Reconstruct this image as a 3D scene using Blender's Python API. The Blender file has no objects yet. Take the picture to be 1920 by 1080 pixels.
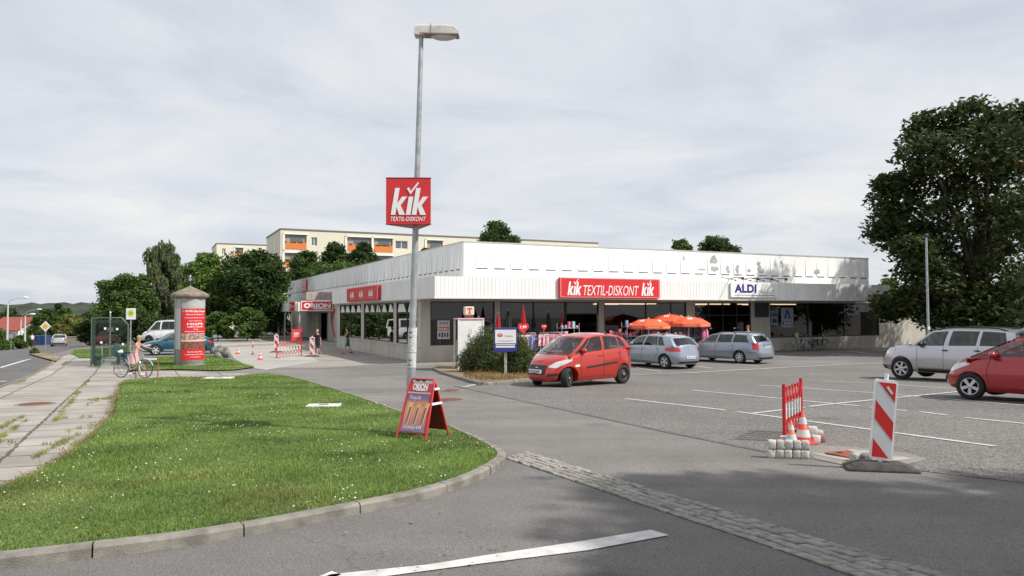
import bpy, bmesh, math, random
import numpy as np
from mathutils import Vector, Matrix
from mathutils.bvhtree import BVHTree
from mathutils.geometry import tessellate_polygon
random.seed(7); RNG = np.random.default_rng(7)
SC = bpy.context.scene; COL = SC.collection
R = math.radians
# ---------------------------------------------------------------- camera
F = 1403.0; PITCH = R(1.92); ROLL = R(-0.16); CAMZ = 1.72
CM = Matrix.Rotation(R(90) + PITCH, 3, 'X') @ Matrix.Rotation(ROLL, 3, 'Z')
cd = bpy.data.cameras.new('camera'); cam = bpy.data.objects.new('camera', cd); COL.objects.link(cam)
cam.matrix_world = Matrix.Translation((0, 0, CAMZ)) @ CM.to_4x4()
cd.sensor_width = 36; cd.lens = 36 * F / 1920; cd.clip_start = .1; cd.clip_end = 5000
SC.camera = cam
# ---------------------------------------------------------------- sky, sun, exposure
SUN_AZ = math.atan2(.92, -.40); SUN_EL = R(47)          # compass angle from +Y, clockwise
SUNV = Vector((math.sin(SUN_AZ) * math.cos(SUN_EL), math.cos(SUN_AZ) * math.cos(SUN_EL), math.sin(SUN_EL)))
W = bpy.data.worlds.new('World'); SC.world = W; W.use_nodes = True
nt = W.node_tree; nt.nodes.clear()
def nn(nt, t, **k):
    n = nt.nodes.new(t)
    for a, b in k.items(): setattr(n, a, b)
    return n
_o = nn(nt, 'ShaderNodeOutputWorld'); _b = nn(nt, 'ShaderNodeBackground'); _b.inputs['Strength'].default_value = .1
_s = nn(nt, 'ShaderNodeTexSky', sky_type='NISHITA', sun_disc=False, sun_elevation=SUN_EL, sun_rotation=SUN_AZ)
_s.dust_density = 2.0
_tc = nn(nt, 'ShaderNodeTexCoord')
_sep = nn(nt, 'ShaderNodeSeparateXYZ'); nt.links.new(_tc.outputs['Generated'], _sep.inputs[0])
# project direction on a cloud layer: xy / (z + .12)
_ad = nn(nt, 'ShaderNodeMath', operation='ADD'); nt.links.new(_sep.outputs['Z'], _ad.inputs[0]); _ad.inputs[1].default_value = .13
_mx = nn(nt, 'ShaderNodeMath', operation='MAXIMUM'); nt.links.new(_ad.outputs[0], _mx.inputs[0]); _mx.inputs[1].default_value = .03
_dx = nn(nt, 'ShaderNodeMath', operation='DIVIDE'); nt.links.new(_sep.outputs['X'], _dx.inputs[0]); nt.links.new(_mx.outputs[0], _dx.inputs[1])
_dy = nn(nt, 'ShaderNodeMath', operation='DIVIDE'); nt.links.new(_sep.outputs['Y'], _dy.inputs[0]); nt.links.new(_mx.outputs[0], _dy.inputs[1])
_cb = nn(nt, 'ShaderNodeCombineXYZ'); nt.links.new(_dx.outputs[0], _cb.inputs[0]); nt.links.new(_dy.outputs[0], _cb.inputs[1])
_n1 = nn(nt, 'ShaderNodeTexNoise'); _n1.inputs['Scale'].default_value = .95; _n1.inputs['Detail'].default_value = 8; _n1.inputs['Roughness'].default_value = .58; _n1.inputs['Distortion'].default_value = .5
nt.links.new(_cb.outputs[0], _n1.inputs['Vector'])
_r1 = nn(nt, 'ShaderNodeValToRGB')
_r1.color_ramp.elements[0].position = .3; _r1.color_ramp.elements[0].color = (5.3, 5.7, 6.45, 1)
_r1.color_ramp.elements[1].position = .68; _r1.color_ramp.elements[1].color = (7.9, 7.9, 7.8, 1)
_e = _r1.color_ramp.elements.new(.5); _e.color = (6.75, 7.0, 7.45, 1)
nt.links.new(_n1.outputs['Fac'], _r1.inputs['Fac'])
_n2 = nn(nt, 'ShaderNodeTexNoise'); _n2.inputs['Scale'].default_value = .33; _n2.inputs['Detail'].default_value = 4
nt.links.new(_cb.outputs[0], _n2.inputs['Vector'])
_r2 = nn(nt, 'ShaderNodeMapRange'); _r2.inputs['From Min'].default_value = .35; _r2.inputs['From Max'].default_value = .65
_r2.inputs['To Min'].default_value = .86; _r2.inputs['To Max'].default_value = .97; nt.links.new(_n2.outputs['Fac'], _r2.inputs['Value'])
_m = nn(nt, 'ShaderNodeMixRGB'); nt.links.new(_r2.outputs[0], _m.inputs['Fac']); nt.links.new(_s.outputs[0], _m.inputs[1]); nt.links.new(_r1.outputs[0], _m.inputs[2])
nt.links.new(_m.outputs[0], _b.inputs['Color']); nt.links.new(_b.outputs[0], _o.inputs['Surface'])
sl = bpy.data.lights.new('sun', 'SUN'); so = bpy.data.objects.new('sun', sl); COL.objects.link(so)
sl.energy = 4.2; sl.angle = R(.9); sl.color = (1, .955, .89)
so.rotation_euler = (-SUNV).to_track_quat('-Z', 'Y').to_euler()
SC.view_settings.view_transform = 'Standard'; SC.view_settings.look = 'None'
SC.view_settings.exposure = .2; SC.view_settings.gamma = 1; SC.view_settings.use_curve_mapping = False
# ---------------------------------------------------------------- terrain and rays
ANG = math.atan2(.435, .9)
A = Vector((math.cos(ANG), math.sin(ANG))); B = Vector((-math.sin(ANG), math.cos(ANG)))
O = Vector((-4.53, 37.1)); GZ = -.70
def rr(x, y): return (x - O.x) * B.x + (y - O.y) * B.y
def qq(x, y): return (x - O.x) * A.x + (y - O.y) * A.y
CP = O + A * -22; CN = A * -.945 + B * .329
def gz(x, y):
    z = -.7 * min(max((y - 7) / 23., 0), 1)
    return z - .06 * min(max((x - CP.x) * CN.x + (y - CP.y) * CN.y, 0), 60)
def ray(px, py): return CM @ Vector(((px - 960) / F, (540 - py) / F, -1))
def atY(px, py, Y):
    d = ray(px, py); t = Y / d.y; return Vector((d.x * t, Y, CAMZ + d.z * t))
def G(px, py, h=0.):
    d = ray(px, py); f = lambda t: CAMZ + t * d.z - gz(t * d.x, t * d.y) - h
    t = 1.
    while f(t) > 0 and t < 900: t *= 1.01; t += .05
    lo, hi = t * .97 - .1, t
    for _ in range(30):
        m = (lo + hi) / 2
        if f(m) > 0: lo = m
        else: hi = m
    return Vector((d.x * hi, d.y * hi, CAMZ + d.z * hi))
def g2(px, py): v = G(px, py); return (v.x, v.y)
# ---------------------------------------------------------------- materials
MATS = {}
def M(name, col, rough=.6, metal=0., var=0., vs=4., bump=0., bs=60., spec=.5, emit=0., coat=0., col2=None, detail=6, trans=0., streak=0.):
    if name in MATS: return MATS[name]
    m = bpy.data.materials.new(name); m.use_nodes = True; MATS[name] = m
    t = m.node_tree; p = t.nodes['Principled BSDF']
    p.inputs['Base Color'].default_value = (*col, 1); p.inputs['Roughness'].default_value = rough
    p.inputs['Metallic'].default_value = metal; p.inputs['Specular IOR Level'].default_value = spec
    p.inputs['Coat Weight'].default_value = coat; p.inputs['Coat Roughness'].default_value = .04
    if trans: p.inputs['Transmission Weight'].default_value = trans
    if emit:
        p.inputs['Emission Color'].default_value = (*col, 1); p.inputs['Emission Strength'].default_value = emit
    if var or bump or streak:
        tc = nn(t, 'ShaderNodeTexCoord')
    if var or streak:
        n = nn(t, 'ShaderNodeTexNoise'); n.inputs['Scale'].default_value = vs; n.inputs['Detail'].default_value = detail
        if streak:
            mp = nn(t, 'ShaderNodeMapping'); mp.inputs['Scale'].default_value = (1, 1, streak)
            t.links.new(tc.outputs['Object'], mp.inputs[0]); t.links.new(mp.outputs[0], n.inputs['Vector'])
        else: t.links.new(tc.outputs['Object'], n.inputs['Vector'])
        r = nn(t, 'ShaderNodeValToRGB'); r.color_ramp.elements[0].position = .35; r.color_ramp.elements[1].position = .66
        c2 = col2 or tuple(c * (1 - var) for c in col)
        r.color_ramp.elements[0].color = (*c2, 1); r.color_ramp.elements[1].color = (*[min(1, c * (1 + var * .35)) for c in col], 1)
        t.links.new(n.outputs['Fac'], r.inputs[0]); t.links.new(r.outputs[0], p.inputs['Base Color'])
    if bump:
        n = nn(t, 'ShaderNodeTexNoise'); n.inputs['Scale'].default_value = bs; n.inputs['Detail'].default_value = 4
        t.links.new(tc.outputs['Object'], n.inputs['Vector'])
        b = nn(t, 'ShaderNodeBump'); b.inputs['Strength'].default_value = bump; b.inputs['Distance'].default_value = .02
        t.links.new(n.outputs['Fac'], b.inputs['Height']); t.links.new(b.outputs[0], p.inputs['Normal'])
    return m
def asphalt(name, c, chip=.5, chips=160, stain=.22, crack=0.):
    m = bpy.data.materials.new(name); m.use_nodes = True; t = m.node_tree; p = t.nodes['Principled BSDF']
    p.inputs['Roughness'].default_value = .88; p.inputs['Specular IOR Level'].default_value = .3
    tc = nn(t, 'ShaderNodeTexCoord')
    def noise(s, d=4, dist=0):
        n = nn(t, 'ShaderNodeTexNoise'); n.inputs['Scale'].default_value = s; n.inputs['Detail'].default_value = d; n.inputs['Distortion'].default_value = dist
        t.links.new(tc.outputs['Object'], n.inputs['Vector']); return n
    big = noise(.22, 6, .6); mid = noise(1.7, 5); fine = nn(t, 'ShaderNodeTexVoronoi'); fine.inputs['Scale'].default_value = chips
    t.links.new(tc.outputs['Object'], fine.inputs['Vector'])
    def rng(src, a, b, c0, c1):
        r = nn(t, 'ShaderNodeMapRange'); r.inputs[1].default_value = a; r.inputs[2].default_value = b; r.inputs[3].default_value = c0; r.inputs[4].default_value = c1
        t.links.new(src, r.inputs[0]); return r.outputs[0]
    sepc = nn(t, 'ShaderNodeSeparateColor'); t.links.new(fine.outputs['Color'], sepc.inputs[0])
    f = rng(sepc.outputs[0], 0, 1, 1 - chip, 1 + chip); g = rng(big.outputs['Fac'], .3, .7, 1 - stain, 1 + stain); h = rng(mid.outputs['Fac'], .3, .7, 1 - stain * .5, 1 + stain * .5)
    m1 = nn(t, 'ShaderNodeMath', operation='MULTIPLY'); t.links.new(f, m1.inputs[0]); t.links.new(g, m1.inputs[1])
    m2 = nn(t, 'ShaderNodeMath', operation='MULTIPLY'); t.links.new(m1.outputs[0], m2.inputs[0]); t.links.new(h, m2.inputs[1])
    # tyre-worn tracks and dark oil spots
    mpt = nn(t, 'ShaderNodeMapping'); mpt.inputs['Rotation'].default_value = (0, 0, .5); mpt.inputs['Scale'].default_value = (.12, 1.1, 1); t.links.new(tc.outputs['Object'], mpt.inputs[0])
    tn = nn(t, 'ShaderNodeTexNoise'); tn.inputs['Scale'].default_value = 1.; tn.inputs['Detail'].default_value = 5; t.links.new(mpt.outputs[0], tn.inputs[0])
    tk = rng(tn.outputs['Fac'], .35, .65, 1 - stain * .55, 1 + stain * .55)
    ov = nn(t, 'ShaderNodeTexVoronoi'); ov.inputs['Scale'].default_value = .45; dn = noise(5, 3)
    ovv = nn(t, 'ShaderNodeVectorMath', operation='ADD'); ovs = nn(t, 'ShaderNodeVectorMath', operation='SCALE'); ovs.inputs['Scale'].default_value = .5; t.links.new(dn.outputs['Color'], ovs.inputs[0]); t.links.new(ovs.outputs[0], ovv.inputs[0]); t.links.new(tc.outputs['Object'], ovv.inputs[1]); t.links.new(ovv.outputs[0], ov.inputs['Vector'])
    oil = rng(ov.outputs['Distance'], .05, .16, .72, 1.)
    mo = nn(t, 'ShaderNodeMath', operation='MULTIPLY'); t.links.new(m2.outputs[0], mo.inputs[0]); t.links.new(tk, mo.inputs[1]); mo2 = nn(t, 'ShaderNodeMath', operation='MULTIPLY'); t.links.new(mo.outputs[0], mo2.inputs[0]); t.links.new(oil, mo2.inputs[1])
    last = mo2.outputs[0]
    if crack:
        v = nn(t, 'ShaderNodeTexVoronoi', feature='DISTANCE_TO_EDGE'); v.inputs['Scale'].default_value = crack
        ds = noise(1.3, 6); mxv = nn(t, 'ShaderNodeVectorMath', operation='ADD'); t.links.new(tc.outputs['Object'], mxv.inputs[0]); 
        sc = nn(t, 'ShaderNodeVectorMath', operation='SCALE'); sc.inputs['Scale'].default_value = 1.2; t.links.new(ds.outputs['Color'], sc.inputs[0]); t.links.new(sc.outputs[0], mxv.inputs[1])
        t.links.new(mxv.outputs[0], v.inputs['Vector'])
        cr = rng(v.outputs['Distance'], .0, .0035, .78, 1.)
        m3 = nn(t, 'ShaderNodeMath', operation='MULTIPLY'); t.links.new(last, m3.inputs[0]); t.links.new(cr, m3.inputs[1]); last = m3.outputs[0]
    vm = nn(t, 'ShaderNodeVectorMath', operation='SCALE'); vm.inputs[0].default_value = c; t.links.new(last, vm.inputs['Scale'])
    t.links.new(vm.outputs[0], p.inputs['Base Color'])
    b = nn(t, 'ShaderNodeBump'); b.inputs['Strength'].default_value = .5; b.inputs['Distance'].default_value = .006
    t.links.new(fine.outputs['Distance'], b.inputs['Height']); t.links.new(b.outputs[0], p.inputs['Normal'])
    return m
def glass(name, tint=(.35, .4, .4), refl=1.0, base=.06):
    if name in MATS: return MATS[name]
    m = bpy.data.materials.new(name); m.use_nodes = True; t = m.node_tree; t.nodes.clear(); MATS[name] = m
    o = nn(t, 'ShaderNodeOutputMaterial'); mix = nn(t, 'ShaderNodeMixShader'); tr = nn(t, 'ShaderNodeBsdfTransparent'); tr.inputs[0].default_value = (*tint, 1)
    g = nn(t, 'ShaderNodeBsdfGlossy'); g.inputs['Roughness'].default_value = .015; g.inputs[0].default_value = (refl, refl, refl, 1)
    lw = nn(t, 'ShaderNodeLayerWeight'); fr = nn(t, 'ShaderNodeMath', operation='POWER'); fr.inputs[1].default_value = 4.; t.links.new(lw.outputs['Facing'], fr.inputs[0])
    ad = nn(t, 'ShaderNodeMath', operation='ADD'); ad.inputs[1].default_value = base; ad.use_clamp = True; t.links.new(fr.outputs[0], ad.inputs[0])
    t.links.new(ad.outputs[0], mix.inputs[0]); t.links.new(tr.outputs[0], mix.inputs[1]); t.links.new(g.outputs[0], mix.inputs[2]); t.links.new(mix.outputs[0], o.inputs[0])
    return m
def leafmat(name, c1, c2, c3=None):
    m = bpy.data.materials.new(name); m.use_nodes = True; t = m.node_tree; p = t.nodes['Principled BSDF']; MATS[name] = m
    g = nn(t, 'ShaderNodeNewGeometry'); r = nn(t, 'ShaderNodeValToRGB')
    r.color_ramp.elements[0].color = (*c1, 1); r.color_ramp.elements[1].color = (*c2, 1)
    if c3: e = r.color_ramp.elements.new(.93); e.color = (*c2, 1); r.color_ramp.elements[-1].color = (*c3, 1)
    t.links.new(g.outputs['Random Per Island'], r.inputs[0])
    tc = nn(t, 'ShaderNodeTexCoord'); n = nn(t, 'ShaderNodeTexNoise'); n.inputs['Scale'].default_value = .8; t.links.new(tc.outputs['Object'], n.inputs[0])
    mr = nn(t, 'ShaderNodeMapRange'); mr.inputs[1].default_value = .3; mr.inputs[2].default_value = .7; mr.inputs[3].default_value = .6; mr.inputs[4].default_value = 1.35; t.links.new(n.outputs[0], mr.inputs[0])
    vm = nn(t, 'ShaderNodeVectorMath', operation='SCALE'); t.links.new(r.outputs[0], vm.inputs[0]); t.links.new(mr.outputs[0], vm.inputs['Scale'])
    t.links.new(vm.outputs[0], p.inputs['Base Color']); p.inputs['Roughness'].default_value = .6; p.inputs['Specular IOR Level'].default_value = .25
    o = t.nodes['Material Output']; tl = nn(t, 'ShaderNodeBsdfTranslucent'); t.links.new(vm.outputs[0], tl.inputs[0])
    mx = nn(t, 'ShaderNodeMixShader'); mx.inputs[0].default_value = .3; t.links.new(p.outputs[0], mx.inputs[1]); t.links.new(tl.outputs[0], mx.inputs[2]); t.links.new(mx.outputs[0], o.inputs[0])
    return m
# ---------------------------------------------------------------- mesh builder
def FR(o, ux, uy=None, uz=None):
    ux = Vector(ux).normalized(); uz = Vector(uz or (0, 0, 1)).normalized(); uy = Vector(uy) if uy else uz.cross(ux)
    m = Matrix.Identity(4)
    for i in range(3): m[i][0] = ux[i]; m[i][1] = uy[i]; m[i][2] = uz[i]; m[i][3] = o[i]
    return m
class MB:
    def __init__(s): s.v = []; s.f = []; s.mi = []; s.sm = []; s.cur = 0
    def add(s, vs, fs, mat=None, smooth=False, mi=None):
        k = len(s.v)
        s.v += [tuple(mat @ Vector(v)) if mat else tuple(v) for v in vs]
        for f in fs: s.f.append(tuple(i + k for i in f)); s.mi.append(s.cur if mi is None else mi); s.sm.append(smooth)
        return s
    def box(s, c, d, mat=None, top=None, mi=None, rz=0.):
        x, y, z = d[0] / 2, d[1] / 2, d[2] / 2; tx, ty = (top or (1, 1))
        vs = [(-x, -y, -z), (x, -y, -z), (x, y, -z), (-x, y, -z), (-x * tx, -y * ty, z), (x * tx, -y * ty, z), (x * tx, y * ty, z), (-x * tx, y * ty, z)]
        fs = [(3, 2, 1, 0), (4, 5, 6, 7), (0, 1, 5, 4), (1, 2, 6, 5), (2, 3, 7, 6), (3, 0, 4, 7)]
        m = Matrix.Translation(c) @ Matrix.Rotation(rz, 4, 'Z')
        return s.add(vs, fs, mat @ m if mat else m, mi=mi)
    def bb(s, a, b, mat=None, mi=None):
        return s.box([(a[i] + b[i]) / 2 for i in range(3)], [abs(b[i] - a[i]) for i in range(3)], mat, mi=mi)
    def cyl(s, p0, p1, r0, r1=None, n=12, cap=True, smooth=True, mi=None):
        p0 = Vector(p0); p1 = Vector(p1); r1 = r0 if r1 is None else r1; d = (p1 - p0).normalized()
        u = d.orthogonal().normalized(); w = d.cross(u); vs = []
        for p, r in ((p0, r0), (p1, r1)):
            for i in range(n):
                a = 2 * math.pi * i / n; vs.append(p + (u * math.cos(a) + w * math.sin(a)) * r)
        s.add(vs, [(i, (i + 1) % n, n + (i + 1) % n, n + i) for i in range(n)], smooth=smooth, mi=mi)
        if cap: s.add(vs, [tuple(range(n - 1, -1, -1)), tuple(range(n, 2 * n))], mi=mi)
        return s
    def tube(s, pts, r, n=8, mi=None, closed=False):
        pts = [Vector(p) for p in pts]; rs = r if isinstance(r, (list, tuple)) else [r] * len(pts)
        vs = []; N = len(pts); u = None
        for k, p in enumerate(pts):
            if closed: d = pts[(k + 1) % N] - pts[k - 1]
            else: d = pts[min(k + 1, N - 1)] - pts[max(k - 1, 0)]
            d.normalize(); u = (u - d * u.dot(d)).normalized() if u else d.orthogonal().normalized(); w = d.cross(u)
            for i in range(n):
                a = 2 * math.pi * i / n; vs.append(p + (u * math.cos(a) + w * math.sin(a)) * rs[k])
        fs = []
        for k in range(N if closed else N - 1):
            for i in range(n):
                j = (i + 1) % n; k2 = (k + 1) % N; fs.append((k * n + i, k * n + j, k2 * n + j, k2 * n + i))
        s.add(vs, fs, smooth=True, mi=mi)
        if not closed: s.add(vs, [tuple(range(n - 1, -1, -1)), tuple(range((N - 1) * n, N * n))], mi=mi)
        return s
    def lathe(s, prof, n=24, mat=None, smooth=True, mi=None, ang=0., cap=True):
        vs = []
        for r, z in prof:
            for i in range(n): a = 2 * math.pi * i / n + ang; vs.append((r * math.cos(a), r * math.sin(a), z))
        fs = [(k * n + i, k * n + (i + 1) % n, (k + 1) * n + (i + 1) % n, (k + 1) * n + i) for k in range(len(prof) - 1) for i in range(n)]
        s.add(vs, fs, mat, smooth, mi)
        if not cap: return s
        return s.add(vs, [tuple(range(n - 1, -1, -1)), tuple(range((len(prof) - 1) * n, len(prof) * n))], mat, mi=mi)
    def ell(s, c, r, n=16, m=10, mat=None, mi=None):
        vs = []; fs = []
        for j in range(m + 1):
            b = math.pi * j / m
            for i in range(n): a = 2 * math.pi * i / n; vs.append((c[0] + r[0] * math.sin(b) * math.cos(a), c[1] + r[1] * math.sin(b) * math.sin(a), c[2] - r[2] * math.cos(b)))
        for j in range(m):
            for i in range(n): fs.append((j * n + i, j * n + (i + 1) % n, (j + 1) * n + (i + 1) % n, (j + 1) * n + i))
        return s.add(vs, fs, mat, True, mi)
    def prism(s, poly, d0, d1, mat=None, mi=None):     # poly in local xz, thickness along y
        n = len(poly); vs = [(p[0], d0, p[1]) for p in poly] + [(p[0], d1, p[1]) for p in poly]
        fs = [tuple(range(n)), tuple(range(2 * n - 1, n - 1, -1))] + [(i, n + i, n + (i + 1) % n, (i + 1) % n) for i in range(n)]
        return s.add(vs, fs, mat, mi=mi)
    def disc(s, c, r, th, mat=None, n=24, ry=None, mi=None):        # disc in xz plane
        ry = ry or r
        return s.prism([(c[0] + r * math.cos(2 * math.pi * i / n), c[1] + ry * math.sin(2 * math.pi * i / n)) for i in range(n)], 0, -th, mat, mi)
    def build(s, name, mats, parent=None, bevel=0., loc=None, fix=True, rec=True):
        me = bpy.data.meshes.new(name); me.from_pydata(s.v, [], s.f)
        ms = mats if isinstance(mats, (list, tuple)) else [mats]
        for m in ms: me.materials.append(m)
        me.polygons.foreach_set('material_index', s.mi); me.polygons.foreach_set('use_smooth', s.sm)
        if rec:
            bm = bmesh.new(); bm.from_mesh(me); bmesh.ops.recalc_face_normals(bm, faces=bm.faces); bm.to_mesh(me); bm.free()
        me.update()
        o = bpy.data.objects.new(name, me); COL.objects.link(o)
        if parent: o.parent = parent
        if loc: o.location = loc
        if bevel:
            b = o.modifiers.new('bevel', 'BEVEL'); b.width = bevel; b.segments = 2; b.limit_method = 'ANGLE'
        return o
_tcache = {}
def txt(s, string, w, h, mat=None, bold=0., shear=0., ext=.004, mi=None, align='C', sp=1.):
    """text fitted into w x h centred on the frame origin, in its xz plane facing -y"""
    key = (string, bold, shear, sp)
    if key not in _tcache:
        cu = bpy.data.curves.new('t', 'FONT'); cu.body = string; cu.size = 1; cu.offset = bold; cu.shear = shear; cu.space_character = sp; cu.resolution_u = 4; cu.fill_mode = 'FRONT'
        ob = bpy.data.objects.new('t', cu); COL.objects.link(ob); dg = bpy.context.evaluated_depsgraph_get()
        me = bpy.data.meshes.new_from_object(ob.evaluated_get(dg)); vs = [tuple(v.co) for v in me.vertices]; fs = [tuple(p.vertices) for p in me.polygons]
        bpy.data.objects.remove(ob); bpy.data.meshes.remove(me); bpy.data.curves.remove(cu)
        _tcache[key] = (vs, fs)
    vs, fs = _tcache[key]
    x0 = min(v[0] for v in vs); x1 = max(v[0] for v in vs); y0 = min(v[1] for v in vs); y1 = max(v[1] for v in vs)
    sx = w / (x1 - x0); sy = h / (y1 - y0) if h else sx
    out = [((v[0] - (x0 + x1) / 2) * sx, -ext, (v[1] - (y0 + y1) / 2) * sy) for v in vs]
    return s.add(out, fs, mat, mi=mi)
MB.txt = txt
def tag(o, label=None, cat=None, group=None, kind=None):
    if label: o['label'] = label
    if cat: o['category'] = cat
    if group: o['group'] = group
    if kind: o['kind'] = kind
    return o
def thing(name, label, cat, loc=(0, 0, 0), rz=0., group=None):
    o = bpy.data.objects.new(name, None); COL.objects.link(o); o.location = loc; o.rotation_euler = (0, 0, rz); o.empty_display_size = .2
    return tag(o, label, cat, group)
def dup(root, loc=None, rz=None, label=None, group=None):
    def cp(o, par):
        c = o.copy(); COL.objects.link(c)
        if par: c.parent = par
        for ch in [x for x in SC.objects if x.parent == o]: cp(ch, c)
        return c
    c = cp(root, None)
    if loc is not None: c.location = loc
    if rz is not None: c.rotation_euler = (0, 0, rz)
    if label: c['label'] = label
    if group: c['group'] = group
    return c
KN = [((0, 7), (0, 1)), ((0, 30), (0, 1)), (CP, CN), (CP + CN * 60, CN)]
def sheet(name, poly, lev, mat, kind='structure', lift=0., bump=0.):
    bm = bmesh.new(); vs = [bm.verts.new((p[0], p[1], 0)) for p in poly]
    for tri in tessellate_polygon([[Vector((p[0], p[1], 0)) for p in poly]]):
        try: bm.faces.new([vs[i] for i in tri])
        except ValueError: pass
    for c, n in KN:
        bmesh.ops.bisect_plane(bm, geom=bm.verts[:] + bm.edges[:] + bm.faces[:], plane_co=(c[0], c[1], 0), plane_no=(n[0], n[1], 0))
    for v in bm.verts: v.co.z = gz(v.co.x, v.co.y) + lev * .004 + lift
    for f in bm.faces:
        if f.normal.z < 0: f.normal_flip()
    me = bpy.data.meshes.new(name); bm.to_mesh(me); bm.free(); me.materials.append(mat)
    o = bpy.data.objects.new(name, me); COL.objects.link(o)
    if kind: o['kind'] = kind
    return o
def pxpoly(pts): return [g2(*p) for p in pts]
def line_poly(pts, w):
    P = [Vector(p) for p in pts]; L = []; Rr = []
    for i, p in enumerate(P):
        d = (P[min(i + 1, len(P) - 1)] - P[max(i - 1, 0)]).normalized(); n = Vector((-d.y, d.x)) * w / 2
        L.append(p + n); Rr.append(p - n)
    return [tuple(p) for p in L + Rr[::-1]]
# ================================================================ SETTING
m_asph = asphalt('asphalt_smooth', (.178, .168, .158), .38, 130, .15, .12)
m_asph2 = asphalt('asphalt_rough', (.160, .151, .142), .6, 55, .1)
m_road = asphalt('asphalt_road', (.125, .123, .122), .2, 150, .12)
m_near = asphalt('asphalt_near', (.158, .150, .143), .45, 190, .13, .18)
m_conc = asphalt('concrete_pad', (.36, .345, .315), .1, 40, .12)
m_plaza = asphalt('plaza_paving', (.27, .25, .225), .16, 22, .14, .4)
m_soil = asphalt('dry_soil', (.23, .17, .11), .4, 60, .3)
m_kerb = M('kerb_concrete', (.24, .225, .195), .85, var=.35, vs=6, bump=.4, bs=90)
m_line = M('line_paint', (.60, .59, .57), .7, var=.22, vs=7)
m_white = M('white_paint', (.78, .78, .76), .5, var=.08, vs=3)
m_black = M('black_plastic', (.015, .015, .016), .5)
m_dark = M('dark_metal', (.04, .04, .042), .45)
m_steel = M('galvanised_steel', (.42, .44, .45), .45, .6, var=.25, vs=9, bump=.1, bs=120)
m_red = M('sign_red', (.62, .025, .03), .35, var=.06, vs=3)
m_signw = M('sign_white', (.8, .8, .79), .4)
ground = sheet('ground', [(-900, -80), (900, -80), (900, 1500), (-900, 1500)], 0, m_asph)
near = sheet('near_road', [(-30, -20), (12, -20)] + pxpoly([(2150, 1260), (1771, 1080), (1484, 997), (1240, 925), (990, 851), (940, 858)]) + [g2(900, 860), g2(560, 930), g2(0, 1000), (-14, 6), (-30, 4)], 1, m_near)
park = sheet('parking_asphalt', pxpoly([(850, 724), (1000, 757), (1240, 809), (1470, 855), (1920, 905), (2500, 965), (2500, 668), (1920, 674), (1660, 682), (1480, 689), (1200, 703), (1040, 709), (930, 716)]), 1, m_asph2)
def bl(x, y): v = O + A * x + B * y; return (v.x, v.y)
# paved plaza: along the shop front and round its corner
plaza = sheet('plaza_pavement', [bl(-1.6, -2.2), bl(34, -3.6), bl(34, .3), bl(.2, .3), bl(2, 19), bl(2, 56), bl(-9, 56), bl(-9, 26)] + pxpoly([(520, 690), (600, 690), (700, 684), (780, 683)]), 1, m_plaza)
pad = sheet('concrete_patch', pxpoly([(427, 652), (520, 647), (575, 664), (600, 678), (500, 694), (470, 690), (438, 672)]), 3, m_conc)
pad2 = sheet('concrete_strip', pxpoly([(400, 646), (520, 641), (522, 644), (400, 650)]), 2, m_conc)
# road on the left, parallel to the building's side wall
k0 = Vector(g2(17, 720)); k1 = Vector(g2(104, 678)); RD = (k1 - k0).normalized(); RN = Vector((-RD.y, RD.x))
def rd(s, off): v = k0 + RD * s + RN * off; return (v.x, v.y)
road = sheet('main_road', [rd(-30, 0), rd(14, 0), rd(30, 1.2), rd(46, 1.2), rd(400, 1.2), rd(400, 10), rd(-30, 10)], 2, m_road)
# slabs of the pavement
m_slab = bpy.data.materials.new('pavement_slabs'); m_slab.use_nodes = True
def slabmat(m, c1, c2, w, h, mortar, rot, mcol=(.12, .13, .06)):
    t = m.node_tree; p = t.nodes['Principled BSDF']; p.inputs['Roughness'].default_value = .85
    tc = nn(t, 'ShaderNodeTexCoord'); mp = nn(t, 'ShaderNodeMapping'); mp.inputs['Rotation'].default_value = (0, 0, rot); t.links.new(tc.outputs['Object'], mp.inputs[0])
    n = nn(t, 'ShaderNodeTexNoise'); n.inputs['Scale'].default_value = 3.; n.inputs['Detail'].default_value = 5; t.links.new(tc.outputs['Object'], n.inputs[0])
    sc = nn(t, 'ShaderNodeVectorMath', operation='SCALE'); sc.inputs['Scale'].default_value = .12; t.links.new(n.outputs['Color'], sc.inputs[0])
    ad = nn(t, 'ShaderNodeVectorMath', operation='ADD'); t.links.new(mp.outputs[0], ad.inputs[0]); t.links.new(sc.outputs[0], ad.inputs[1])
    b = nn(t, 'ShaderNodeTexBrick'); b.inputs['Scale'].default_value = 1; b.inputs['Brick Width'].default_value = w; b.inputs['Row Height'].default_value = h
    b.inputs['Mortar Size'].default_value = mortar; b.inputs['Color1'].default_value = (*c1, 1); b.inputs['Color2'].default_value = (*c2, 1); b.inputs['Mortar'].default_value = (*mcol, 1); b.offset = .0
    t.links.new(ad.outputs[0], b.inputs[0])
    n2 = nn(t, 'ShaderNodeTexNoise'); n2.inputs['Scale'].default_value = .9; n2.inputs['Detail'].default_value = 8; t.links.new(tc.outputs['Object'], n2.inputs[0])
    mr = nn(t, 'ShaderNodeMapRange'); mr.inputs[1].default_value = .3; mr.inputs[2].default_value = .7; mr.inputs[3].default_value = .75; mr.inputs[4].default_value = 1.2; t.links.new(n2.outputs[0], mr.inputs[0])
    vm = nn(t, 'ShaderNodeVectorMath', operation='SCALE'); t.links.new(b.outputs[0], vm.inputs[0]); t.links.new(mr.outputs[0], vm.inputs['Scale']); t.links.new(vm.outputs[0], p.inputs['Base Color'])
rang = math.atan2(RD.y, RD.x)
slabmat(m_slab, (.36, .33, .30), (.275, .25, .225), .95, 1.5, .028, -rang, (.10, .09, .05))
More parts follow.
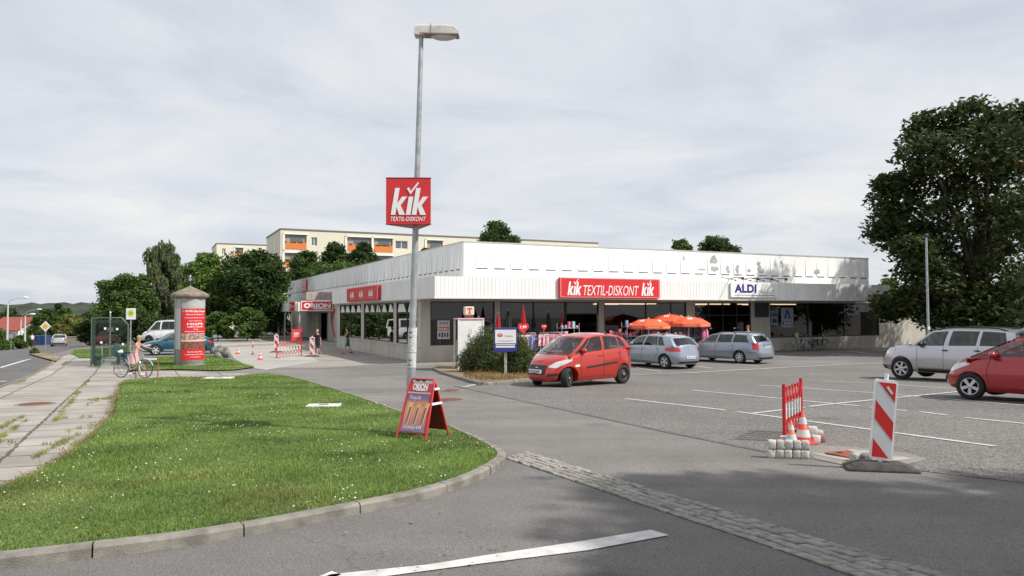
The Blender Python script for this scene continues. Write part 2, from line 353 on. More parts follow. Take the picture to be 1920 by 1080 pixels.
side = sheet('pavement', [rd(-15, 0), rd(14, 0), rd(30, 0), rd(34, -.6), rd(60, .2), rd(60, -3.2)] + pxpoly([(215, 692), (330, 696), (500, 702), (520, 708), (520, 715), (380, 713), (228, 718), (215, 780), (150, 850), (60, 900), (0, 930), (-200, 995), (-420, 1046)]), 2, m_slab)
# lawn on its kerbed island
LP_px = [(-700, 1120), (-300, 1062), (0, 1034), (170, 1015), (370, 991), (540, 962), (640, 943), (780, 915), (870, 888), (915, 866), (932, 851), (925, 838), (900, 826), (866, 810), (820, 790), (750, 771), (690, 750), (630, 730), (575, 714), (530, 703), (500, 699), (440, 704), (380, 706), (300, 707), (232, 712), (222, 740), (214, 776), (180, 812), (150, 838), (95, 873), (40, 897), (0, 914), (-200, 985), (-420, 1040)]
LP = [tuple(G(px, py, .1).xy) for px, py in LP_px]
m_turf = asphalt('turf_soil', (.10, .15, .04), .4, 50, .3)
def raised(name, poly, h, mat):
    return sheet(name, poly, 0, mat, lift=h)
raised('lawn', LP, .09, m_turf)
def catmull(P, n=6):
    out = []
    for i in range(len(P) - 1):
        p0, p1, p2, p3 = P[max(i - 1, 0)], P[i], P[i + 1], P[min(i + 2, len(P) - 1)]
        for k in range(n):
            t = k / n; out.append(tuple(.5 * ((2 * p1[j]) + (-p0[j] + p2[j]) * t + (2 * p0[j] - 5 * p1[j] + 4 * p2[j] - p3[j]) * t * t + (-p0[j] + 3 * p1[j] - 3 * p2[j] + p3[j]) * t ** 3) for j in range(2)))
    return out + [tuple(P[-1])]
def kerb(path, name='kerb', w=.10, h=.10, seg=1.0, out=1):
    mb = MB(); P = [Vector(p) for p in path]; d = [0]
    for i in range(1, len(P)): d.append(d[-1] + (P[i] - P[i - 1]).length)
    def at(s):
        s = min(max(s, 0), d[-1])
        for i in range(1, len(P)):
            if d[i] >= s: return P[i - 1].lerp(P[i], (s - d[i - 1]) / max(1e-6, d[i] - d[i - 1]))
        return P[-1]
    k = 0.37; prof = lambda j: [(0, -.05), (w, -.05), (w, h - .025), (w - .02, h + j), (0, h + j)]
    while k < d[-1] - .1:
        e = min(k + seg - .012, d[-1]); n = 4; rings = []; j = random.uniform(-.004, .004); jo = random.uniform(-.006, .006)
        for i in range(n + 1):
            s = k + (e - k) * i / n; p = at(s); t = (at(s + .05) - at(s - .05)).normalized(); nrm = Vector((t.y, -t.x)) * out
            rings += [(p.x + nrm.x * (a + jo), p.y + nrm.y * (a + jo), gz(p.x, p.y) + b) for a, b in prof(j)]
        m = 5; fs = [(i * m + q, i * m + (q + 1) % m, (i + 1) * m + (q + 1) % m, (i + 1) * m + q) for i in range(n) for q in range(m)]
        mb.add(rings, fs + [tuple(range(m)), tuple(range(n * m, n * m + m))]); k += seg
    o = mb.build(name, m_kerb); o['kind'] = 'structure'; return o
i0 = 0; i1 = 19
kerb(catmull(LP[i0:i1 + 1]), 'lawn_kerb', out=1)
kerb([rd(s, -.07) for s in range(-26, 15, 2)] + [rd(30, 1.1)], 'road_kerb', h=.05, out=-1)
# second lawn round the advertising column and the verge by the shelter
L2 = pxpoly([(240, 697), (330, 694), (400, 696), (440, 695), (478, 690), (440, 679), (400, 668), (300, 671), (255, 676)])
raised('lawn_verge', L2, .05, m_turf)
L3 = pxpoly([(132, 664), (150, 672), (175, 672), (240, 664), (300, 655), (262, 649), (180, 655), (140, 657)])
raised('far_verge', L3, .04, m_turf)
L4 = pxpoly([(106, 680), (112, 673), (90, 665), (62, 661), (54, 665), (76, 672)])
raised('kerb_island', L4, .08, m_soil)
# planting bed by the phone box
BED_px = [(815, 689), (905, 717), (1000, 708), (1010, 690), (960, 676), (840, 683)]
BED = [tuple(G(px, py, .1).xy) for px, py in BED_px]
raised('planting_bed', BED, .1, m_soil)
kerb([BED[5], BED[0], BED[1], BED[2]], 'bed_kerb', out=-1 if False else 1)
# painted lines
def mark(pts, w, name='painted_line', lev=3, mat=None):
    return sheet(name, line_poly([g2(*p) for p in pts], w), lev, mat or m_line)
for pts in ([(1172, 748), (1362, 770)], [(1297, 732), (1611, 762)], [(1630, 764), (1700, 771)], [(1725, 773), (1775, 779)], [(1424, 722.6), (1635, 737), (1790, 750)], [(1542, 715), (1636, 719), (1786, 729), (1850, 733)],
            [(1384, 773), (1466, 784), (1630, 806), (1867, 838)], [(1718, 744), (1920, 761), (2050, 771)], [(1810, 784), (1920, 795), (2100, 812)],
            [(1193, 690), (1240, 697)], [(1318, 676), (1424, 687)], [(1308, 687), (1334, 691)], [(1585, 657), (1640, 665)], [(1560, 663), (1600, 668)]):
    mark(pts, .1)
mark([(1413, 776), (1508, 765)], .1, lev=4); mark([(1517, 763.5), (1566, 758), (1634, 751), (1686, 746), (1800, 735)], .1, lev=4)
m_gut = M('gutter_stone', (.4, .385, .35), .85, var=.3, vs=5)
mark([(868, 727), (905, 718.5), (990, 712), (1100, 707), (1200, 703), (1480, 689), (1660, 681), (1920, 672)], .22, 'gutter_line', 4, m_gut)
mark([(560, 700), (700, 685), (790, 683), (850, 705)], .18, 'gutter_line', 4, m_gut) if False else None
mark([(0, 690), (58, 673.4)], .16); mark([(-400, 830), (-200, 757), (-60, 706)], .16); mark([(-60, 719), (13, 715)], .3)
ar = sheet('painted_arrow', pxpoly([(1220, 996), (1255, 1006), (1100, 1035), (900, 1060), (690, 1088), (560, 1105), (620, 1080), (800, 1062), (905, 1045), (1080, 1019)]), 3, m_line)
sheet('painted_arrow', pxpoly([(560, 1100), (622, 1074), (640, 1080), (600, 1100)]), 3, m_line)
# joint between driveway and parking
m_joint = M('tar_joint', (.05, .05, .05), .9)
mark([(850, 724), (1000, 757), (1240, 809), (1470, 855)], .02, 'tar_joint', 5, m_joint); mark([(1700, 880), (1920, 906), (2200, 935)], .025, 'tar_joint', 5, m_joint)
# manhole covers in ground
m_rust = M('rusty_iron', (.19, .07, .045), .8, .3, var=.3, vs=12, bump=.3)
def cover(px, py, r, label, mat, sq=False, rot=0):
    p = G(px, py); t = thing('manhole_cover', label, 'manhole cover', (p.x, p.y, p.z + (.02 if not sq else .015)), rot)
    a = MB()
    if sq: a.box((0, 0, 0), (r * 2, r * 2, .03))
    else: a.lathe([(r, -.01), (r, .006), (r * .93, .01)], 32)
    a.build('lid', mat, t)
    b = MB()
    if sq: b.bb((-r - .06, -r - .06, -.02), (r + .06, -r - .005, .02)).bb((-r - .06, r + .005, -.02), (r + .06, r + .06, .02)).bb((-r - .06, -r, -.02), (-r - .005, r, .02)).bb((r + .005, -r, -.02), (r + .06, r, .02))
    else:
        pr = [(r + .02, -.02), (r + .09, -.02), (r + .09, .004), (r + .02, .004)]
        vs = []; n = 32
        for q in pr:
            for i in range(n): vs.append((q[0] * math.cos(i * 2 * math.pi / n), q[0] * math.sin(i * 2 * math.pi / n), q[1]))
        b.add(vs, [(k * n + i, k * n + (i + 1) % n, ((k + 1) % 4) * n + (i + 1) % n, ((k + 1) % 4) * n + i) for k in range(4) for i in range(n)])
    b.build('rim', m_kerb, t); return t
cover(66, 759, .3, 'round rust red manhole cover set in the pavement slabs on the left', m_rust)
cover(842, 751, .3, 'rust red manhole cover in the driveway right of the red folding sign', m_rust)
cover(848, 733, .22, 'small dark cover in the driveway beyond the rust red one', m_rust)
m_plate = M('patch_plate', (.3, .07, .04), .8, var=.4, vs=6)
# ---------------------------------------------------------------- cobble strip
UP = [Vector(g2(*p)) for p in [(985, 848), (1240, 925), (1484, 997), (1771, 1080), (2150, 1190)]]
LO = [Vector(g2(*p)) for p in [(948, 861), (1197, 946), (1431, 1023), (1580, 1076), (1900, 1180)]]
sheet('cobble_bed', [tuple(v) for v in UP] + [tuple(v) for v in LO[::-1]], 2, M('cobble_joint', (.09, .085, .075), .95, var=.3, vs=20))
def along(P, t):
    d = [0]
    for i in range(1, len(P)): d.append(d[-1] + (P[i] - P[i - 1]).length)
    s = t * d[-1]
    for i in range(1, len(P)):
        if d[i] >= s - 1e-6: return P[i - 1].lerp(P[i], min(1, (s - d[i - 1]) / (d[i] - d[i - 1])))
    return P[-1]
mb = MB(); nrow = 5; tot = sum((UP[i + 1] - UP[i]).length for i in range(len(UP) - 1)); 
def sett_verts(c, n, a, b, z, h):
    vs = []
    for (hh, k) in ((-.03, 1.), (h * .6, .99), (h, .84)):
        for i, (x, y) in enumerate([(-1, -1), (1, -1), (1, 1), (-1, 1)]):
            p = c + a * x * k + b * y * k; jx, jy = J[i]; vs.append((p.x + jx, p.y + jy, z + hh + random.uniform(-.003, .003)))
    return vs
for r in range(nrow):
    s = 0
    while s < tot - .1:
        L = random.uniform(.13, .2); t = (s + L / 2) / tot
        u = along(UP, t); l = along(LO, t); c = u.lerp(l, (r + .5) / nrow); tw = (u - l); wd = tw.length / nrow
        ax = (along(UP, min(1, t + .01)) - along(UP, max(0, t - .01))).normalized() * (L / 2 - .009); bx = tw.normalized() * (wd / 2 - .009)
        J = [(random.uniform(-.008, .008), random.uniform(-.008, .008)) for _ in range(4)]
        vs = sett_verts(c, 0, ax, bx, gz(c.x, c.y) + .004, random.uniform(.012, .022))
        mb.add(vs, [(0, 1, 5, 4), (1, 2, 6, 5), (2, 3, 7, 6), (3, 0, 4, 7), (4, 5, 9, 8), (5, 6, 10, 9), (6, 7, 11, 10), (7, 4, 8, 11), (8, 9, 10, 11)], smooth=False, mi=random.choice([0, 0, 0, 1, 1, 2])); s += L
o = mb.build('cobble_strip', [M('cobble_grey', (.3, .285, .26), .85, var=.3, vs=14, bump=.4, bs=60), M('cobble_warm', (.30, .27, .235), .85, var=.3, vs=14, bump=.4, bs=60), M('cobble_dark', (.25, .24, .23), .85, var=.3, vs=14, bump=.4, bs=60)]); o['kind'] = 'structure'
# ---------------------------------------------------------------- grass
def inpoly(P, x, y):
    ins = np.zeros(len(x), bool); n = len(P)
    for i in range(n):
        x1, y1 = P[i]; x2, y2 = P[(i + 1) % n]
        c = ((y1 > y) != (y2 > y)); xi = (x2 - x1) * (y - y1) / (y2 - y1 + 1e-12) + x1
        ins ^= c & (x < xi)
    return ins
def np_gz(x, y):
    z = -.7 * np.clip((y - 7) / 23, 0, 1)
    return z - .06 * np.clip((x - CP.x) * CN.x + (y - CP.y) * CN.y, 0, 60)
def np_mesh(name, v, nper, mats, mi=None, smooth=False, parent=None):
    n = len(v) // nper; me = bpy.data.meshes.new(name); me.vertices.add(len(v)); me.vertices.foreach_set('co', v.astype(np.float32).ravel())
    me.loops.add(n * nper); me.loops.foreach_set('vertex_index', np.arange(n * nper, dtype=np.int32)); me.polygons.add(n)
    me.polygons.foreach_set('loop_start', np.arange(0, n * nper, nper, dtype=np.int32)); me.polygons.foreach_set('loop_total', np.full(n, nper, dtype=np.int32))
    for m in mats: me.materials.append(m)
    if mi is not None: me.polygons.foreach_set('material_index', mi.astype(np.int32))
    me.update(calc_edges=True); me.validate()
    o = bpy.data.objects.new(name, me); COL.objects.link(o)
    if parent: o.parent = parent
    return o
def smooth_noise(x, y, s, seed):
    r = np.random.default_rng(seed); out = 0
    for k in range(5):
        a = r.uniform(0, 6.28); f = s * (1.6 ** k); out = out + np.sin((x * math.cos(a) + y * math.sin(a)) * f + r.uniform(0, 6)) * np.sin((x * -math.sin(a) + y * math.cos(a)) * f * .8 + r.uniform(0, 6))
    return out / 2.5
def blades(name, P, n, label, cat, lift, hmin, hmax, w, mats, power=1.6, near=5., group=None):
    xs = [p[0] for p in P]; ys = [p[1] for p in P]
    x = RNG.uniform(min(xs), max(xs), n * 6); y = RNG.uniform(min(ys), max(ys), n * 6)
    k = inpoly(P, x, y) & (np.abs(x) < .72 * y + 1.); x = x[k]; y = y[k]; d = np.hypot(x, y)
    k = RNG.uniform(0, 1, len(x)) < (near / np.maximum(d, near)) ** power; x = x[k][:n]; y = y[k][:n]; d = np.hypot(x, y); n = len(x)
    dens = np.clip(smooth_noise(x, y, 1.1, 3), -.6, 1.); h = RNG.uniform(hmin, hmax, n) * (1 + .45 * dens); ww = w * (1 + d / 9) * RNG.uniform(.7, 1.4, n)
    a = RNG.uniform(0, 6.283, n); lean = RNG.uniform(.1, .8, n) * h; b = RNG.uniform(0, 6.283, n); z = np_gz(x, y) + lift - .005
    v = np.zeros((n, 3, 3)); v[:, 0] = np.stack([x - ww * np.cos(a) / 2, y - ww * np.sin(a) / 2, z], 1); v[:, 1] = np.stack([x + ww * np.cos(a) / 2, y + ww * np.sin(a) / 2, z], 1)
    v[:, 2] = np.stack([x + lean * np.cos(b), y + lean * np.sin(b), z + h], 1)
    mi = np.zeros(n, int); t = smooth_noise(x, y, .5, 9) + RNG.normal(0, .3, n); mi[t > .95] = 1
    o = np_mesh(name, v.reshape(-1, 3), 3, mats, mi); return tag(o, label, cat, group, 'stuff')
g1 = leafmat('grass_green', (.125, .205, .045), (.21, .30, .075), (.36, .36, .16)); gy = leafmat('grass_yellowish', (.2, .24, .06), (.31, .33, .11), (.42, .37, .2))
blades('grass', LP, 430000, 'short green lawn grass with clover inside the curved kerb', 'grass', .09, .014, .042, .006, [g1, gy])
blades('grass', L2, 16000, 'grass of the small verge around the advertising column', 'grass', .05, .02, .045, .01, [g1, gy], .2, 20)
blades('grass', L3, 9000, 'grass patch behind the bus shelter', 'grass', .04, .02, .05, .01, [g1, gy], .2, 20)
def flowers(P, n, mats, label):
    xs = [p[0] for p in P]; ys = [p[1] for p in P]; x = RNG.uniform(min(xs), max(xs), n * 12); y = RNG.uniform(min(ys), max(ys), n * 12)
    k = inpoly(P, x, y) & (np.abs(x) < .7 * y + .5) & (smooth_noise(x, y, .8, 5) + RNG.normal(0, .3, len(x)) > .25); x = x[k]; y = y[k]; d = np.hypot(x, y)
    k = RNG.uniform(0, 1, len(x)) < (6 / np.maximum(d, 6)) ** 1.1; x = x[k][:n]; y = y[k][:n]; n = len(x)
    r = RNG.uniform(.005, .011, n) * (1 + np.hypot(x, y) / 60); z = np_gz(x, y) + .09 + RNG.uniform(.025, .05, n)
    oc = np.array([[1, 0, 0], [0, 1, 0], [0, 0, 1], [-1, 0, 0], [0, -1, 0], [0, 0, -1]]); fi = [(0, 1, 2), (1, 3, 2), (3, 4, 2), (4, 0, 2), (1, 0, 5), (3, 1, 5), (4, 3, 5), (0, 4, 5)]
    v = []; 
    for f in fi:
        for q in f: v.append(np.stack([x + oc[q][0] * r, y + oc[q][1] * r, z + oc[q][2] * r * .8], 1))
    v = np.stack(v, 1).reshape(-1, 3); mi = np.repeat((RNG.uniform(0, 1, n) > .8).astype(int), 8)
    return tag(np_mesh('clover_flowers', v, 3, mats, mi), label, 'flowers', None, 'stuff')
flowers(LP, 800, [M('clover_white', (.7, .7, .62), .8), M('hawkbit_yellow', (.7, .55, .04), .8)], 'small white and yellow flowers scattered over the lawn')
# weeds in the pavement joints
def weeds():
    pts = []
    for a, b, n in (((0, 822), (50, 788), 12), ((105, 790), (165, 712), 40), ((160, 760), (215, 745), 10), ((0, 805), (40, 782), 10), ((120, 812), (210, 790), 8), ((60, 860), (150, 815), 16), ((0, 700), (60, 688), 4), ((30, 720), (50, 712), 8), ((140, 838), (205, 800), 14), ((0, 830), (110, 835), 3), ((100, 785), (200, 782), 4), ((170, 750), (225, 748), 8)):
        for _ in range(n):
            t = random.random(); p = g2(a[0] + (b[0] - a[0]) * t + random.gauss(0, 2), a[1] + (b[1] - a[1]) * t + random.gauss(0, .8)); pts.append(p)
    v = []
    for p in pts:
        for _ in range(34):
            dd = random.gauss(0, .14); x = p[0] + RD.x * dd + random.gauss(0, .025); y = p[1] + RD.y * dd + random.gauss(0, .025); z = gz(x, y); h = random.uniform(.015, .07); a = random.uniform(0, 6.28); w = .007
            v += [(x - w * math.cos(a), y - w * math.sin(a), z), (x + w * math.cos(a), y + w * math.sin(a), z), (x + random.gauss(0, .03), y + random.gauss(0, .03), z + h)]
    tag(np_mesh('weeds', np.array(v), 3, [gy]), 'weeds growing in the joints of the pavement slabs', 'weeds', None, 'stuff')
weeds()
def edge_debris():
    # soil and dead grass along the lawn edge by the slabs
    v = []
    E = LP[24:33]
    for i in range(len(E) - 1):
        for _ in range(1500):
            t = random.random(); x = E[i][0] + (E[i + 1][0] - E[i][0]) * t + random.gauss(0, .09); y = E[i][1] + (E[i + 1][1] - E[i][1]) * t + random.gauss(0, .09); z = gz(x, y) + .03; a = random.uniform(0, 6.28); w = .008; h = random.uniform(.015, .05)
            v += [(x - w * math.cos(a), y - w * math.sin(a), z), (x + w * math.cos(a), y + w * math.sin(a), z), (x + random.gauss(0, .04), y + random.gauss(0, .04), z + h)]
    tag(np_mesh('dry_grass', np.array(v), 3, [leafmat('straw', (.2, .2, .07), (.3, .25, .12))]), 'dry grass along the lawn edge beside the slabs', 'grass', None, 'stuff')
edge_debris()
# ---------------------------------------------------------------- far hills
def hills():
    mb = MB(); n = 220
    for row, (Y, base, amp) in enumerate(((420, 6.0, 2.2), (700, 9, 3.))):
        top = []
        for i in range(n + 1):
            x = -Y * 1.1 + Y * 2.4 * i / n; f = .5 + .5 * math.sin(x * .011 + row) * math.cos(x * .004 + 2)
            z = base + amp * math.sin(x * .02 + row * 2) * .5 + amp * f + random.uniform(-.7, .7)
            if x > -Y * .45: z *= .75
            top.append((x, z))
        vs = [];
        for x, z in top: vs += [(x, Y - 60, -6), (x, Y, z), (x, Y + 120, -6)]
        mb.add(vs, [f for i in range(n) for f in ((i * 3, i * 3 + 3, i * 3 + 4, i * 3 + 1), (i * 3 + 1, i * 3 + 4, i * 3 + 5, i * 3 + 2))], smooth=True)
    o = mb.build('hills', M('wooded_hill', (.035, .05, .028), .95, var=.6, vs=.12, bump=1., bs=.4)); o['kind'] = 'structure'
hills()

def fallen_leaves():
    v = []
    for _ in range(130):
        px = random.uniform(600, 1920); py = random.uniform(740, 1080) if px > 960 else random.uniform(960, 1080); p = G(px, py); a = random.uniform(0, 6.28); s = random.uniform(.008, .022)
        for k in range(4): v.append((p.x + s * math.cos(a + k * 1.57) * (1 if k % 2 else .6), p.y + s * math.sin(a + k * 1.57) * (1 if k % 2 else .6), p.z + .03 + random.uniform(0, .008)))
    tag(np_mesh('fallen_leaves', np.array(v), 4, [M('dead_leaf', (.3, .22, .12), .9, var=.5, vs=3)]), 'small fallen leaves and crumbs scattered over the asphalt', 'leaves', None, 'stuff')
fallen_leaves()
# ================================================================ SHOP BUILDING (local x along the front, y along the side wall)
m_wall = M('rendered_wall', (.50, .47, .41), .85, var=.16, vs=1.6, bump=.15, bs=70, streak=.35)
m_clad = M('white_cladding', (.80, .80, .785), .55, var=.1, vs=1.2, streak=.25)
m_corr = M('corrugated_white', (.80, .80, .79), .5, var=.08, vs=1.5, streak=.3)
m_beigecol = M('beige_pillar', (.46, .42, .35), .8, var=.1, vs=3)
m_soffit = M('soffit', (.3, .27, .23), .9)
m_frame = M('bronze_frame', (.035, .03, .028), .4, .3)
m_alu = M('aluminium_frame', (.5, .5, .49), .4, .4)
m_glass = glass('shop_glass', (.3, .33, .33), .9, .07)
m_glassd = glass('dark_shop_glass', (.3, .3, .3), .9, .06)
m_glasss = glass('side_shop_glass', (.2, .22, .22), .95, .22)
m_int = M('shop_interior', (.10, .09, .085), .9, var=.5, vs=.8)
m_tube = M('lit_tube', (1., .74, .45), emit=3.2)
m_grey = M('bare_patch', (.36, .365, .36), .9, var=.3, vs=3)
shop = thing('shop_building', 'long low white supermarket with ribbed upper fascia, corrugated canopy and dark shop windows', 'shop', (O.x, O.y, GZ), ANG)
P0 = Vector((O.x, O.y))
def fx(px, y=0.):          # front wall local x of a pixel column
    d = ray(px, 585); m = d.x / d.y; o = O + B * y; return (m * o.y - o.x) / (A.x - m * A.y)
def ly(px, x=0.):
    d = ray(px, 585); m = d.x / d.y; o = O + A * x; return (m * o.y - o.x) / (B.x - m * B.y)
def hz(py, x, y, px=960):        # height above shop floor of a pixel row at local point
    w = O + A * x + B * y; d = ray(px, py); return CAMZ + d.z * w.y / d.y - GZ
SILL = .81; HEAD = 3.02; CAN = 3.16; CANT = 4.15
XE = fx(1742)
fr = [(807, 928, 'win'), (938, 1123, 'kik'), (1133, 1287, 'win'), (1303, 1408, 'door'), (1444, 1648, 'aldi')]
fr = [(fx(a), fx(b), k) for a, b, k in fr]
w = MB()
segs = []; cx = 0.
for a, b, k in fr: segs.append((cx, a)); cx = b
segs.append((cx, XE))
T = .22
for a, b in segs: w.bb((a, 0, SILL if False else 0), (b, T, HEAD))
for a, b, k in fr:
    if k in ('win', 'aldi'): w.bb((a, .02, 0), (b, T - .02, SILL))
w.bb((0, .0, HEAD), (XE, T, CAN + .02))
w.bb((XE - T, T, 0), (XE, 20, CAN))
# plinth line
w.bb((-.03, -.03, 0), (fx(928), .0, .1)); 
# side wall
sw = [(782.6, 742.6), (738, 682), (677, 637)]; sw = [(ly(a), ly(b)) for a, b in sw]; cy = 0.
for a, b in sw: w.bb((0, cy if cy else T, SILL), (T, a, HEAD)); cy = b
w.bb((0, cy, SILL), (T, 18.4, HEAD)); w.bb((0, T, 0), (T, 18.4, SILL)); w.bb((0, T, HEAD), (T, 18.4, CAN + .02))
w.bb((-.035, -.035, SILL - .09), (0, 18.4, SILL - .03)); w.bb((T, 18.2, 0), (2.5, 18.4, CAN))
w.bb((-.03, 0, 0), (-.001, 18.4, .32))
w.build('wall', m_wall, shop)
# recessed side wall beyond the windows and the back
w = MB(); w.bb((2.5, 18.4, 0), (2.75, 33.5, 4.2)).bb((2.5, 37.5, -1), (2.75, 54, 4.2)).bb((2.5, 33.5, 2.5), (2.75, 37.5, 4.2)); w.build('side_wall', m_wall, shop)
w = MB(); w.bb((2.75, 53.7, -2), (32, 54, 4.2)).bb((31.8, 16, 0), (32.1, 54, 4.2)); w.build('rear_wall', m_wall, shop)
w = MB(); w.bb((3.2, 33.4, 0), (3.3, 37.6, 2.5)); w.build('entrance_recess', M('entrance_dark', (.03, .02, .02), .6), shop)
m_pink = M('faded_boards', (.42, .33, .32), .8, var=.2, vs=3)
w = MB()
for k in range(6): w.bb((.1 + k * .42, 30.75, 3.6), (.5 + k * .42, 30.85, 4.25))
w.bb((.1, 30.86, 3.6), (2.6, 30.95, 4.3)); w.build('board_panel', m_pink, shop)
# canopy fascia: corrugated sheet on the front and the side
def corr(p0, p1, n, outw, z0, z1, pitch=.2, dep=.035):
    mb = MB(); p0 = Vector(p0); p1 = Vector(p1); d = p1 - p0; L = d.length; d.normalize(); o = Vector(outw); k = int(L / pitch); vs = []
    for i in range(k):
        for q, e in ((0, 0), (.42, 0), (.5, 1), (.92, 1)):
            p = p0 + d * ((i + q) / k * L) + o * dep * e; vs += [(p.x, p.y, z0), (p.x, p.y, z1)]
    vs += [(p1.x, p1.y, z0), (p1.x, p1.y, z1)]; m = len(vs) // 2
    mb.add(vs, [(2 * i, 2 * i + 2, 2 * i + 3, 2 * i + 1) for i in range(m - 1)]); return mb
FX0, FX1, FY0, FY1 = -.2, 30.8, -2.6, 19.0
c = corr((FX0, FY0, 0), (FX1, FY0, 0), 0, (0, -1, 0), CAN, CANT, .2, .012); c.build('front_fascia', m_corr, shop, rec=False)
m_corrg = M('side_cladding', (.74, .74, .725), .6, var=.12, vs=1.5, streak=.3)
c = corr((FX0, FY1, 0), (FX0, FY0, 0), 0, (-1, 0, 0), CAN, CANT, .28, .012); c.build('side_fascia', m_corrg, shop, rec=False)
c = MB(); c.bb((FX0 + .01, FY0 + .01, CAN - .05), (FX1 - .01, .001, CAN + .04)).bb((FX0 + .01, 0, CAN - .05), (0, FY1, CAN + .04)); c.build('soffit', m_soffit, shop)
c = MB(); c.bb((FX0 + .03, FY0 + .03, CANT - .22), (FX1 - .02, 0, CANT - .1)).bb((FX0 + .03, 0, CANT - .22), (2.5, FY1 - .02, CANT - .1)).bb((FX1 - .06, FY0 + .03, CAN), (FX1 - .01, 0, CANT)).bb((FX0 + .03, FY1 - .06, CAN), (2.5, FY1 - .01, CANT)); c.build('canopy_roof', m_clad, shop)
c = MB(); c.bb((FX0 - .05, FY0 - .05, CAN - .06), (FX1, FY0 - .0, CAN)).bb((FX0 - .05, FY0, CAN - .06), (FX0 - .0, FY1, CAN)); c.build('fascia_edge', M('edge_trim', (.6, .58, .54), .6), shop)
# upper box with tilted panels and dark slits
BX0, BX1, BY0, BY1, BZ0, BZ1 = 2.3, 32.1, 0.0, 54., 3.55, 6.06
c = MB(); c.bb((BX0, BY0 + .001, 4.1), (BX1, BY0 + .25, BZ1)).bb((BX0 + .001, BY0 + .25, BZ0 + .2), (BX0 + .25, BY1, BZ1)).bb((BX1 - .25, BY0 + .25, 4), (BX1, BY1, BZ1)).bb((BX0, BY1 - .25, 4), (BX1, BY1, BZ1))
c.build('roof_box', m_clad, shop)
c = MB(); c.bb((BX0 + .2, BY0 + .2, BZ1 - .3), (BX1 - .2, BY1 - .2, BZ1 - .2)); c.build('flat_roof', m_soffit, shop)
c = MB(); c.bb((BX0 - .03, BY0 - .03, BZ1), (BX1 + .03, BY0 + .25, BZ1 + .05)).bb((BX0 - .03, BY0 + .25, BZ1), (BX0 + .25, BY1, BZ1 + .05)).bb((BX1 - .2, BY0 + .25, BZ1), (BX1 + .03, BY1, BZ1 + .05)); c.build('coping', M('coping_metal', (.5, .49, .46), .5, .3), shop)
def ribs(n, L, f, zs, mat):
    pit = L / n; zt = BZ1 - .1; zb = BZ0 + .4; g = pit * .16; dp = .045
    for i in range(n):
        a = i * pit + g; b = (i + 1) * pit - g * .6; j = random.uniform(-.012, .012); a2 = a + pit * .06; mb = MB(); sl = MB()
        mb.add([f(a2, -.0, zt), f(b, -.0, zt), f(b, dp + j * .3, zs), f(a2 - pit * .03, dp + j * .3, zs), f(a2, -.0, zs), f(b, -.0, zs), f(a2 + .02, 0, zs - .09), f(b, 0, zs - .09), f(b, .04, zb), f(a2 + .02, .04, zb), f(a2 + .02, 0, zb), f(b, 0, zb)],
               [(0, 1, 2, 3), (0, 3, 4), (1, 5, 2), (3, 2, 5, 4), (4, 5, 7, 6), (6, 7, 8, 9), (6, 9, 10), (7, 11, 8)])
        sl.add([f(a2 + .04, .005, zs - .005), f(b - .04, .005, zs - .005), f(b - .04, .005, zs - .07), f(a2 + .04, .005, zs - .085)], [(0, 1, 2, 3)])
        o = mb.build('cladding_panel', mat, shop, rec=False); sl.build('vent_slot', m_slit, o, rec=False)
m_slit = M('vent_slit', (.25, .24, .23), .9)
ribs(29, BX1 - BX0 - .5, lambda a, o, z: (BX0 + .45 + a, BY0 - o, z), 4.76, m_clad)
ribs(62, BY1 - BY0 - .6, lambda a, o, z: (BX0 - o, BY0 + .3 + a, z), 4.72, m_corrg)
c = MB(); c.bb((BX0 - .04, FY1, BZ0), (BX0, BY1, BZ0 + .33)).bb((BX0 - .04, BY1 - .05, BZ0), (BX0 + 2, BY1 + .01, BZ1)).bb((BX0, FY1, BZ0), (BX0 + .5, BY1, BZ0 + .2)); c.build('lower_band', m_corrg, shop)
# bare patches where the white coating has come off
def blob(cx, cz, rx, rz, seed, n=22, y=-.0):
    r = random.Random(seed); ph = [r.uniform(0, 6.28) for _ in range(4)]; out = []
    for i in range(n):
        a = 2 * math.pi * i / n; k = 1 + .22 * math.sin(2 * a + ph[0]) + .16 * math.sin(3 * a + ph[1]) + .12 * math.sin(5 * a + ph[2]) + .08 * math.sin(8 * a + ph[3])
        out.append((cx + rx * k * math.cos(a), cz + rz * k * math.sin(a)))
    return out
c = MB()
def patch_px(px, py, rx, rz, seed):
    x = fx(px, -.1); z = hz(py, x, -.1, px)
    c = MB(); c.add([(p[0], -.012 - .055 * min(1, max(0, (BZ1 - .1 - p[1]) / (BZ1 - .1 - 4.76))) if p[1] > 4.76 else -.06, p[1]) for p in blob(x, z, rx, rz, seed)], [tuple(range(22))]); c.build('bare_patch', m_grey, shop)
for k, a in enumerate([(1341, 487, .22, .3), (1342, 504, .24, .18), (1367, 505, .16, .2), (1385, 505, .16, .24), (1407, 507, .12, .12), (1426, 494, .1, .14), (1429, 506, .2, .24), (1285, 484, .06, .14), (1468, 491, .06, .1), (1318, 505, .34, .05), (1535, 509, .22, .16)]): patch_px(*a, k + 3)
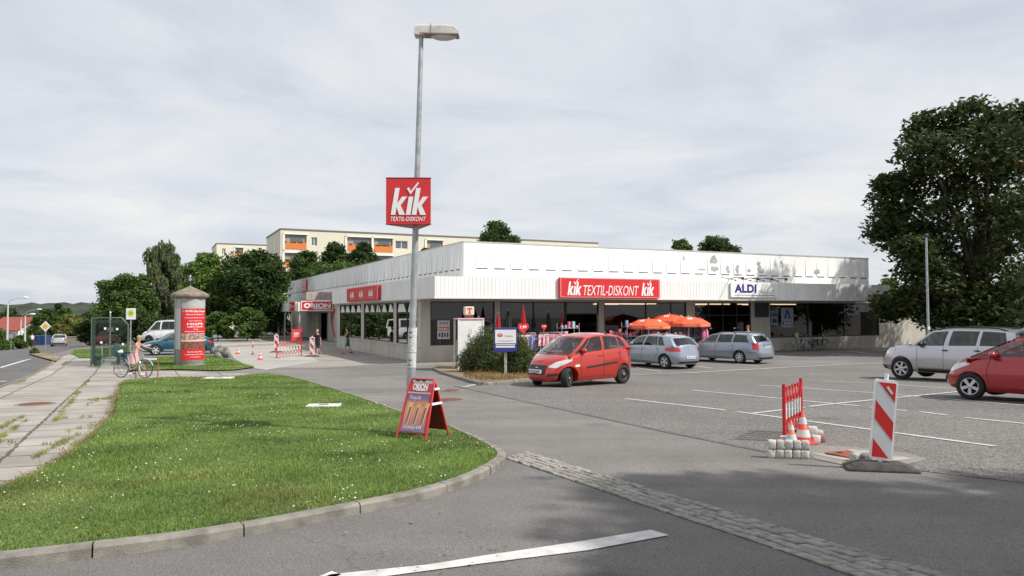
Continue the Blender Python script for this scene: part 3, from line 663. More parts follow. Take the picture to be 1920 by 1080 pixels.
# windows
def window(x0, x1, z0, z1, nv, f, glassm, name='window', hz_=None, parent=shop, fm=m_frame):
    fw = MB(); t = .06
    fw.bb((x0, .03, z0), (x0 + t, .13, z1)).bb((x1 - t, .03, z0), (x1, .13, z1)).bb((x0 + t, .03, z0), (x1 - t, .13, z0 + t)).bb((x0 + t, .03, z1 - t), (x1 - t, .13, z1))
    for i in range(1, nv): xx = x0 + (x1 - x0) * i / nv; fw.bb((xx - .025, .035, z0 + t), (xx + .025, .125, z1 - t))
    for h in (hz_ or []): fw.bb((x0 + t, .034, h - .03), (x1 - t, .124, h + .03))
    g = MB(); g.add([(x0 + t / 2, .08, z0 + t / 2), (x1 - t / 2, .08, z0 + t / 2), (x1 - t / 2, .08, z1 - t / 2), (x0 + t / 2, .08, z1 - t / 2)], [(0, 1, 2, 3)])
    for mb in (fw, g):
        if f: mb.v = [f(v) for v in mb.v]
    o = fw.build(name, fm, parent); g.build('pane', glassm, o, rec=False); return o
for a, b, k in fr:
    if k == 'win': window(a, b, SILL, HEAD, 2 if b - a > 4 else 1, None, m_glassd)
    elif k == 'aldi': window(a, b, SILL, HEAD, 3, None, m_glassd)
    elif k == 'kik': window(a, fx(1062), .1, HEAD, 2, None, m_glassd); window(fx(1062), b, 2.35, HEAD, 1, None, m_glassd)
    else: window(a, b, .02, HEAD, 4, None, m_glassd, 'door', [2.25])
sidef = lambda v: (v[1], v[0], v[2])
for a, b in sw: window(a, b, SILL, HEAD, 2, sidef, m_glasss, hz_=[2.45])
# striped awnings inside the side windows
m_awn = M('awning_white', (.7, .7, .68), .8)
c = MB()
for a, b in sw:
    n = max(2, int((b - a) / 1.25)); p = (b - a) / n
    for i in range(n):
        y0 = a + i * p + .18; y1 = a + (i + 1) * p - .25
        c.add([(.05, y0, 2.5), (.05, y1 + .12, 2.5), (.06, y1 - .1, 2.93), (.06, y0 + .45, 2.93)], [(0, 1, 2, 3)])
c.build('window_blinds', m_awn, shop, rec=False)
# interior
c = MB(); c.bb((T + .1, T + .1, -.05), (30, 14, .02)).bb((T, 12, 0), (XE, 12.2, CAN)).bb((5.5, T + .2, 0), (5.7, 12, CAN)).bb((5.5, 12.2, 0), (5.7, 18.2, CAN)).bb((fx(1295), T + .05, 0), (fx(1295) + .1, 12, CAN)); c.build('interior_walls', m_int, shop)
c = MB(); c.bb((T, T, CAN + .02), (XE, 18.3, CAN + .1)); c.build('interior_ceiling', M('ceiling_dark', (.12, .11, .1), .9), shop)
c = MB(); rs = random.Random(3)
for x0 in (12.2, 15.2, 18.4, 21.6, 24.4): c.bb((x0, 3, 0), (x0 + .9, 10, 1.75))
c.build('shop_shelves', M('shelf_goods', (.12, .1, .09), .8, var=.8, vs=5, col2=(.02, .03, .05)), shop)
for x, y in ((12.5, 2.), (12.2, 3.2), (14.2, 2.4), (14.6, 3.8), (19.1, 2.6), (21, 3.4), (22.6, 2.4), (24.6, 2.6), (27, 3.4), (13.2, 5), (20.5, 5.2), (25.5, 5)):
    c = MB(); c.bb((x, y, CAN - .22), (x + 1.9, y + .1, CAN - .15)); c.build('ceiling_tube', m_tube, shop)
# dark notice board beside the door, posters in the windows
c = MB(); a, b = fx(1415), fx(1441); c.bb((a, -.05, hz(595, a, 0, 1415)), (b, -.002, 3.02)); c.build('dark_panel', M('panel_dark', (.03, .035, .04), .5), shop, bevel=.01)
def poster(px0, px1, py0, py1, base, name, y=-.015, extra=None):
    x0, x1 = fx(px0), fx(px1); z0, z1 = hz(py1, x0, 0, px0), hz(py0, x0, 0, px0)
    mb = MB(); mb.bb((x0, y + .085, z0), (x1, y + .08, z1), mi=0); w_, h_ = x1 - x0, z1 - z0
    if extra: extra(mb, FR(((x0 + x1) / 2, y + .079, (z0 + z1) / 2), (1, 0, 0)), w_, h_)
    mb.build(name, [base, m_red, m_signw, M('print_dark', (.03, .03, .05), .6), M('print_blue', (.02, .06, .25), .5)], shop)
def post_a(mb, f, w_, h_):
    mb.box((0, -.003, h_ * .05), (w_ * .86, .004, h_ * .2), f, mi=1); mb.txt('ROHBAU', w_ * .75, h_ * .12, f @ Matrix.Translation((0, -.004, h_ * .05)), bold=.02, mi=2)
    mb.txt('% % %', w_ * .7, h_ * .12, f @ Matrix.Translation((0, 0, h_ * .35)), bold=.02, mi=3)
    for i in range(4): mb.box((-w_ * .33 + i * w_ * .22, -.003, -h_ * .28), (w_ * .13, .004, h_ * random.uniform(.18, .3)), f, mi=3)
def post_b(mb, f, w_, h_):
    mb.prism([(-w_ * .3, -h_ * .05), (-w_ * .1, -h_ * .05), (0, h_ * .28), (w_ * .1, -h_ * .05), (w_ * .3, -h_ * .05), (w_ * .06, h_ * .42), (-w_ * .06, h_ * .42)], -.006, -.002, f, mi=4)
    mb.box((0, -.003, -h_ * .28), (w_ * .8, .004, h_ * .16), f, mi=4); mb.txt('ALDI', w_ * .6, h_ * .11, f @ Matrix.Translation((0, -.004, -h_ * .28)), bold=.03, mi=2)
def post_c(mb, f, w_, h_):
    mb.box((0, -.003, h_ * .2), (w_ * .8, .004, h_ * .2), f, mi=4); mb.box((0, -.003, -h_ * .2), (w_ * .6, .004, h_ * .25), f, mi=3)
m_poster = M('poster_paper', (.55, .56, .55), .6)
poster(821, 844, 601, 636, m_poster, 'window_poster', extra=post_a)
poster(1466, 1489, 577, 614, M('poster_pale', (.3, .36, .42), .5), 'window_poster', extra=post_b); poster(1447, 1460, 582, 610, M('poster_pale'if 0 else 'poster_pale2', (.2, .25, .3), .5), 'window_poster', extra=post_c)
c = MB()
for a in (1330, 1376, 1402): c.bb((fx(a), .07, 1.42), (fx(a + (6 if a != 1402 else 5)), .075, 1.5))
c.build('door_stickers', M('sticker_white', (.6, .6, .6), .6), shop)
c = MB(); c.txt('24', .3, .16, FR((fx(1087), .06, 2.55), (1, 0, 0))); c.build('number_sign', M('number_pale', (.35, .35, .35), .6), shop)
# white end block and low wall beyond the shop
eb = thing('garden_wall', 'pale sunlit concrete wall end standing beyond the shop under the tree', 'wall', (atY(1768, 600, 50).x, 50, GZ), ANG)
c = MB(); c.bb((-.55, -.1, 0), (.55, .9, 2.35)); c.build('wall_block', M('pale_concrete', (.55, .53, .48), .85, var=.4, vs=2.5), eb, bevel=.02); c = MB(); c.bb((-.6, -.15, 2.35), (.6, .95, 2.42)); c.build('coping', m_kerb, eb)
# graphic on the white side wall: red telephone handset outline
c = MB(); y = ly(625, 2.5); f = FR((2.495, y - .2, 1.6), (0, -1, 0), None, (0, 0, 1))
f = Matrix(((0, 1, 0, 2.49), (-1, 0, 0, y), (0, 0, 1, 1.6), (0, 0, 0, 1)))
arc = [(-.9 + .75 * (1 - math.sin(t * math.pi)) * 1.2 + .5, -1.25 + 2.5 * t) for t in [i / 12 for i in range(13)]]
c.prism([(p[0], p[1]) for p in arc] + [(p[0] + .25 + .25 * abs(i - 6) / 6, p[1] * .96) for i, p in list(enumerate(arc))[::-1]], -.02, 0, f)
c.build('red_graphic', m_red, shop)
c = MB(); c.disc((-.9, .55), .38, .01, f, 20, .5); c.build('grey_graphic', M('graphic_grey', (.2, .2, .2), .5), shop)
# ---------------------------------------------------------------- logo pieces (sheared heavy letters with a tick instead of the i's dot)
def logo(mb, f, w_, h_, mi):
    """three sheared heavy letters, h_ = ascender height"""
    f = f @ Matrix(((1, 0, .16, 0), (0, 1, 0, 0), (0, 0, 1, 0), (0, 0, 0, 1)))
    u = w_ / 2.62; a, b = -.002, -.008; st = u * .34
    def k(x):
        mb.prism([(x, 0), (x + st, 0), (x + st, h_), (x, h_)], b, a, f, mi)
        mb.prism([(x + st, h_ * .30), (x + u * .62, 0), (x + u * 1.06, 0), (x + u * .62, h_ * .36), (x + u * 1.0, h_ * .68), (x + u * .62, h_ * .68), (x + st, h_ * .42)], b, a, f, mi)
    x = -w_ / 2; k(x); mb.prism([(x + u * 1.12, 0), (x + u * 1.12 + st, 0), (x + u * 1.12 + st, h_ * .68), (x + u * 1.12, h_ * .68)], b, a, f, mi); k(x + u * 1.56)
    mb.prism([(x + u * .88, h_ * .98), (x + u * 1.02, h_ * 1.03), (x + u * 1.2, h_ * .88), (x + u * 1.62, h_ * 1.22), (x + u * 1.72, h_ * 1.18), (x + u * 1.22, h_ * .76)], b - .001, a, f, mi)
def front_sign():
    x0, x1 = fx(1046, FY0), fx(1234, FY0); z0, z1 = CAN + .02, CANT + .06; w_, h_ = x1 - x0, z1 - z0; o = O + A * ((x0 + x1) / 2) + B * (FY0 - .05)
    t = thing('shop_sign', 'long red sign with white lettering on the front canopy above the clothes stalls', 'shop sign', (o.x, o.y, GZ + z0), ANG)
    c = MB(); c.bb((-w_ / 2, -.14, 0), (w_ / 2, 0, h_)); c.build('sign_box', m_red, t, bevel=.015)
    c = MB(); e = .05; y = -.142
    for a, b in (((-w_ / 2 + .05, 0.03), (w_ / 2 - .05, .05)), ((-w_ / 2 + .05, h_ - .05), (w_ / 2 - .05, h_ - .03)), ((-w_ / 2 + .05, .05), (-w_ / 2 + .08, h_ - .05)), ((w_ / 2 - .08, .05), (w_ / 2 - .05, h_ - .05))): c.bb((a[0], y - .003, a[1]), (b[0], y, b[1]))
    c.build('sign_border', M('border_pink', (.75, .4, .4), .5), t)
    c = MB(); logo(c, FR((-w_ * .365, y, h_ * .13), (1, 0, 0)), w_ * .125, h_ * .66, 0); logo(c, FR((w_ * .365, y, h_ * .13), (1, 0, 0)), w_ * .125, h_ * .66, 0)
    c.txt('TEXTIL-DISKONT', w_ * .55, h_ * .5, FR((.0, y, h_ * .13 + h_ * .25), (1, 0, 0)), shear=.25); c.build('lettering', m_signw, t)
front_sign()
SIDE = Matrix(((0, 1, 0, 0), (-1, 0, 0, 0), (0, 0, 1, 0), (0, 0, 0, 1)))      # local x runs toward the viewer along -y, face looks -x
def side_sign(px0, px1, xl, z0, z1, name, label, cat, fill, depth=.12, mats=None):
    ya, yb = ly(px0, xl), ly(px1, xl); w_ = ya - yb; o = O + A * xl + B * ((ya + yb) / 2)
    t = thing(name, label, cat, (o.x, o.y, GZ + z0), ANG - math.pi / 2); c = MB(); c.bb((-w_ / 2, -depth, 0), (w_ / 2, 0, z1 - z0)); c.build('sign_box', m_red, t, bevel=.012)
    c = MB(); fill(c, w_, z1 - z0, -depth); c.build('lettering', m_signw, t); return t
def kikfill(c, w_, h_, y):
    for i in range(3):
        logo(c, FR((w_ * (-.3 + .3 * i), y - .002, h_ * .3), (1, 0, 0)), w_ * .13, h_ * .4, 0); c.txt('TEXTIL-DISKONT', w_ * .14, h_ * .06, FR((w_ * (-.3 + .3 * i), y - .002, h_ * .2), (1, 0, 0)))
    c.bb((w_ / 2 - .1, y - .004, .04), (w_ / 2 - .03, y - .001, h_ - .04))
side_sign(655, 714, FX0 - .02, CAN + .03, CANT - .1, 'shop_sign', 'red sign with three white logos on the grey side fascia', 'shop sign', kikfill, .18)
def smallfill(c, w_, h_, y):
    for i in range(3): c.txt(['kik', 'ORION', 'TEXTIL'][i], w_ * .6, h_ * .13, FR((0, y - .002, h_ * (.78 - .28 * i)), (1, 0, 0)), bold=.02)
side_sign(566, 575, BX0 - .1, 4.7, 5.9, 'wall_sign', 'small red sign high on the far end of the ribbed roof box', 'sign', smallfill, .08)
# ALDI sign with its row of spot lamps
def aldi():
    x0, x1 = fx(1368, FY0), fx(1456, FY0); z0, z1 = CAN + .12, CANT - .03; w_, h_ = x1 - x0, z1 - z0; o = O + A * ((x0 + x1) / 2) + B * (FY0 - .05)
    t = thing('shop_sign', 'white sign with dark blue letters on the canopy above the shop entrance', 'shop sign', (o.x, o.y, GZ + z0), ANG)
    c = MB(); c.bb((-w_ / 2, -.09, 0), (w_ / 2, 0, h_)); c.build('sign_box', M('sign_panel', (.82, .82, .82), .4), t, bevel=.01)
    c = MB(); c.txt('ALDI', w_ * .46, h_ * .58, FR((-w_ * .2, -.092, h_ * .6), (1, 0, 0)), bold=.045, sp=1.05); c.bb((-w_ * .43, -.096, h_ * .13), (w_ * .42, -.092, h_ * .16)); c.build('lettering', M('sign_blue', (.035, .025, .19), .4), t)
    c = MB(); c.txt('MARKT', w_ * .34, h_ * .24, FR((w_ * .25, -.092, h_ * .38), (1, 0, 0))); c.build('faint_lettering', M('faint_grey', (.55, .56, .58), .5), t)
    first = None; 
    for k, px in enumerate((1368, 1396, 1422, 1448)):
        x = fx(px, FY0); o = O + A * x + B * (FY0 - .02); lab = ['leftmost dark', 'second', 'third', 'rightmost'][k] + ' spot lamp on a thin arm above the white and blue sign'
        if first is None:
            s = thing('spot_lamp', lab, 'lamp', (o.x, o.y, GZ + CANT + .0), ANG, 'spot lamps above the white and blue sign'); first = s
            b = MB(); b.tube([(0, .1, -.1), (0, .1, .16), (0, -.35, .22), (.0, -1.0, .2)], .022, 6); b.tube([(-.55, .1, .26), (.5, .1, .12)], .02, 6); b.build('arm', m_dark, s)
            b = MB(); b.lathe([(.03, .07), (.08, .05), (.09, -.04), (.08, -.05)], 14, Matrix.Translation((0, -1.05, .16)) @ Matrix.Rotation(R(-30), 4, 'X')); b.lathe([(.02, .05), (.05, .02), (.06, -.04)], 12, Matrix.Translation((.5, .05, .1))); b.build('lamp_head', M('lamp_maroon', (.16, .03, .03), .4), s)
        else: dup(first, (o.x, o.y, GZ + CANT), ANG, lab)
aldi()
# Orion entrance canopy
oc = thing('entrance_canopy', 'grey flat entrance canopy on thin white posts at the far end of the shop', 'canopy', tuple(O + A * 0 + B * 31) + (GZ,), ANG)
CZ0, CZ1 = 2.62, 3.42; CX, CY = -.55, 12.5
c = MB(); c.bb((CX, -.05, CZ0), (2.48, 0, CZ1)).bb((CX, 0, CZ0), (CX + .05, CY, CZ1)).bb((CX + .05, 0, CZ1 - .2), (2.48, CY, CZ1 - .1)).bb((CX + .05, 0, CZ0), (2.48, CY, CZ0 + .06)); c.build('fascia', m_corrg, oc, bevel=.01)
for x, y in ((CX + .15, .15), (CX + .15, 4.0), (CX + .15, 8), (CX + .15, 12), (2.2, .15)):
    c = MB(); c.bb((x - .06, y - .06, -.02 if y < 16 else -1), (x + .06, y + .06, CZ0)); c.build('post', m_alu, oc)
c = MB(); c.tube([(CX - .9, 11.6, CZ1 - .08)] + [(CX - .9 + .22 * i, 11.6, CZ1 + (.3 if i % 2 else .02)) for i in range(1, 9)], .035, 6); c.build('zigzag_rail', m_white, oc)
# Orion signs
def orion():
    o = O + A * 1.05 + B * 30.93
    t = thing('shop_sign', 'wide red sign with big white word on the front edge of the grey entrance canopy', 'shop sign', (o.x, o.y, GZ + CZ0 + .05), ANG); w_, h_ = 2.75, .85
    c = MB(); c.bb((-w_ / 2, -.1, 0), (w_ / 2, 0, h_)); c.build('sign_box', m_signw, t, bevel=.01)
    c = MB(); c.bb((-w_ / 2 + .06, -.106, .06), (w_ / 2 - .06, -.101, h_ - .06)); c.build('sign_face', m_red, t)
    c = MB(); c.txt('ORION', w_ * .84, h_ * .5, FR((0, -.108, h_ * .53), (1, 0, 0)), bold=.05, ext=.004); c.bb((-.25, -.112, h_ * .16), (w_ * .42, -.107, h_ * .24)); c.prism([(-.55, h_ * .3), (-.38, h_ * .3), (-.2, h_ * .16), (-.2, h_ * .24)][:4], -.112, -.107); c.build('lettering', m_signw, t)
    o = O + A * (CX - .02) + B * 33.6
    t = thing('shop_sign', 'dark red sign with small white lettering on the shaded side of the entrance canopy', 'shop sign', (o.x, o.y, GZ + CZ0 + .05), ANG - math.pi / 2)
    c = MB(); c.bb((-1.4, -.08, 0), (1.4, 0, .8)); c.build('sign_box', m_red, t, bevel=.01)
    c = MB(); c.txt('ORION', 1.0, .38, FR((-.75, -.082, .45), (1, 0, 0)), bold=.04); c.txt('FACHGESCHÄFT', 1.35, .18, FR((.6, -.082, .4), (1, 0, 0)), bold=.02); c.bb((-.9, -.086, .16), (-.3, -.082, .2)); c.build('lettering', m_signw, t)
    c = MB()
    c.bb((1.5, -.08, 0), (1.8, 0, .8)).bb((1.95, -.08, 0), (2.3, 0, .8)); c.build('light_box', M('light_box', (.75, .74, .6), .5), t)
orion()
# ---------------------------------------------------------------- phone box
def phone():
    p = G(879, 690, .1); t = thing('phone_booth', 'white phone booth with pink edge, T cube on top and scribbles on its back panel', 'phone booth', (p.x, p.y, p.z), R(14))
    H = 2.05; w2, d2 = .52, .5
    c = MB()
    for x in (-w2, w2):
        for y in (-d2, d2): c.bb((x - .035, y - .035, 0), (x + .035, y + .035, H))
    c.build('frame', m_white, t)
    c = MB(); c.bb((-w2 - .05, -d2 - .05, H), (w2 + .05, d2 + .05, H + .06)); c.build('roof', M('booth_pink', (.72, .42, .45), .5), t, bevel=.01)
    c = MB(); c.bb((-w2 + .04, -d2 - .02, .12), (w2 - .04, -d2 + .01, H - .02)); bk = c.build('back_panel', m_white, t, bevel=.01)
    c = MB()
    for x in (w2,): c.bb((x - .004, -d2 + .04, .25), (x + .004, d2 - .04, H - .05))
    c.bb((-w2 - .004, -d2 + .04, .25), (-w2 + .004, d2 - .04, H - .05)); c.build('side_pane', glass('booth_glass', (.6, .65, .65)), t)
    r = random.Random(5); c = MB()
    for k in range(26):
        x, z = r.uniform(-.25, .4), r.uniform(.75, 1.35); pts = []
        for _ in range(7): pts.append((x, -d2 - .024, z)); x += r.uniform(-.07, .1); z += r.uniform(-.09, .11)
        c.tube(pts, r.uniform(.003, .007), 4, mi=0 if k % 6 else 1)
    c.build('scribble', [M('scribble_black', (.03, .03, .03), .7), M('scribble_pink', (.55, .12, .2), .7)], t)
    c = MB(); c.cyl((0, 0, H + .05), (0, 0, H + .2), .04); c.build('sign_stem', m_red, t)
    c = MB(); c.box((0, 0, H + .37), (.4, .4, .36)); cu = c.build('sign_cube', M('cube_cream', (.74, .6, .42), .5), t, bevel=.04)
    c = MB(); c.txt('T', .2, .25, FR((0, -.203, H + .37), (1, 0, 0)), bold=.03); c.box((0, -.205, H + .265), (.12, .006, .03)); c.box((-.085, -.205, H + .46), (.03, .006, .06)); c.box((.085, -.205, H + .46), (.03, .006, .06)); c.build('letter', M('magenta_brown', (.38, .07, .1), .5), cu)
    c = MB(); c.bb((-.2, .25, .9), (.15, .45, 1.5)); c.build('phone_unit', m_dark, t)
    c = MB(); c.bb((-w2, -d2, 0), (w2, d2, .1)); c.build('base', m_kerb, t)
phone()
# ---------------------------------------------------------------- notice box on a post
def notice():
    p = G(948, 702, .1); t = thing('notice_box', 'blue and white notice box on a grey post standing among the bushes', 'notice board', (p.x, p.y, p.z), R(2)); k = p.y / F
    z0 = (702 - 660) * k; z1 = (702 - 615) * k; w_ = 43 * k
    c = MB(); c.bb((-.05, -.03, -.1), (.05, .05, z0)); c.build('post', M('concrete_post', (.45, .44, .42), .8), t)
    c = MB(); c.bb((-w_ / 2, -.12, z0), (w_ / 2, .12, z1)); c.build('cabinet', M('cabinet_blue', (.035, .045, .25), .4), t, bevel=.015)
    c = MB(); h_ = z1 - z0; c.bb((-w_ / 2 + .04, -.128, z0 + h_ * .36), (w_ / 2 - .04, -.122, z1 - .07)); c.bb((-w_ / 2 + .06, -.128, z0 + h_ * .18), (w_ / 2 - .08, -.122, z0 + h_ * .25)).bb((-w_ / 2 + .06, -.128, z0 + h_ * .28), (w_ / 2 - .08, -.122, z0 + h_ * .32)); c.build('panel', m_signw, t)
    c = MB(); c.disc((-w_ * .24, z0 + h_ * .7), .1, .004, Matrix.Translation((0, -.129, 0)), 20, .065); c.build('emblem', m_red, t)
    c = MB(); c.txt('OT', .12, .07, FR((-w_ * .24, -.134, z0 + h_ * .7), (1, 0, 0)), bold=.02); c.build('emblem_letters', m_signw, t)
    c = MB(); c.tube([(-.05 + .03 * i, -.131, z0 + h_ * .66 + .03 * math.sin(i * 1.7)) for i in range(11)], .006, 4); c.tube([(-.28 + .05 * i, -.131, z0 + h_ * .46 + .01 * math.sin(i * 2)) for i in range(12)], .005, 4); c.build('writing', M('ink_dark', (.04, .03, .05), .6), t)
notice()
# ================================================================ CARS
m_tyre = M('tyre_rubber', (.018, .018, .018), .85)
m_well = M('wheel_well', (.008, .008, .008), .95)
m_rim = M('alloy_silver', (.6, .61, .62), .35, .3)
m_rimd = M('steel_rim_dark', (.035, .035, .037), .5, .4)
m_cglass = glass('car_glass', (.42, .47, .46), 1., .07)
m_trim = M('car_trim_black', (.02, .02, .021), .55)
m_lamp = M('headlamp', (.62, .64, .66), .12, .35, coat=1.)
m_tail = M('tail_lamp', (.5, .015, .02), .15, coat=1.)
m_tailw = M('tail_lamp_clear', (.6, .5, .5), .2, coat=.6)
m_seat = M('seat_cloth', (.06, .06, .065), .9)
m_plw = M('plate_white', (.75, .75, .74), .4)
m_ink = M('plate_ink', (.02, .02, .02), .5)
m_chrome = M('chrome', (.7, .7, .72), .12, 1.)
def paint(name, c, metal=.45, rough=.28): return M(name, c, rough, metal, coat=1., spec=.5)
def interp(P, x):
    P = sorted(P)
    if x <= P[0][0]: return P[0][1]
    for (a, b), (c, d) in zip(P, P[1:]):
        if x <= c: t = (x - a) / (c - a); return b + (d - b) * t
    return P[-1][1]
def sinterp(P, x, w=.12):
    return sum(interp(P, x + w * k) * q for k, q in ((-1, .25), (-.5, .25), (0, 0), (.5, .25), (1, .25)))
def wheel(parent, x, y, r, wd, style, steer=0.):
    s = 1 if y > 0 else -1
    e = bpy.data.objects.new('wheel', None); 
    f = Matrix.Translation((x, y, r)) @ Matrix.Rotation(steer, 4, 'Z') @ (Matrix.Rotation(R(-90 * s), 4, 'X'))   # local z -> outward
    ri = r * (.66 if style != 'steel' else .6)
    c = MB(); n = 40; pr = [(ri, -wd), (r * .93, -wd), (r, -wd + .03), (r, -.03), (r * .94, 0), (ri + .02, .0), (ri, -.01)]
    vs = []
    for a, z in pr:
        for i in range(n): t = 2 * math.pi * i / n; vs.append((a * math.cos(t), a * math.sin(t), z))
    c.add(vs, [(k * n + i, k * n + (i + 1) % n, ((k + 1) % 7) * n + (i + 1) % n, ((k + 1) % 7) * n + i) for k in range(7) for i in range(n)], f, True)
    w = c.build('wheel', m_tyre, parent)
    c = MB(); c.lathe([(ri + .005, -.01), (ri + .005, -.05), (ri * .9, -.07), (.001, -.09)][::-1], 32, f, mi=1, cap=False)
    if style == 'steel':
        c.lathe([(ri * .98, -.015), (ri * .9, -.035), (ri * .72, -.035), (ri * .62, -.015), (ri * .3, -.012), (.02, -.005)][::-1], 32, f, mi=0, cap=False)
        for i in range(10): a = i * math.pi / 5; c.lathe([(.018, 0), (.018, .002)], 8, f @ Matrix.Translation((ri * .81 * math.cos(a), ri * .81 * math.sin(a), -.034)), mi=1)
        c.lathe([(.045, -.01), (.045, .006), (.03, .012)], 16, f, mi=2)
    else:
        n_ = {'five': 5, 'seven': 7, 'ten': 6}[style]
        rg = [(ri, -.012), (ri * .9, -.02), (ri * .9, -.04), (ri, -.04)]; vs = []
        for a, z in rg:
            for i in range(32): t = 2 * math.pi * i / 32; vs.append((a * math.cos(t), a * math.sin(t), z))
        c.add(vs, [(k * 32 + i, k * 32 + (i + 1) % 32, ((k + 1) % 4) * 32 + (i + 1) % 32, ((k + 1) % 4) * 32 + i) for k in range(4) for i in range(32)], f, True, 0)
        for i in range(n_):
            a = 2 * math.pi * i / n_ + .3; m = f @ Matrix.Rotation(a, 4, 'Z'); wA = ri * .13; wB = ri * (.2 if n_ == 5 else .15)
            c.add([(ri * .1, -wA, -.02), (ri * .93, -wB, -.02), (ri * .93, wB, -.02), (ri * .1, wA, -.02), (ri * .1, -wA, -.05), (ri * .93, -wB, -.05), (ri * .93, wB, -.05), (ri * .1, wA, -.05)], [(0, 1, 2, 3), (0, 4, 5, 1), (3, 2, 6, 7)], m, mi=0)
        c.lathe([(ri * .22, -.03), (ri * .2, -.01), (.01, -.008)], 16, f, mi=0)
    c.build('rim', [m_rimd if style == 'steel' else m_rim, m_well, m_chrome], w)
def car(name, label, cat, loc, rz, p, pmat, group=None):
    t = thing(name, label, cat, loc, rz, group); L, Wd, H = p['L'], p['W'], p['H']; xh = L / 2
    belt = p['belt']; zb = p.get('zb', .2); fprof, rprof = p['front'], p['rear']; wprof = p['wprof']; nf, nr = p.get('nf', 3.2), p.get('nr', 4.5)
    rows = [0, .02, .08, .16, .25, .35, .45, .55, .65, .74, .82, .89, .95, .985, 1.]; NT = 120
    th = [2 * math.pi * i / NT for i in range(NT)]; mb = MB(); vs = []
    xc = p.get('xc', 0.)
    for v in rows:
        xf = xh + interp(fprof, v); xr = -xh + interp(rprof, v); w = Wd / 2 * interp(wprof, v)
        for a in th:
            c_, s_ = math.cos(a), math.sin(a); e = nf if c_ > 0 else nr; m = (xf - xc) if c_ > 0 else (xc - xr)
            x = xc + m * math.copysign(abs(c_) ** (2 / e), c_); y = w * math.copysign(abs(s_) ** (2 / e), s_); bz = sinterp(belt, x); vs.append((x, y, zb + v * (bz - zb)))
    fs = [(k * NT + i, k * NT + (i + 1) % NT, (k + 1) * NT + (i + 1) % NT, (k + 1) * NT + i) for k in range(len(rows) - 1) for i in range(NT)]
    base = (len(rows) - 1) * NT; crown = p.get('crown', .06); last = base; mis = [0] * len(fs); G0, G1 = p['ws'][0], p['rw'][0]
    for q in (.93, .8, .6, .4, .2, 0.):
        k = len(vs)
        for i in range(NT): x, y, z = vs[base + i]; vs.append((x * (.985 + .015 * q) if q else x * .985, y * q, z + crown * (1 - q ** 2)))
        for i in range(NT):
            fs.append((last + i, last + (i + 1) % NT, k + (i + 1) % NT, k + i)); xm = vs[last + i][0]; mis.append(1 if (G1 + .1 < xm < G0 - .12 and q < .9) else 0)
        last = k
    fs.append(tuple(range(NT - 1, -1, -1))); mis.append(1)
    me = bpy.data.meshes.new('body'); me.from_pydata(vs, [], fs); bm = bmesh.new(); bm.from_mesh(me)
    for f, m in zip(bm.faces, mis): f.material_index = m; f.smooth = True
    bmesh.ops.remove_doubles(bm, verts=bm.verts, dist=.0005); bmesh.ops.recalc_face_normals(bm, faces=bm.faces); bm.to_mesh(me); bm.free()
    me.materials.append(pmat); me.materials.append(m_seat); me.materials.append(m_well)
    low = bpy.data.objects.new('body', me); COL.objects.link(low)
    r = p['r']; xa, xb = p['axF'], p['axR']; ar = r * p.get('arch', 1.14)
    cm = MB()
    for x in (xa, xb):
        for s in (1, -1):
            cm.cyl((x, s * (Wd / 2 - .36), r * 1.02), (x, s * (Wd / 2 + .2), r * 1.02), ar, n=48)
    cut = cm.build('cut', m_well); bo = low.modifiers.new('b', 'BOOLEAN'); bo.operation = 'DIFFERENCE'; bo.solver = 'EXACT'; bo.object = cut; bo.material_mode = 'TRANSFER'
    dg = bpy.context.evaluated_depsgraph_get(); nm = bpy.data.meshes.new_from_object(low.evaluated_get(dg)); bpy.data.objects.remove(cut); bpy.data.objects.remove(low)
    # greenhouse
    gb = MB(); xwb, xwt = p['ws']; xrb, xrt = p['rw']; roof = p['roof']; wb_, wt_ = Wd / 2 * p.get('gw', .9), Wd / 2 * p.get('gt', .7)
    cols = p['cols']            # (x bottom, x top, kind of the strip after it) front -> rear
    VR = [0, .06, .3, .55, .8, .91, 1.0]; bowF, bowR = p.get('bow', .16), p.get('bowr', .14); pc = .035
    def side(xb_, xt_, v, s=1):
        zb_ = sinterp(belt, xb_) - .02; zt_ = interp(roof, xt_) - .045; x = xb_ + (xt_ - xb_) * v; y = wb_ + (wt_ - wb_) * v + .035 * math.sin(math.pi * v)
        y *= 1 - pc * (2 * x / L) ** 2 - (.09 * max(0., -2 * x / L) ** 9 if not p.get('boxy') else 0); return (x, s * y, zb_ + (zt_ - zb_) * v)
    glassparts = []
    for s in (1, -1):
        for (xb0, xt0, kd), (xb1, xt1, _) in zip(cols, cols[1:]):
            for v0, v1 in zip(VR, VR[1:]):
                n = 5; isg = kd == 'G' and .05 < v0 < .85
                tgt = gb if not isg else MB()
                for i in range(n):
                    a0 = i / n; a1 = (i + 1) / n; q = lambda a, v: side(xb0 + (xb1 - xb0) * a, xt0 + (xt1 - xt0) * a, v, s)
                    m = 0 if kd in ('P',) else (1 if kd == 'B' and v0 > .02 and v0 < .9 else 0)
                    if kd == 'G' and not isg: m = 1 if .0 <= v0 < .05 else 0
                    tgt.add([q(a0, v0), q(a1, v0), q(a1, v1), q(a0, v1)], [(0, 1, 2, 3)], smooth=True, mi=m)
                if isg: glassparts.append((s, xb0, tgt))
    def cross(xbt, xtt, v, c, bow):
        x, y, z = side(xbt, xtt, max(v, 0))
        if v < 0: z -= .07
        return (x + bow * (1 - c * c), c * y, z + (.0 if v < .99 else 0) + .025 * v * (1 - c * c))
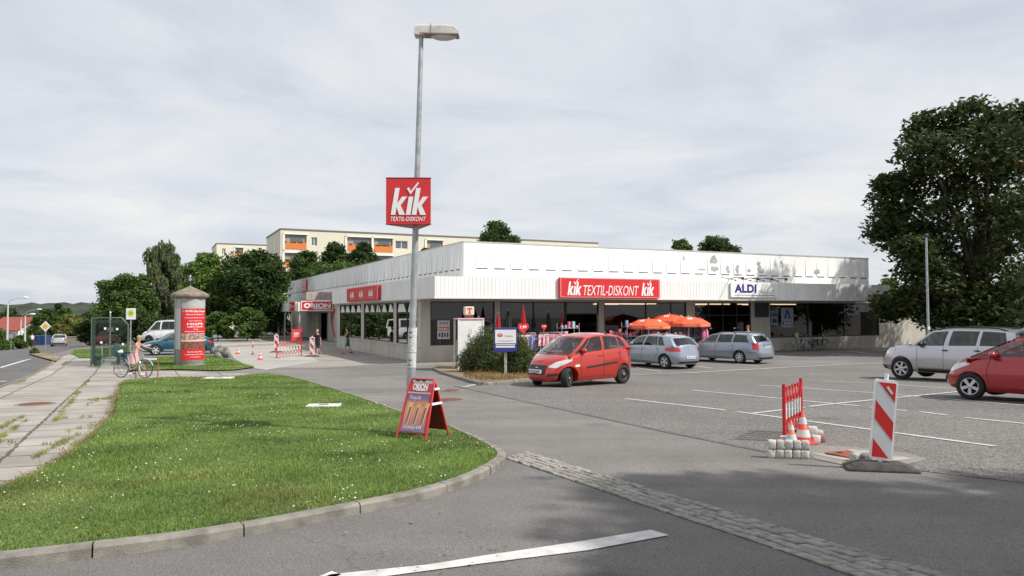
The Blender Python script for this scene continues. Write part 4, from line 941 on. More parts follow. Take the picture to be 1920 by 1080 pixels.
    def screen(xbt, xtt, bow, cm_, v0_, v1_, nm_):
        g = MB(); CS = [-1, -cm_, -cm_ * .6, -cm_ * .2, cm_ * .2, cm_ * .6, cm_, 1]; VS = [-.12, 0, v0_, .35, .65, v1_, 1.]
        for v0, v1 in zip(VS, VS[1:]):
            for c0, c1 in zip(CS, CS[1:]):
                isg = abs(c0 + c1) / 2 < cm_ and v0 >= v0_ - .001 and v1 <= v1_ + .001
                (g if isg else gb).add([cross(xbt, xtt, v0, c0, bow), cross(xbt, xtt, v0, c1, bow), cross(xbt, xtt, v1, c1, bow), cross(xbt, xtt, v1, c0, bow)], [(0, 1, 2, 3)], smooth=True, mi=0 if not (nm_ == 'windscreen' and v1 < .1) else 1)
        return g
    gws = screen(xwb, xwt, bowF, .93, .05, .94, 'windscreen'); gr = screen(xrb, xrt, -bowR, p.get('rgw', .8), p.get('rg0', .08), .88, 'rear_window')
    TC = [(xt, i) for i, (xb0, xt, k) in enumerate(cols)]; xs = [xwt + (xrt - xwt) * i / 16 for i in range(17)]; CS = [-1, -.92, -.7, -.4, 0, .4, .7, .92, 1]; crr = p.get('rcrown', .045)
    def rp(x, c):
        k = (x - xrt) / (xwt - xrt); y = (wt_) * (1 - pc * (2 * x / L) ** 2); bow = (bowF * k ** 3 - bowR * (1 - k) ** 3)
        return (x + bow * (1 - c * c), c * y, interp(roof, x) - .045 + .025 * (1 - c * c) * 1 + crr * (1 - abs(c) ** 2.2) * min(1, max(0, 4 * k * (1 - k))) ** .5)
    for x0, x1 in zip(xs, xs[1:]):
        for c0, c1 in zip(CS, CS[1:]): gb.add([rp(x0, c0), rp(x0, c1), rp(x1, c1), rp(x1, c0)], [(0, 1, 2, 3)], smooth=True)
    g_me = gb.build('gh', [pmat, m_trim], rec=False)
    bm = bmesh.new(); bm.from_mesh(nm); k0 = len(bm.faces); bm.from_mesh(g_me.data); bm.faces.ensure_lookup_table()
    for f in bm.faces[k0:]: f.material_index = 3 if f.material_index == 1 else 0; f.smooth = True
    for f in bm.faces: f.smooth = True
    bmesh.ops.remove_doubles(bm, verts=bm.verts, dist=.0008); bm.to_mesh(nm)
    nm.materials.clear()
    for m in (pmat, m_seat, m_well, m_trim): nm.materials.append(m)
    bpy.data.objects.remove(g_me)
    nm.name = 'body'; body = bpy.data.objects.new('body', nm); COL.objects.link(body); body.parent = t
    bv = BVHTree.FromBMesh(bm); bm.free()
    es = body.modifiers.new('edge', 'EDGE_SPLIT'); es.split_angle = R(38)
    gws.build('windscreen', m_cglass, t, rec=False); gr.build('rear_window', m_cglass, t, rec=False)
    byw = {}
    for s, x, g in glassparts: byw.setdefault((s, x), []).append(g)
    for (s, x), gl in byw.items():
        m = MB()
        for g in gl: m.add(g.v, g.f, smooth=True)
        m.build('side_window', m_cglass, t, rec=False)
    # dark door seams around windows and doors, patches projected on the body
    def patch(nm_, mat, phi, lo, hi, off=.006, n=14, mrows=5, parent=t, both=False, mir=False, edge=.012):
        D = Vector((math.cos(phi), math.sin(phi), 0)); U = Vector((-math.sin(phi), math.cos(phi), 0)); dg_ = math.degrees(phi); anc = 0. if abs(dg_ % 90) < 1 else (U.dot(Vector((xh - .18, Wd / 2 - .12, 0))) if dg_ < 90 else U.dot(Vector((-xh + .12, Wd / 2 - .09, 0)))); m = MB(); u0, u1 = lo[0][0], lo[-1][0]
        def col_(a): return [(u0 + (u1 - u0) * a, interp(lo, u0 + (u1 - u0) * a) + (interp(hi, u0 + (u1 - u0) * a) - interp(lo, u0 + (u1 - u0) * a)) * j / mrows) for j in range(mrows + 1)]
        pts = [[None] * (mrows + 1) for _ in range(n + 1)]
        for i in range(n + 1):
            for j, (u, z) in enumerate(col_(i / n)):
                h = bv.ray_cast(U * (u + anc) + Vector((0, 0, z)) + D * 6, -D, 12)
                if h[0] is not None:
                    nrm = h[1]; nrm = nrm if nrm.dot(D) > 0 else -nrm; pts[i][j] = h[0] + nrm * off
        for sgn in ((1, -1) if both else (-1,) if mir else (1,)):
            m = MB(); idx = {}; vs = []; fs = []
            for i in range(n + 1):
                for j in range(mrows + 1):
                    if pts[i][j] is not None: idx[(i, j)] = len(vs); q = pts[i][j]; vs.append((q.x, q.y * sgn, q.z))
            for i in range(n):
                for j in range(mrows):
                    k = [(i, j), (i + 1, j), (i + 1, j + 1), (i, j + 1)]
                    if all(q in idx for q in k):
                        pp = [Vector(vs[idx[q]]) for q in k]
                        if max((pp[a] - pp[b]).length for a, b in ((0, 1), (1, 2), (2, 3), (3, 0))) < .35: fs.append(tuple(idx[q] for q in k))
            if fs: m.add(vs, fs, smooth=True); o = m.build(nm_, mat, parent, rec=False)
        return
    def seam(pts, s=1, w=.011):
        for (x0, z0), (x1, z1) in zip(pts, pts[1:]):
            n = max(3, int(math.hypot(x1 - x0, z1 - z0) / .06)); l = [];
            for i in range(n + 1):
                a = i / n; x = x0 + (x1 - x0) * a; z = z0 + (z1 - z0) * a; h = bv.ray_cast(Vector((x, s * 4, z)), Vector((0, -s, 0)), 5)
                if h[0] is not None: l.append(h[0] + Vector((0, s * .002, 0)))
            if len(l) > 1: seams.tube(l, w / 2, 5)
    for s in (1, -1):
        for sq in p.get('seams', []): 
            seams = MB(); seam(sq, s); 
            if seams.v: seams.build('door_seam', m_trim, body, rec=False)
    for nm_, mat, phi, lo, hi in p.get('sym', []): patch(nm_, mat, phi, lo, hi, both=True)
    for nm_, mat, phi, lo, hi in p.get('mid', []): patch(nm_, mat, phi, lo, hi, off=.012)
    for (x, z) in p.get('handles', []):
        for s in (1, -1):
            h = bv.ray_cast(Vector((x, s * 4, z)), Vector((0, -s, 0)), 5)
            if h[0] is not None:
                c = MB(); y = h[0].y; c.ell((x, y + s * .015, z), (.1, .022, .022), 12, 8); c.build('door_handle', p.get('hmat', pmat), t)
    mx, mz = p['mirror']
    for s in (1, -1):
        h = bv.ray_cast(Vector((mx, s * 4, mz)), Vector((0, -s, 0)), 5); y = h[0].y if h[0] is not None else s * Wd / 2
        c = MB(); c.ell((mx - .02, y + s * .13, mz + .05), (.08, .11, .075), 14, 10); c.box((mx, y + s * .03, mz), (.07, .1, .05)); c.build('mirror', p.get('mmat', pmat), t)
    st = p.get('style', 'five')
    for x, sg in ((xa, p.get('steer', 0)), (xb, 0)):
        for s in (1, -1): wheel(t, x, s * (Wd / 2 - .035 - (.04 if sg else 0)), r, .2, st, sg)
    # bumper plates
    for fr_, key in ((1, 'plateF'), (-1, 'plateR')):
        if key in p:
            z = p[key]; h = bv.ray_cast(Vector((fr_ * 6, 0, z)), Vector((-fr_, 0, 0)), 12)
            if h[0] is not None:
                x = h[0].x + fr_ * .02; f = FR((x, 0, z), (0, fr_, 0)); c = MB(); c.box((0, 0, 0), (.52, .02, .115), f); pl = c.build('number_plate', m_plw, t, bevel=.004)
                c = MB(); c.txt(p['reg'], .43, .07, f @ Matrix.Translation((0, -.011, 0)), bold=.01); c.build('plate_letters', m_ink, pl)
    # seats and steering wheel
    for x in p.get('seats', [.25, -.65]):
        for s in (1, -1):
            c = MB(); zb_ = sinterp(belt, x); c.box((x - .1, s * .36, zb_ + .12), (.13, .46, .45), top=(.8, .8)); c.box((x - .14, s * .36, zb_ + .42), (.1, .24, .16)); c.build('seat', m_seat, t, bevel=.03)
    x = p.get('seats', [.25])[0] + .55; c = MB(); z = sinterp(belt, x) + .02; pts = [(x + .05 * math.sin(a), .36 + .18 * math.cos(a), z + .18 * math.sin(a)) for a in [2 * math.pi * i / 20 for i in range(20)]]; c.tube(pts, .014, 6, closed=True); c.build('steering_wheel', m_trim, t)
    if p.get('rails'):
        for s in (1, -1):
            c = MB(); a, b = p['rails']; ys = wt_ * .95; zs = [interp(roof, a + (b - a) * i / 8) - .045 for i in range(9)]
            c.tube([(a + (b - a) * i / 8, s * ys * (1 - pc * (2 * (a + (b - a) * i / 8) / L) ** 2), zs[i] + (.0 if i in (0, 8) else .06)) for i in range(9)], .02, 6); c.build('roof_rail', p.get('railmat', m_trim), t)
    if p.get('wiper'):
        x, z0, z1 = p['wiper']; c = MB(); c.tube([(x, .1, z0), (x + .02, -.3, z1)], .012, 5); c.build('wiper', m_trim, t)
    return t, bv
def onground(pa, pb, axF, axR, rwd, side_=1):
    """pa, pb: pixel contact points of the near-side front and rear wheels -> location and heading"""
    a, b = G(*pa), G(*pb); d = (a - b); rz = math.atan2(d.y, d.x); u = Vector((math.cos(rz), math.sin(rz))); n = Vector((-u.y, u.x)) * side_
    mid = (a + b) / 2; c = Vector((mid.x, mid.y)) - u * (axF + axR) / 2 - n * rwd
    return (c.x, c.y, gz(c.x, c.y)), rz, d.length
WP = [(0, .9), (.08, .95), (.25, .985), (.45, 1.), (.6, .995), (.8, .97), (.92, .945), (1, .905)]
def std(L, W_, H, wb, axF, r, **k):
    d = dict(L=L, W=W_, H=H, r=r, axF=axF, axR=axF - wb, wprof=WP, front=[(0, -.16), (.1, -.04), (.3, 0), (.55, -.015), (.8, -.09), (1, -.2)], rear=[(0, .12), (.1, .04), (.35, 0), (.6, .03), (1, .1)]); d.update(k); return d
# --- small red hatchback leaving the car park
p = std(3.72, 1.68, 1.59, 2.36, 1.16, .3, belt=[(1.86, .66), (1.7, .74), (1.45, .86), (1.1, .97), (.8, 1.02), (-.4, 1.08), (-1.3, 1.14), (-1.9, 1.12)],
    ws=(1.12, .3), rw=(-1.6, -1.36), roof=[(.45, 1.5), (.3, 1.53), (-.1, 1.585), (-.7, 1.58), (-1.2, 1.53), (-1.45, 1.47)],
    cols=[(1.12, .3, 'P'), (1.02, .22, 'G'), (.72, .12, 'B'), (.66, .1, 'G'), (-.22, -.28, 'B'), (-.33, -.38, 'G'), (-1.0, -.98, 'B'), (-1.04, -1.02, 'G'), (-1.36, -1.18, 'P'), (-1.6, -1.36, 'P')],
    style='steel', steer=R(28), nf=2.8, nr=4.6, plateF=.5, plateR=.75, reg='DD SU 847', mirror=(.62, 1.04), bow=.2, gw=.91, gt=.72,
    handles=[(-.12, .93), (-1.0, .98)], seams=[[(.72, .35), (.76, .7), (.66, 1.02)], [(-.25, .3), (-.25, 1.06)], [(.72, .33), (-.7, .32)], [(-.75, .42), (-.98, .7), (-1.03, 1.08)]],
    sym=[('side_trim', m_trim, R(90), [(-.5, .56), (.85, .66)], [(-.5, .62), (.85, .73)]), ('headlight', m_lamp, R(32), [(-.26, .62), (-.05, .6), (.36, .8)], [(-.26, .66), (-.05, .78), (.36, .88)]), ('tail_light', m_tail, R(140), [(-.1, .86), (.06, .82)], [(-.1, 1.2), (.04, 1.24)]), ('fog_light', m_trim, R(25), [(-.3, .36), (.0, .38)], [(-.3, .44), (.0, .46)]), ('repeater', M('amber_clear', (.75, .7, .62), .3), R(90), [(-.95, .62), (-.78, .63)], [(-.95, .68), (-.78, .7)])],
    mid=[('grille', m_trim, 0., [(-.36, .42), (-.3, .4), (.3, .4), (.36, .42)], [(-.36, .66), (-.3, .68), (.3, .68), (.36, .66)]), ('emblem', m_chrome, 0., [(-.05, .6), (.05, .6)], [(-.05, .67), (.05, .67)])], wiper=(1.2, 1.03, 1.05))
m_pred = paint('paint_red', (.48, .03, .018), .3)
loc, rz, wl = onground((1059, 727), (1180, 719), p['axF'], p['axR'], .8)
print('splash wb', wl, 'heading', math.degrees(rz), loc)
red_car, bv1 = car('hatchback_car', 'small bright red hatchback turning out of the car park before the clothes racks', 'car', loc, rz, p, m_pred)
# --- grey-blue hatchback seen from behind
p = std(4.2, 1.78, 1.48, 2.58, 1.23, .315, belt=[(2.1, .64), (1.95, .72), (1.6, .86), (1.1, .94), (.2, .98), (-1.2, 1.0), (-2.1, .99)],
    ws=(1.1, .38), rw=(-1.86, -1.5), roof=[(.45, 1.4), (.3, 1.43), (-.1, 1.475), (-.8, 1.47), (-1.3, 1.43), (-1.6, 1.38)],
    cols=[(1.1, .38, 'P'), (.98, .28, 'G'), (.02, -.12, 'B'), (-.06, -.2, 'G'), (-.92, -.82, 'B'), (-.96, -.85, 'G'), (-1.36, -1.06, 'P'), (-1.86, -1.5, 'P')],
    style='five', plateR=.5, plateF=.45, reg='DD KL 391', mirror=(.72, .98), nr=5., rgw=.84, rg0=.05, handles=[(-.1, .86), (-.95, .88)], seats=[.2, -.75],
    seams=[[(.75, .3), (.75, .95)], [(0, .3), (0, .97)], [(-.8, .4), (-1.0, .7), (-.95, .98)], [(.75, .3), (-.7, .3)]],
    sym=[('tail_light', m_tail, R(155), [(-.28, .8), (-.2, .76), (.2, .75), (.26, .78)], [(-.28, .9), (-.15, .93), (.16, .92), (.26, .87)]), ('headlight', m_lamp, R(35), [(-.3, .58), (.3, .64)], [(-.3, .66), (.3, .78)])],
    mid=[('rear_bumper_trim', m_trim, R(180), [(-.6, .26), (.6, .26)], [(-.6, .34), (.6, .34)]), ('emblem', m_chrome, R(180), [(-.05, .82), (.05, .82)], [(-.05, .92), (.05, .92)])])
m_pblue = paint('paint_blue_grey', (.34, .385, .46), .6, .3)
HB = math.atan2(B.y, B.x)
def rear_place(px, py, axR, rwd, head, side_):   # rear wheel contact pixel
    a = G(px, py); u = Vector((math.cos(head), math.sin(head))); n = Vector((-u.y, u.x)) * side_; c = Vector((a.x, a.y)) - u * axR - n * rwd; return (c.x, c.y, gz(c.x, c.y))
h1 = HB + R(8)
car('hatchback_car', 'blue grey hatchback parked nose in before the orange parasols, seen from behind', 'car', rear_place(1245, 692, p['axR'], .85, h1, 1), h1, p, m_pblue)
# --- grey-blue estate
p = std(4.58, 1.73, 1.5, 2.6, 1.35, .305, belt=[(2.29, .64), (2.1, .72), (1.7, .84), (1.2, .93), (.2, .96), (-1.2, 1.0), (-2.3, 1.0)],
    ws=(1.15, .45), rw=(-2.04, -1.75), roof=[(.5, 1.37), (.35, 1.4), (-.1, 1.445), (-.9, 1.45), (-1.6, 1.42), (-1.9, 1.38)],
    cols=[(1.15, .45, 'P'), (1.02, .34, 'G'), (.1, -.02, 'B'), (.02, -.1, 'G'), (-.78, -.85, 'B'), (-.86, -.93, 'G'), (-1.76, -1.52, 'P'), (-2.04, -1.75, 'P')],
    style='seven', plateR=.8, plateF=.45, reg='DD RN 562', mirror=(.8, .97), nr=5.5, rgw=.86, rg0=.05, handles=[(0, .84), (-.85, .86)], seats=[.25, -.65], rails=(.15, -1.65), railmat=M('rail_grey', (.25, .27, .3), .4, .5),
    seams=[[(.85, .3), (.85, .93)], [(.06, .3), (.06, .96)], [(-.8, .35), (-.92, .7), (-.86, .98)], [(.85, .3), (-.75, .3)], [(-1.75, .55), (-2.1, .56)]],
    sym=[('tail_light', m_tail, R(140), [(-.16, .68), (.12, .66)], [(-.12, .98), (.03, 1.0)]), ('headlight', m_lamp, R(35), [(-.3, .56), (.3, .6)], [(-.3, .66), (.3, .74)]), ('side_trim', M('trim_blue_grey', (.2, .25, .33), .4), R(90), [(-1.15, .5), (.85, .5)], [(-1.15, .56), (.85, .56)])],
    mid=[('bumper_trim', m_trim, R(180), [(-.6, .24), (.6, .24)], [(-.6, .32), (.6, .32)]), ('plate_recess', m_trim, R(180), [(-.3, .86), (.3, .86)], [(-.3, .9), (.3, .9)])])
m_pblue2 = paint('paint_blue_silver', (.31, .355, .42), .6, .3)
h2 = HB + R(14)
car('estate_car', 'blue grey estate car with roof rails parked right of the blue grey hatchback', 'car', rear_place(1386, 682, p['axR'], .83, h2, 1), h2, p, m_pblue2)
# --- silver SUV with open tailgate
p = std(4.56, 1.78, 1.66, 2.61, 1.36, .34, zb=.26, belt=[(2.28, .8), (2.1, .9), (1.8, .99), (1.2, 1.06), (.2, 1.08), (-1.2, 1.12), (-2.3, 1.12)],
    ws=(1.08, .42), rw=(-2.06, -1.92), roof=[(.5, 1.55), (.3, 1.6), (-.2, 1.645), (-1.2, 1.64), (-1.8, 1.6), (-2.0, 1.58)],
    cols=[(1.08, .42, 'P'), (.98, .32, 'G'), (.02, -.1, 'B'), (-.12, -.22, 'G'), (-.92, -1.0, 'B'), (-1.02, -1.08, 'G'), (-1.8, -1.68, 'P'), (-2.06, -1.92, 'P')],
    style='ten', plateF=.55, plateR=.85, reg='DD FO 218', mirror=(.72, 1.08), nf=3., handles=[(-.05, .96), (-.98, .98)], hmat=m_trim, mmat=m_trim, seats=[.2, -.7], rails=(.3, -1.75), rg0=.08, arch=1.16,
    seams=[[(.82, .4), (.82, 1.05)], [(0, .4), (0, 1.08)], [(-.85, .5), (-1.02, .8), (-.98, 1.1)], [(.82, .4), (-.8, .4)]],
    sym=[('headlight', m_lamp, R(38), [(-.3, .76), (.25, .82)], [(-.3, .86), (.25, .96)]), ('tail_light', m_tail, R(140), [(-.14, .85), (.1, .83)], [(-.14, 1.1), (.06, 1.12)]), ('sill_trim', m_trim, R(90), [(-.8, .28), (.8, .28)], [(-.8, .38), (.8, .38)]), ('side_trim', m_chrome, R(90), [(-.85, .6), (.8, .6)], [(-.85, .615), (.8, .615)])],
    mid=[('grille', m_trim, 0., [(-.4, .6), (.4, .6)], [(-.4, .76), (.4, .76)]), ('bumper_trim', m_trim, 0., [(-.7, .3), (.7, .3)], [(-.7, .42), (.7, .42)])])
m_psil = paint('paint_silver', (.50, .51, .54), .6, .28)
h3 = R(124)
a = G(1692, 712); u = Vector((math.cos(h3), math.sin(h3))); n = Vector((-u.y, u.x)); c = Vector((a.x, a.y)) - u * p['axF'] - n * .85
suv, _ = car('suv_car', 'silver off-road estate with black roof rails and raised tailgate, near the tree', 'car', (c.x, c.y, gz(c.x, c.y)), h3, p, m_psil)
c = MB(); ca = Matrix.Translation((-2.0, 0, 1.6)) @ Matrix.Rotation(R(24), 4, 'Y')
c.add([(0, -.62, 0), (0, .62, 0), (-.75, .66, 0), (-.75, -.66, 0), (-1.05, .64, -.04), (-1.05, -.64, -.04), (0, -.62, -.05), (0, .62, -.05), (-.75, .66, -.07), (-.75, -.66, -.07), (-1.05, .64, -.09), (-1.05, -.64, -.09)], [(0, 1, 2, 3), (3, 2, 4, 5), (6, 9, 8, 7), (9, 11, 10, 8), (0, 3, 9, 6), (3, 5, 11, 9), (1, 7, 8, 2), (2, 8, 10, 4), (4, 10, 11, 5), (0, 6, 7, 1)], ca)
c.build('tailgate', m_psil, suv, bevel=.01); suv.scale = (1.03, 1.03, 1.06); c = MB(); c.bb((-.68, -.55, -.085), (-.1, .55, -.074), ca); c.build('tailgate_glass', m_trim, suv)
# --- dark red hatchback entering from the right
p = std(3.9, 1.68, 1.52, 2.45, 1.22, .3, belt=[(1.95, .66), (1.8, .75), (1.5, .88), (1.2, .96), (.8, .99), (-.6, 1.03), (-1.3, 1.07), (-2.0, 1.05)],
    ws=(1.28, .25), rw=(-1.8, -1.45), roof=[(.3, 1.44), (.2, 1.46), (-.2, 1.51), (-.8, 1.5), (-1.5, 1.42)],
    cols=[(1.28, .25, 'P'), (1.18, .17, 'G'), (.82, .05, 'B'), (.76, .02, 'G'), (-.22, -.28, 'B'), (-.32, -.36, 'G'), (-1.3, -1.15, 'P'), (-1.8, -1.45, 'P')],
    style='five', plateF=.45, plateR=.7, reg='DD JZ 105', mirror=(.72, 1.0), nf=2.7, bow=.22, handles=[(-.1, .88), (-1.0, .92)],
    seams=[[(.82, .35), (.86, .7), (.78, .98)], [(-.25, .3), (-.25, 1.02)], [(.82, .33), (-.7, .32)]],
    sym=[('headlight', m_lamp, R(42), [(-.25, .64), (-.05, .62), (.34, .8)], [(-.25, .7), (-.0, .8), (.34, .88)]), ('tail_light', m_tail, R(140), [(-.1, .8), (.06, .8)], [(-.1, 1.1), (.06, 1.1)])],
    mid=[('grille', m_trim, 0., [(-.36, .38), (.36, .38)], [(-.36, .6), (.36, .6)])])
m_pred2 = paint('paint_dark_red', (.36, .015, .022), .3)
h4 = R(128); a = G(1818, 750); u = Vector((math.cos(h4), math.sin(h4))); n = Vector((-u.y, u.x)); c = Vector((a.x, a.y)) - u * p['axF'] - n * .8
red2, _ = car('hatchback_car', 'dark red hatchback with a driver, cut off by the right edge of the photo', 'car', (c.x, c.y, gz(c.x, c.y)), h4, p, m_pred2)
# --- dark teal hatchback behind the advertising column
p = std(4.58, 1.77, 1.43, 2.75, 1.38, .32, belt=[(2.29, .6), (2.1, .68), (1.7, .8), (1.1, .9), (.2, .93), (-1.2, .97), (-2.29, .95)],
    ws=(1.15, .4), rw=(-2.15, -1.15), roof=[(.45, 1.33), (.3, 1.37), (-.1, 1.42), (-.7, 1.415), (-1.3, 1.34)],
    cols=[(1.15, .4, 'P'), (1.03, .3, 'G'), (.0, -.1, 'B'), (-.08, -.18, 'G'), (-.95, -.85, 'B'), (-1., -.9, 'G'), (-1.5, -1.0, 'P'), (-2.15, -1.15, 'P')],
    style='five', plateF=.42, plateR=.6, reg='DD LG 730', mirror=(.78, .93), handles=[(-.05, .8), (-.95, .82)], seams=[[(.8, .3), (.8, .9)], [(-.04, .3), (-.04, .93)], [(-.85, .4), (-1.0, .95)], [(-1.0, .3), (.8, .3)]],
    sym=[('headlight', m_lamp, R(38), [(-.3, .54), (.25, .6)], [(-.3, .62), (.25, .7)]), ('tail_light', m_tail, R(145), [(-.16, .7), (.2, .7)], [(-.16, .86), (.2, .88)]), ('side_trim', M('trim_light', (.5, .52, .5), .4), R(90), [(-.9, .28), (.9, .28)], [(-.9, .34), (.9, .34)])],
    mid=[('grille', m_trim, 0., [(-.4, .48), (.4, .48)], [(-.4, .6), (.4, .6)])])
m_pteal = paint('paint_teal', (.012, .09, .13), .4)
h5 = math.pi + R(30); a = G(292, 666.5); u = Vector((math.cos(h5), math.sin(h5))); n = Vector((-u.y, u.x)); c = Vector((a.x, a.y)) - (u * p['axF'] + n * .85) * .9
teal, _ = car('hatchback_car', 'dark teal car parked behind the advertising column', 'car', (c.x, c.y, gz(c.x, c.y)), h5, p, m_pteal); teal.scale = (.9, .9, .95)
# --- white van
p = std(4.8, 1.84, 1.94, 2.92, 1.5, .33, zb=.25, belt=[(2.4, .74), (2.2, .86), (1.9, .98), (1.6, 1.06), (.2, 1.12), (-2.4, 1.12)],
    ws=(1.62, .98), rw=(-2.38, -2.28), roof=[(1.0, 1.84), (.8, 1.9), (.2, 1.94), (-1.8, 1.94), (-2.35, 1.9)], rear=[(0, .05), (.1, 0), (1, .02)], nr=8, gw=.95, gt=.84, pcx=0, bowr=.02, boxy=1,
    cols=[(1.62, .98, 'P'), (1.5, .86, 'G'), (.62, .55, 'P'), (.5, .43, 'G'), (-.75, -.75, 'P'), (-.88, -.88, 'G'), (-2.05, -2.0, 'P'), (-2.38, -2.28, 'P')],
    style='steel', plateF=.5, reg='DD TB 644', mirror=(1.2, 1.12), seats=[.75, -.4], mmat=m_trim, seams=[[(1.1, .35), (1.1, 1.06)], [(.5, .35), (.5, 1.1)], [(-.8, .35), (-.8, 1.1)]],
    sym=[('headlight', m_lamp, R(30), [(-.3, .7), (.15, .72)], [(-.3, .83), (.15, .86)]), ('bumper_trim', m_trim, R(90), [(-.9, .3), (.9, .3)], [(-.9, .42), (.9, .42)])],
    mid=[('grille', m_trim, 0., [(-.5, .7), (.5, .7)], [(-.5, .82), (.5, .82)])])
m_pwhite = paint('paint_white', (.74, .75, .75), .0)
a = atY(279, 600, 62); h6 = math.pi + R(4); u = Vector((math.cos(h6), math.sin(h6))); n = Vector((-u.y, u.x)); c = Vector((a.x, a.y)) - u * p['axF'] - n * .88
car('minibus_van', 'white minibus parked behind the dark teal car', 'van', (c.x, c.y, gz(c.x, c.y)), h6, p, m_pwhite)
# --- silver car far down the road, seen from behind, and a red one beyond the shelter
p = std(4.3, 1.75, 1.43, 2.6, 1.25, .31, belt=[(2.15, .62), (1.7, .82), (1.1, .9), (.2, .93), (-1.2, .96), (-2.15, .98)], ws=(1.1, .4), rw=(-1.7, -1.0), roof=[(.45, 1.33), (.3, 1.37), (-.1, 1.42), (-.7, 1.41), (-1.2, 1.35)],
    cols=[(1.1, .4, 'P'), (.98, .3, 'G'), (0, -.1, 'B'), (-.08, -.18, 'G'), (-1.2, -.9, 'P'), (-1.7, -1.0, 'P')], style='five', plateR=.72, reg='DD AS 908', mirror=(.75, .93),
    sym=[('tail_light', m_tail, R(155), [(-.16, .72), (.25, .72)], [(-.16, .88), (.25, .88)])], mid=[('bumper_trim', m_trim, R(180), [(-.6, .3), (.6, .3)], [(-.6, .42), (.6, .42)])])
a = atY(114, 600, 88); a.z = gz(a.x, a.y); hh = math.atan2(RD.y, RD.x); car('saloon_car', 'silver car driving away down the road beside the yellow priority sign', 'car', tuple(a), hh, p, m_psil)
a = atY(197, 600, 74); a.z = gz(a.x, a.y); car('saloon_car', 'red car half hidden behind the glass of the bus shelter', 'car', tuple(a), hh + R(50), p, m_pred2)
# ================================================================ TREES
def auto_lobes(h, z0, r, n, seed, flat=1., spread=.62):
    q = random.Random(seed); out = []
    for i in range(n):
        a = 2 * math.pi * (i * .618 + q.random() * .15); f = (i + .5) / n; zz = z0 + (h - z0) * (.2 + .68 * f); prof = math.sin(math.pi * min(.97, .22 + .72 * f)) ** .6
        d = r * spread * prof * q.uniform(.55, 1.05) * (0 if i == n - 1 else 1); rad = r * q.uniform(.34, .5) * (1 - .25 * f); out.append((d * math.cos(a), d * math.sin(a), min(zz, h - rad * .8), rad, rad, rad * .8 * flat))
    return out
m_bark = M('bark', (.07, .055, .04), .95, var=.5, vs=6, bump=.6, bs=14)
def tree(name, label, cat, loc, lobes, mat, leaf=.2, dens=1., trunk_r=.2, seed=0, group=None, droop=0., clumps=70, per=26, cr=.22, trunk_h=None, rz=0., cull=None):
    rg = np.random.default_rng(seed + 100); t = thing(name, label, cat, loc, rz, group); q = random.Random(seed)
    C = []; 
    for (x, y, z, rx, ry, rz_) in lobes:
        n = max(6, int(clumps * dens)); d = rg.normal(size=(n, 3)); d /= np.linalg.norm(d, axis=1)[:, None]; rad = rg.uniform(.35, 1.0, n) ** .45
        rad *= 1 + .12 * np.clip(rg.normal(size=n), -1.6, 1.6); C.append(np.array([x, y, z]) + d * rad[:, None] * np.array([rx, ry, rz_]) )
    C = np.concatenate(C); m = len(C); sz = np.mean([l[3] for l in lobes]) * cr
    P = np.repeat(C, per, 0); off = np.clip(rg.normal(size=P.shape), -1.7, 1.7) * sz; 
    if droop: off[:, 2] = -np.abs(off[:, 2]) * droop; off[:, :2] *= .35
    else: off[:, 2] *= .6
    P = P + off
    if cull is not None: P = P[cull(P)]
    n = len(P); a = rg.uniform(0, 6.283, n); tilt = rg.uniform(-.9, .9, n) if not droop else rg.uniform(1., 1.5, n); L = leaf * rg.uniform(.6, 1.3, n); Wd = L * (.55 if not droop else .3)
    ux = np.stack([np.cos(a) * np.cos(tilt), np.sin(a) * np.cos(tilt), -np.sin(tilt)], 1); b = rg.uniform(0, 6.283, n)
    side = np.stack([-np.sin(a), np.cos(a), np.zeros(n)], 1); up = np.cross(ux, side); w = side * np.cos(b)[:, None] + up * np.sin(b)[:, None] * .7
    v = np.zeros((n, 4, 3)); v[:, 0] = P - ux * L[:, None] * .5; v[:, 1] = P + w * Wd[:, None] * .5; v[:, 2] = P + ux * L[:, None] * .5; v[:, 3] = P - w * Wd[:, None] * .5
    if name != 'shrub': nm = 'crown'
    else: nm = 'foliage'
    np_mesh(nm, v.reshape(-1, 3), 4, [mat], parent=t)
    mb = MB(); cz = np.mean([l[2] for l in lobes]); th = trunk_h or min(l[2] - l[5] for l in lobes) + .3
    if trunk_r:
        pts = [(0, 0, -.3), (0, 0, th * .3), (q.uniform(-.1, .1), q.uniform(-.1, .1), th), (q.uniform(-.3, .3), q.uniform(-.3, .3), max(cz, th + .5))]; mb.tube(pts, [trunk_r * 1.25, trunk_r, trunk_r * .8, trunk_r * .35], 10)
        for l in lobes:
            k = q.uniform(.75, 1.); mb.tube([(pts[2][0], pts[2][1], th * k), (l[0] * .45, l[1] * .45, th + (l[2] - th) * .55), (l[0], l[1], l[2])], [trunk_r * .45, trunk_r * .28, trunk_r * .08], 6)
            for _ in range(2):
                e = (l[0] + q.uniform(-1, 1) * l[3] * .8, l[1] + q.uniform(-1, 1) * l[3] * .8, l[2] + q.uniform(-.2, .8) * l[5]); mb.tube([(l[0] * .7, l[1] * .7, l[2] * .9 + th * .1), e], [trunk_r * .14, trunk_r * .04], 5)
        mb.build('trunk', m_bark, t)
    return t
lf_dark = leafmat('leaf_dark', (.035, .065, .018), (.075, .12, .032), (.12, .16, .045)); lf_mid = leafmat('leaf_mid', (.055, .105, .024), (.12, .19, .045)); lf_light = leafmat('leaf_light', (.09, .16, .03), (.18, .27, .06))
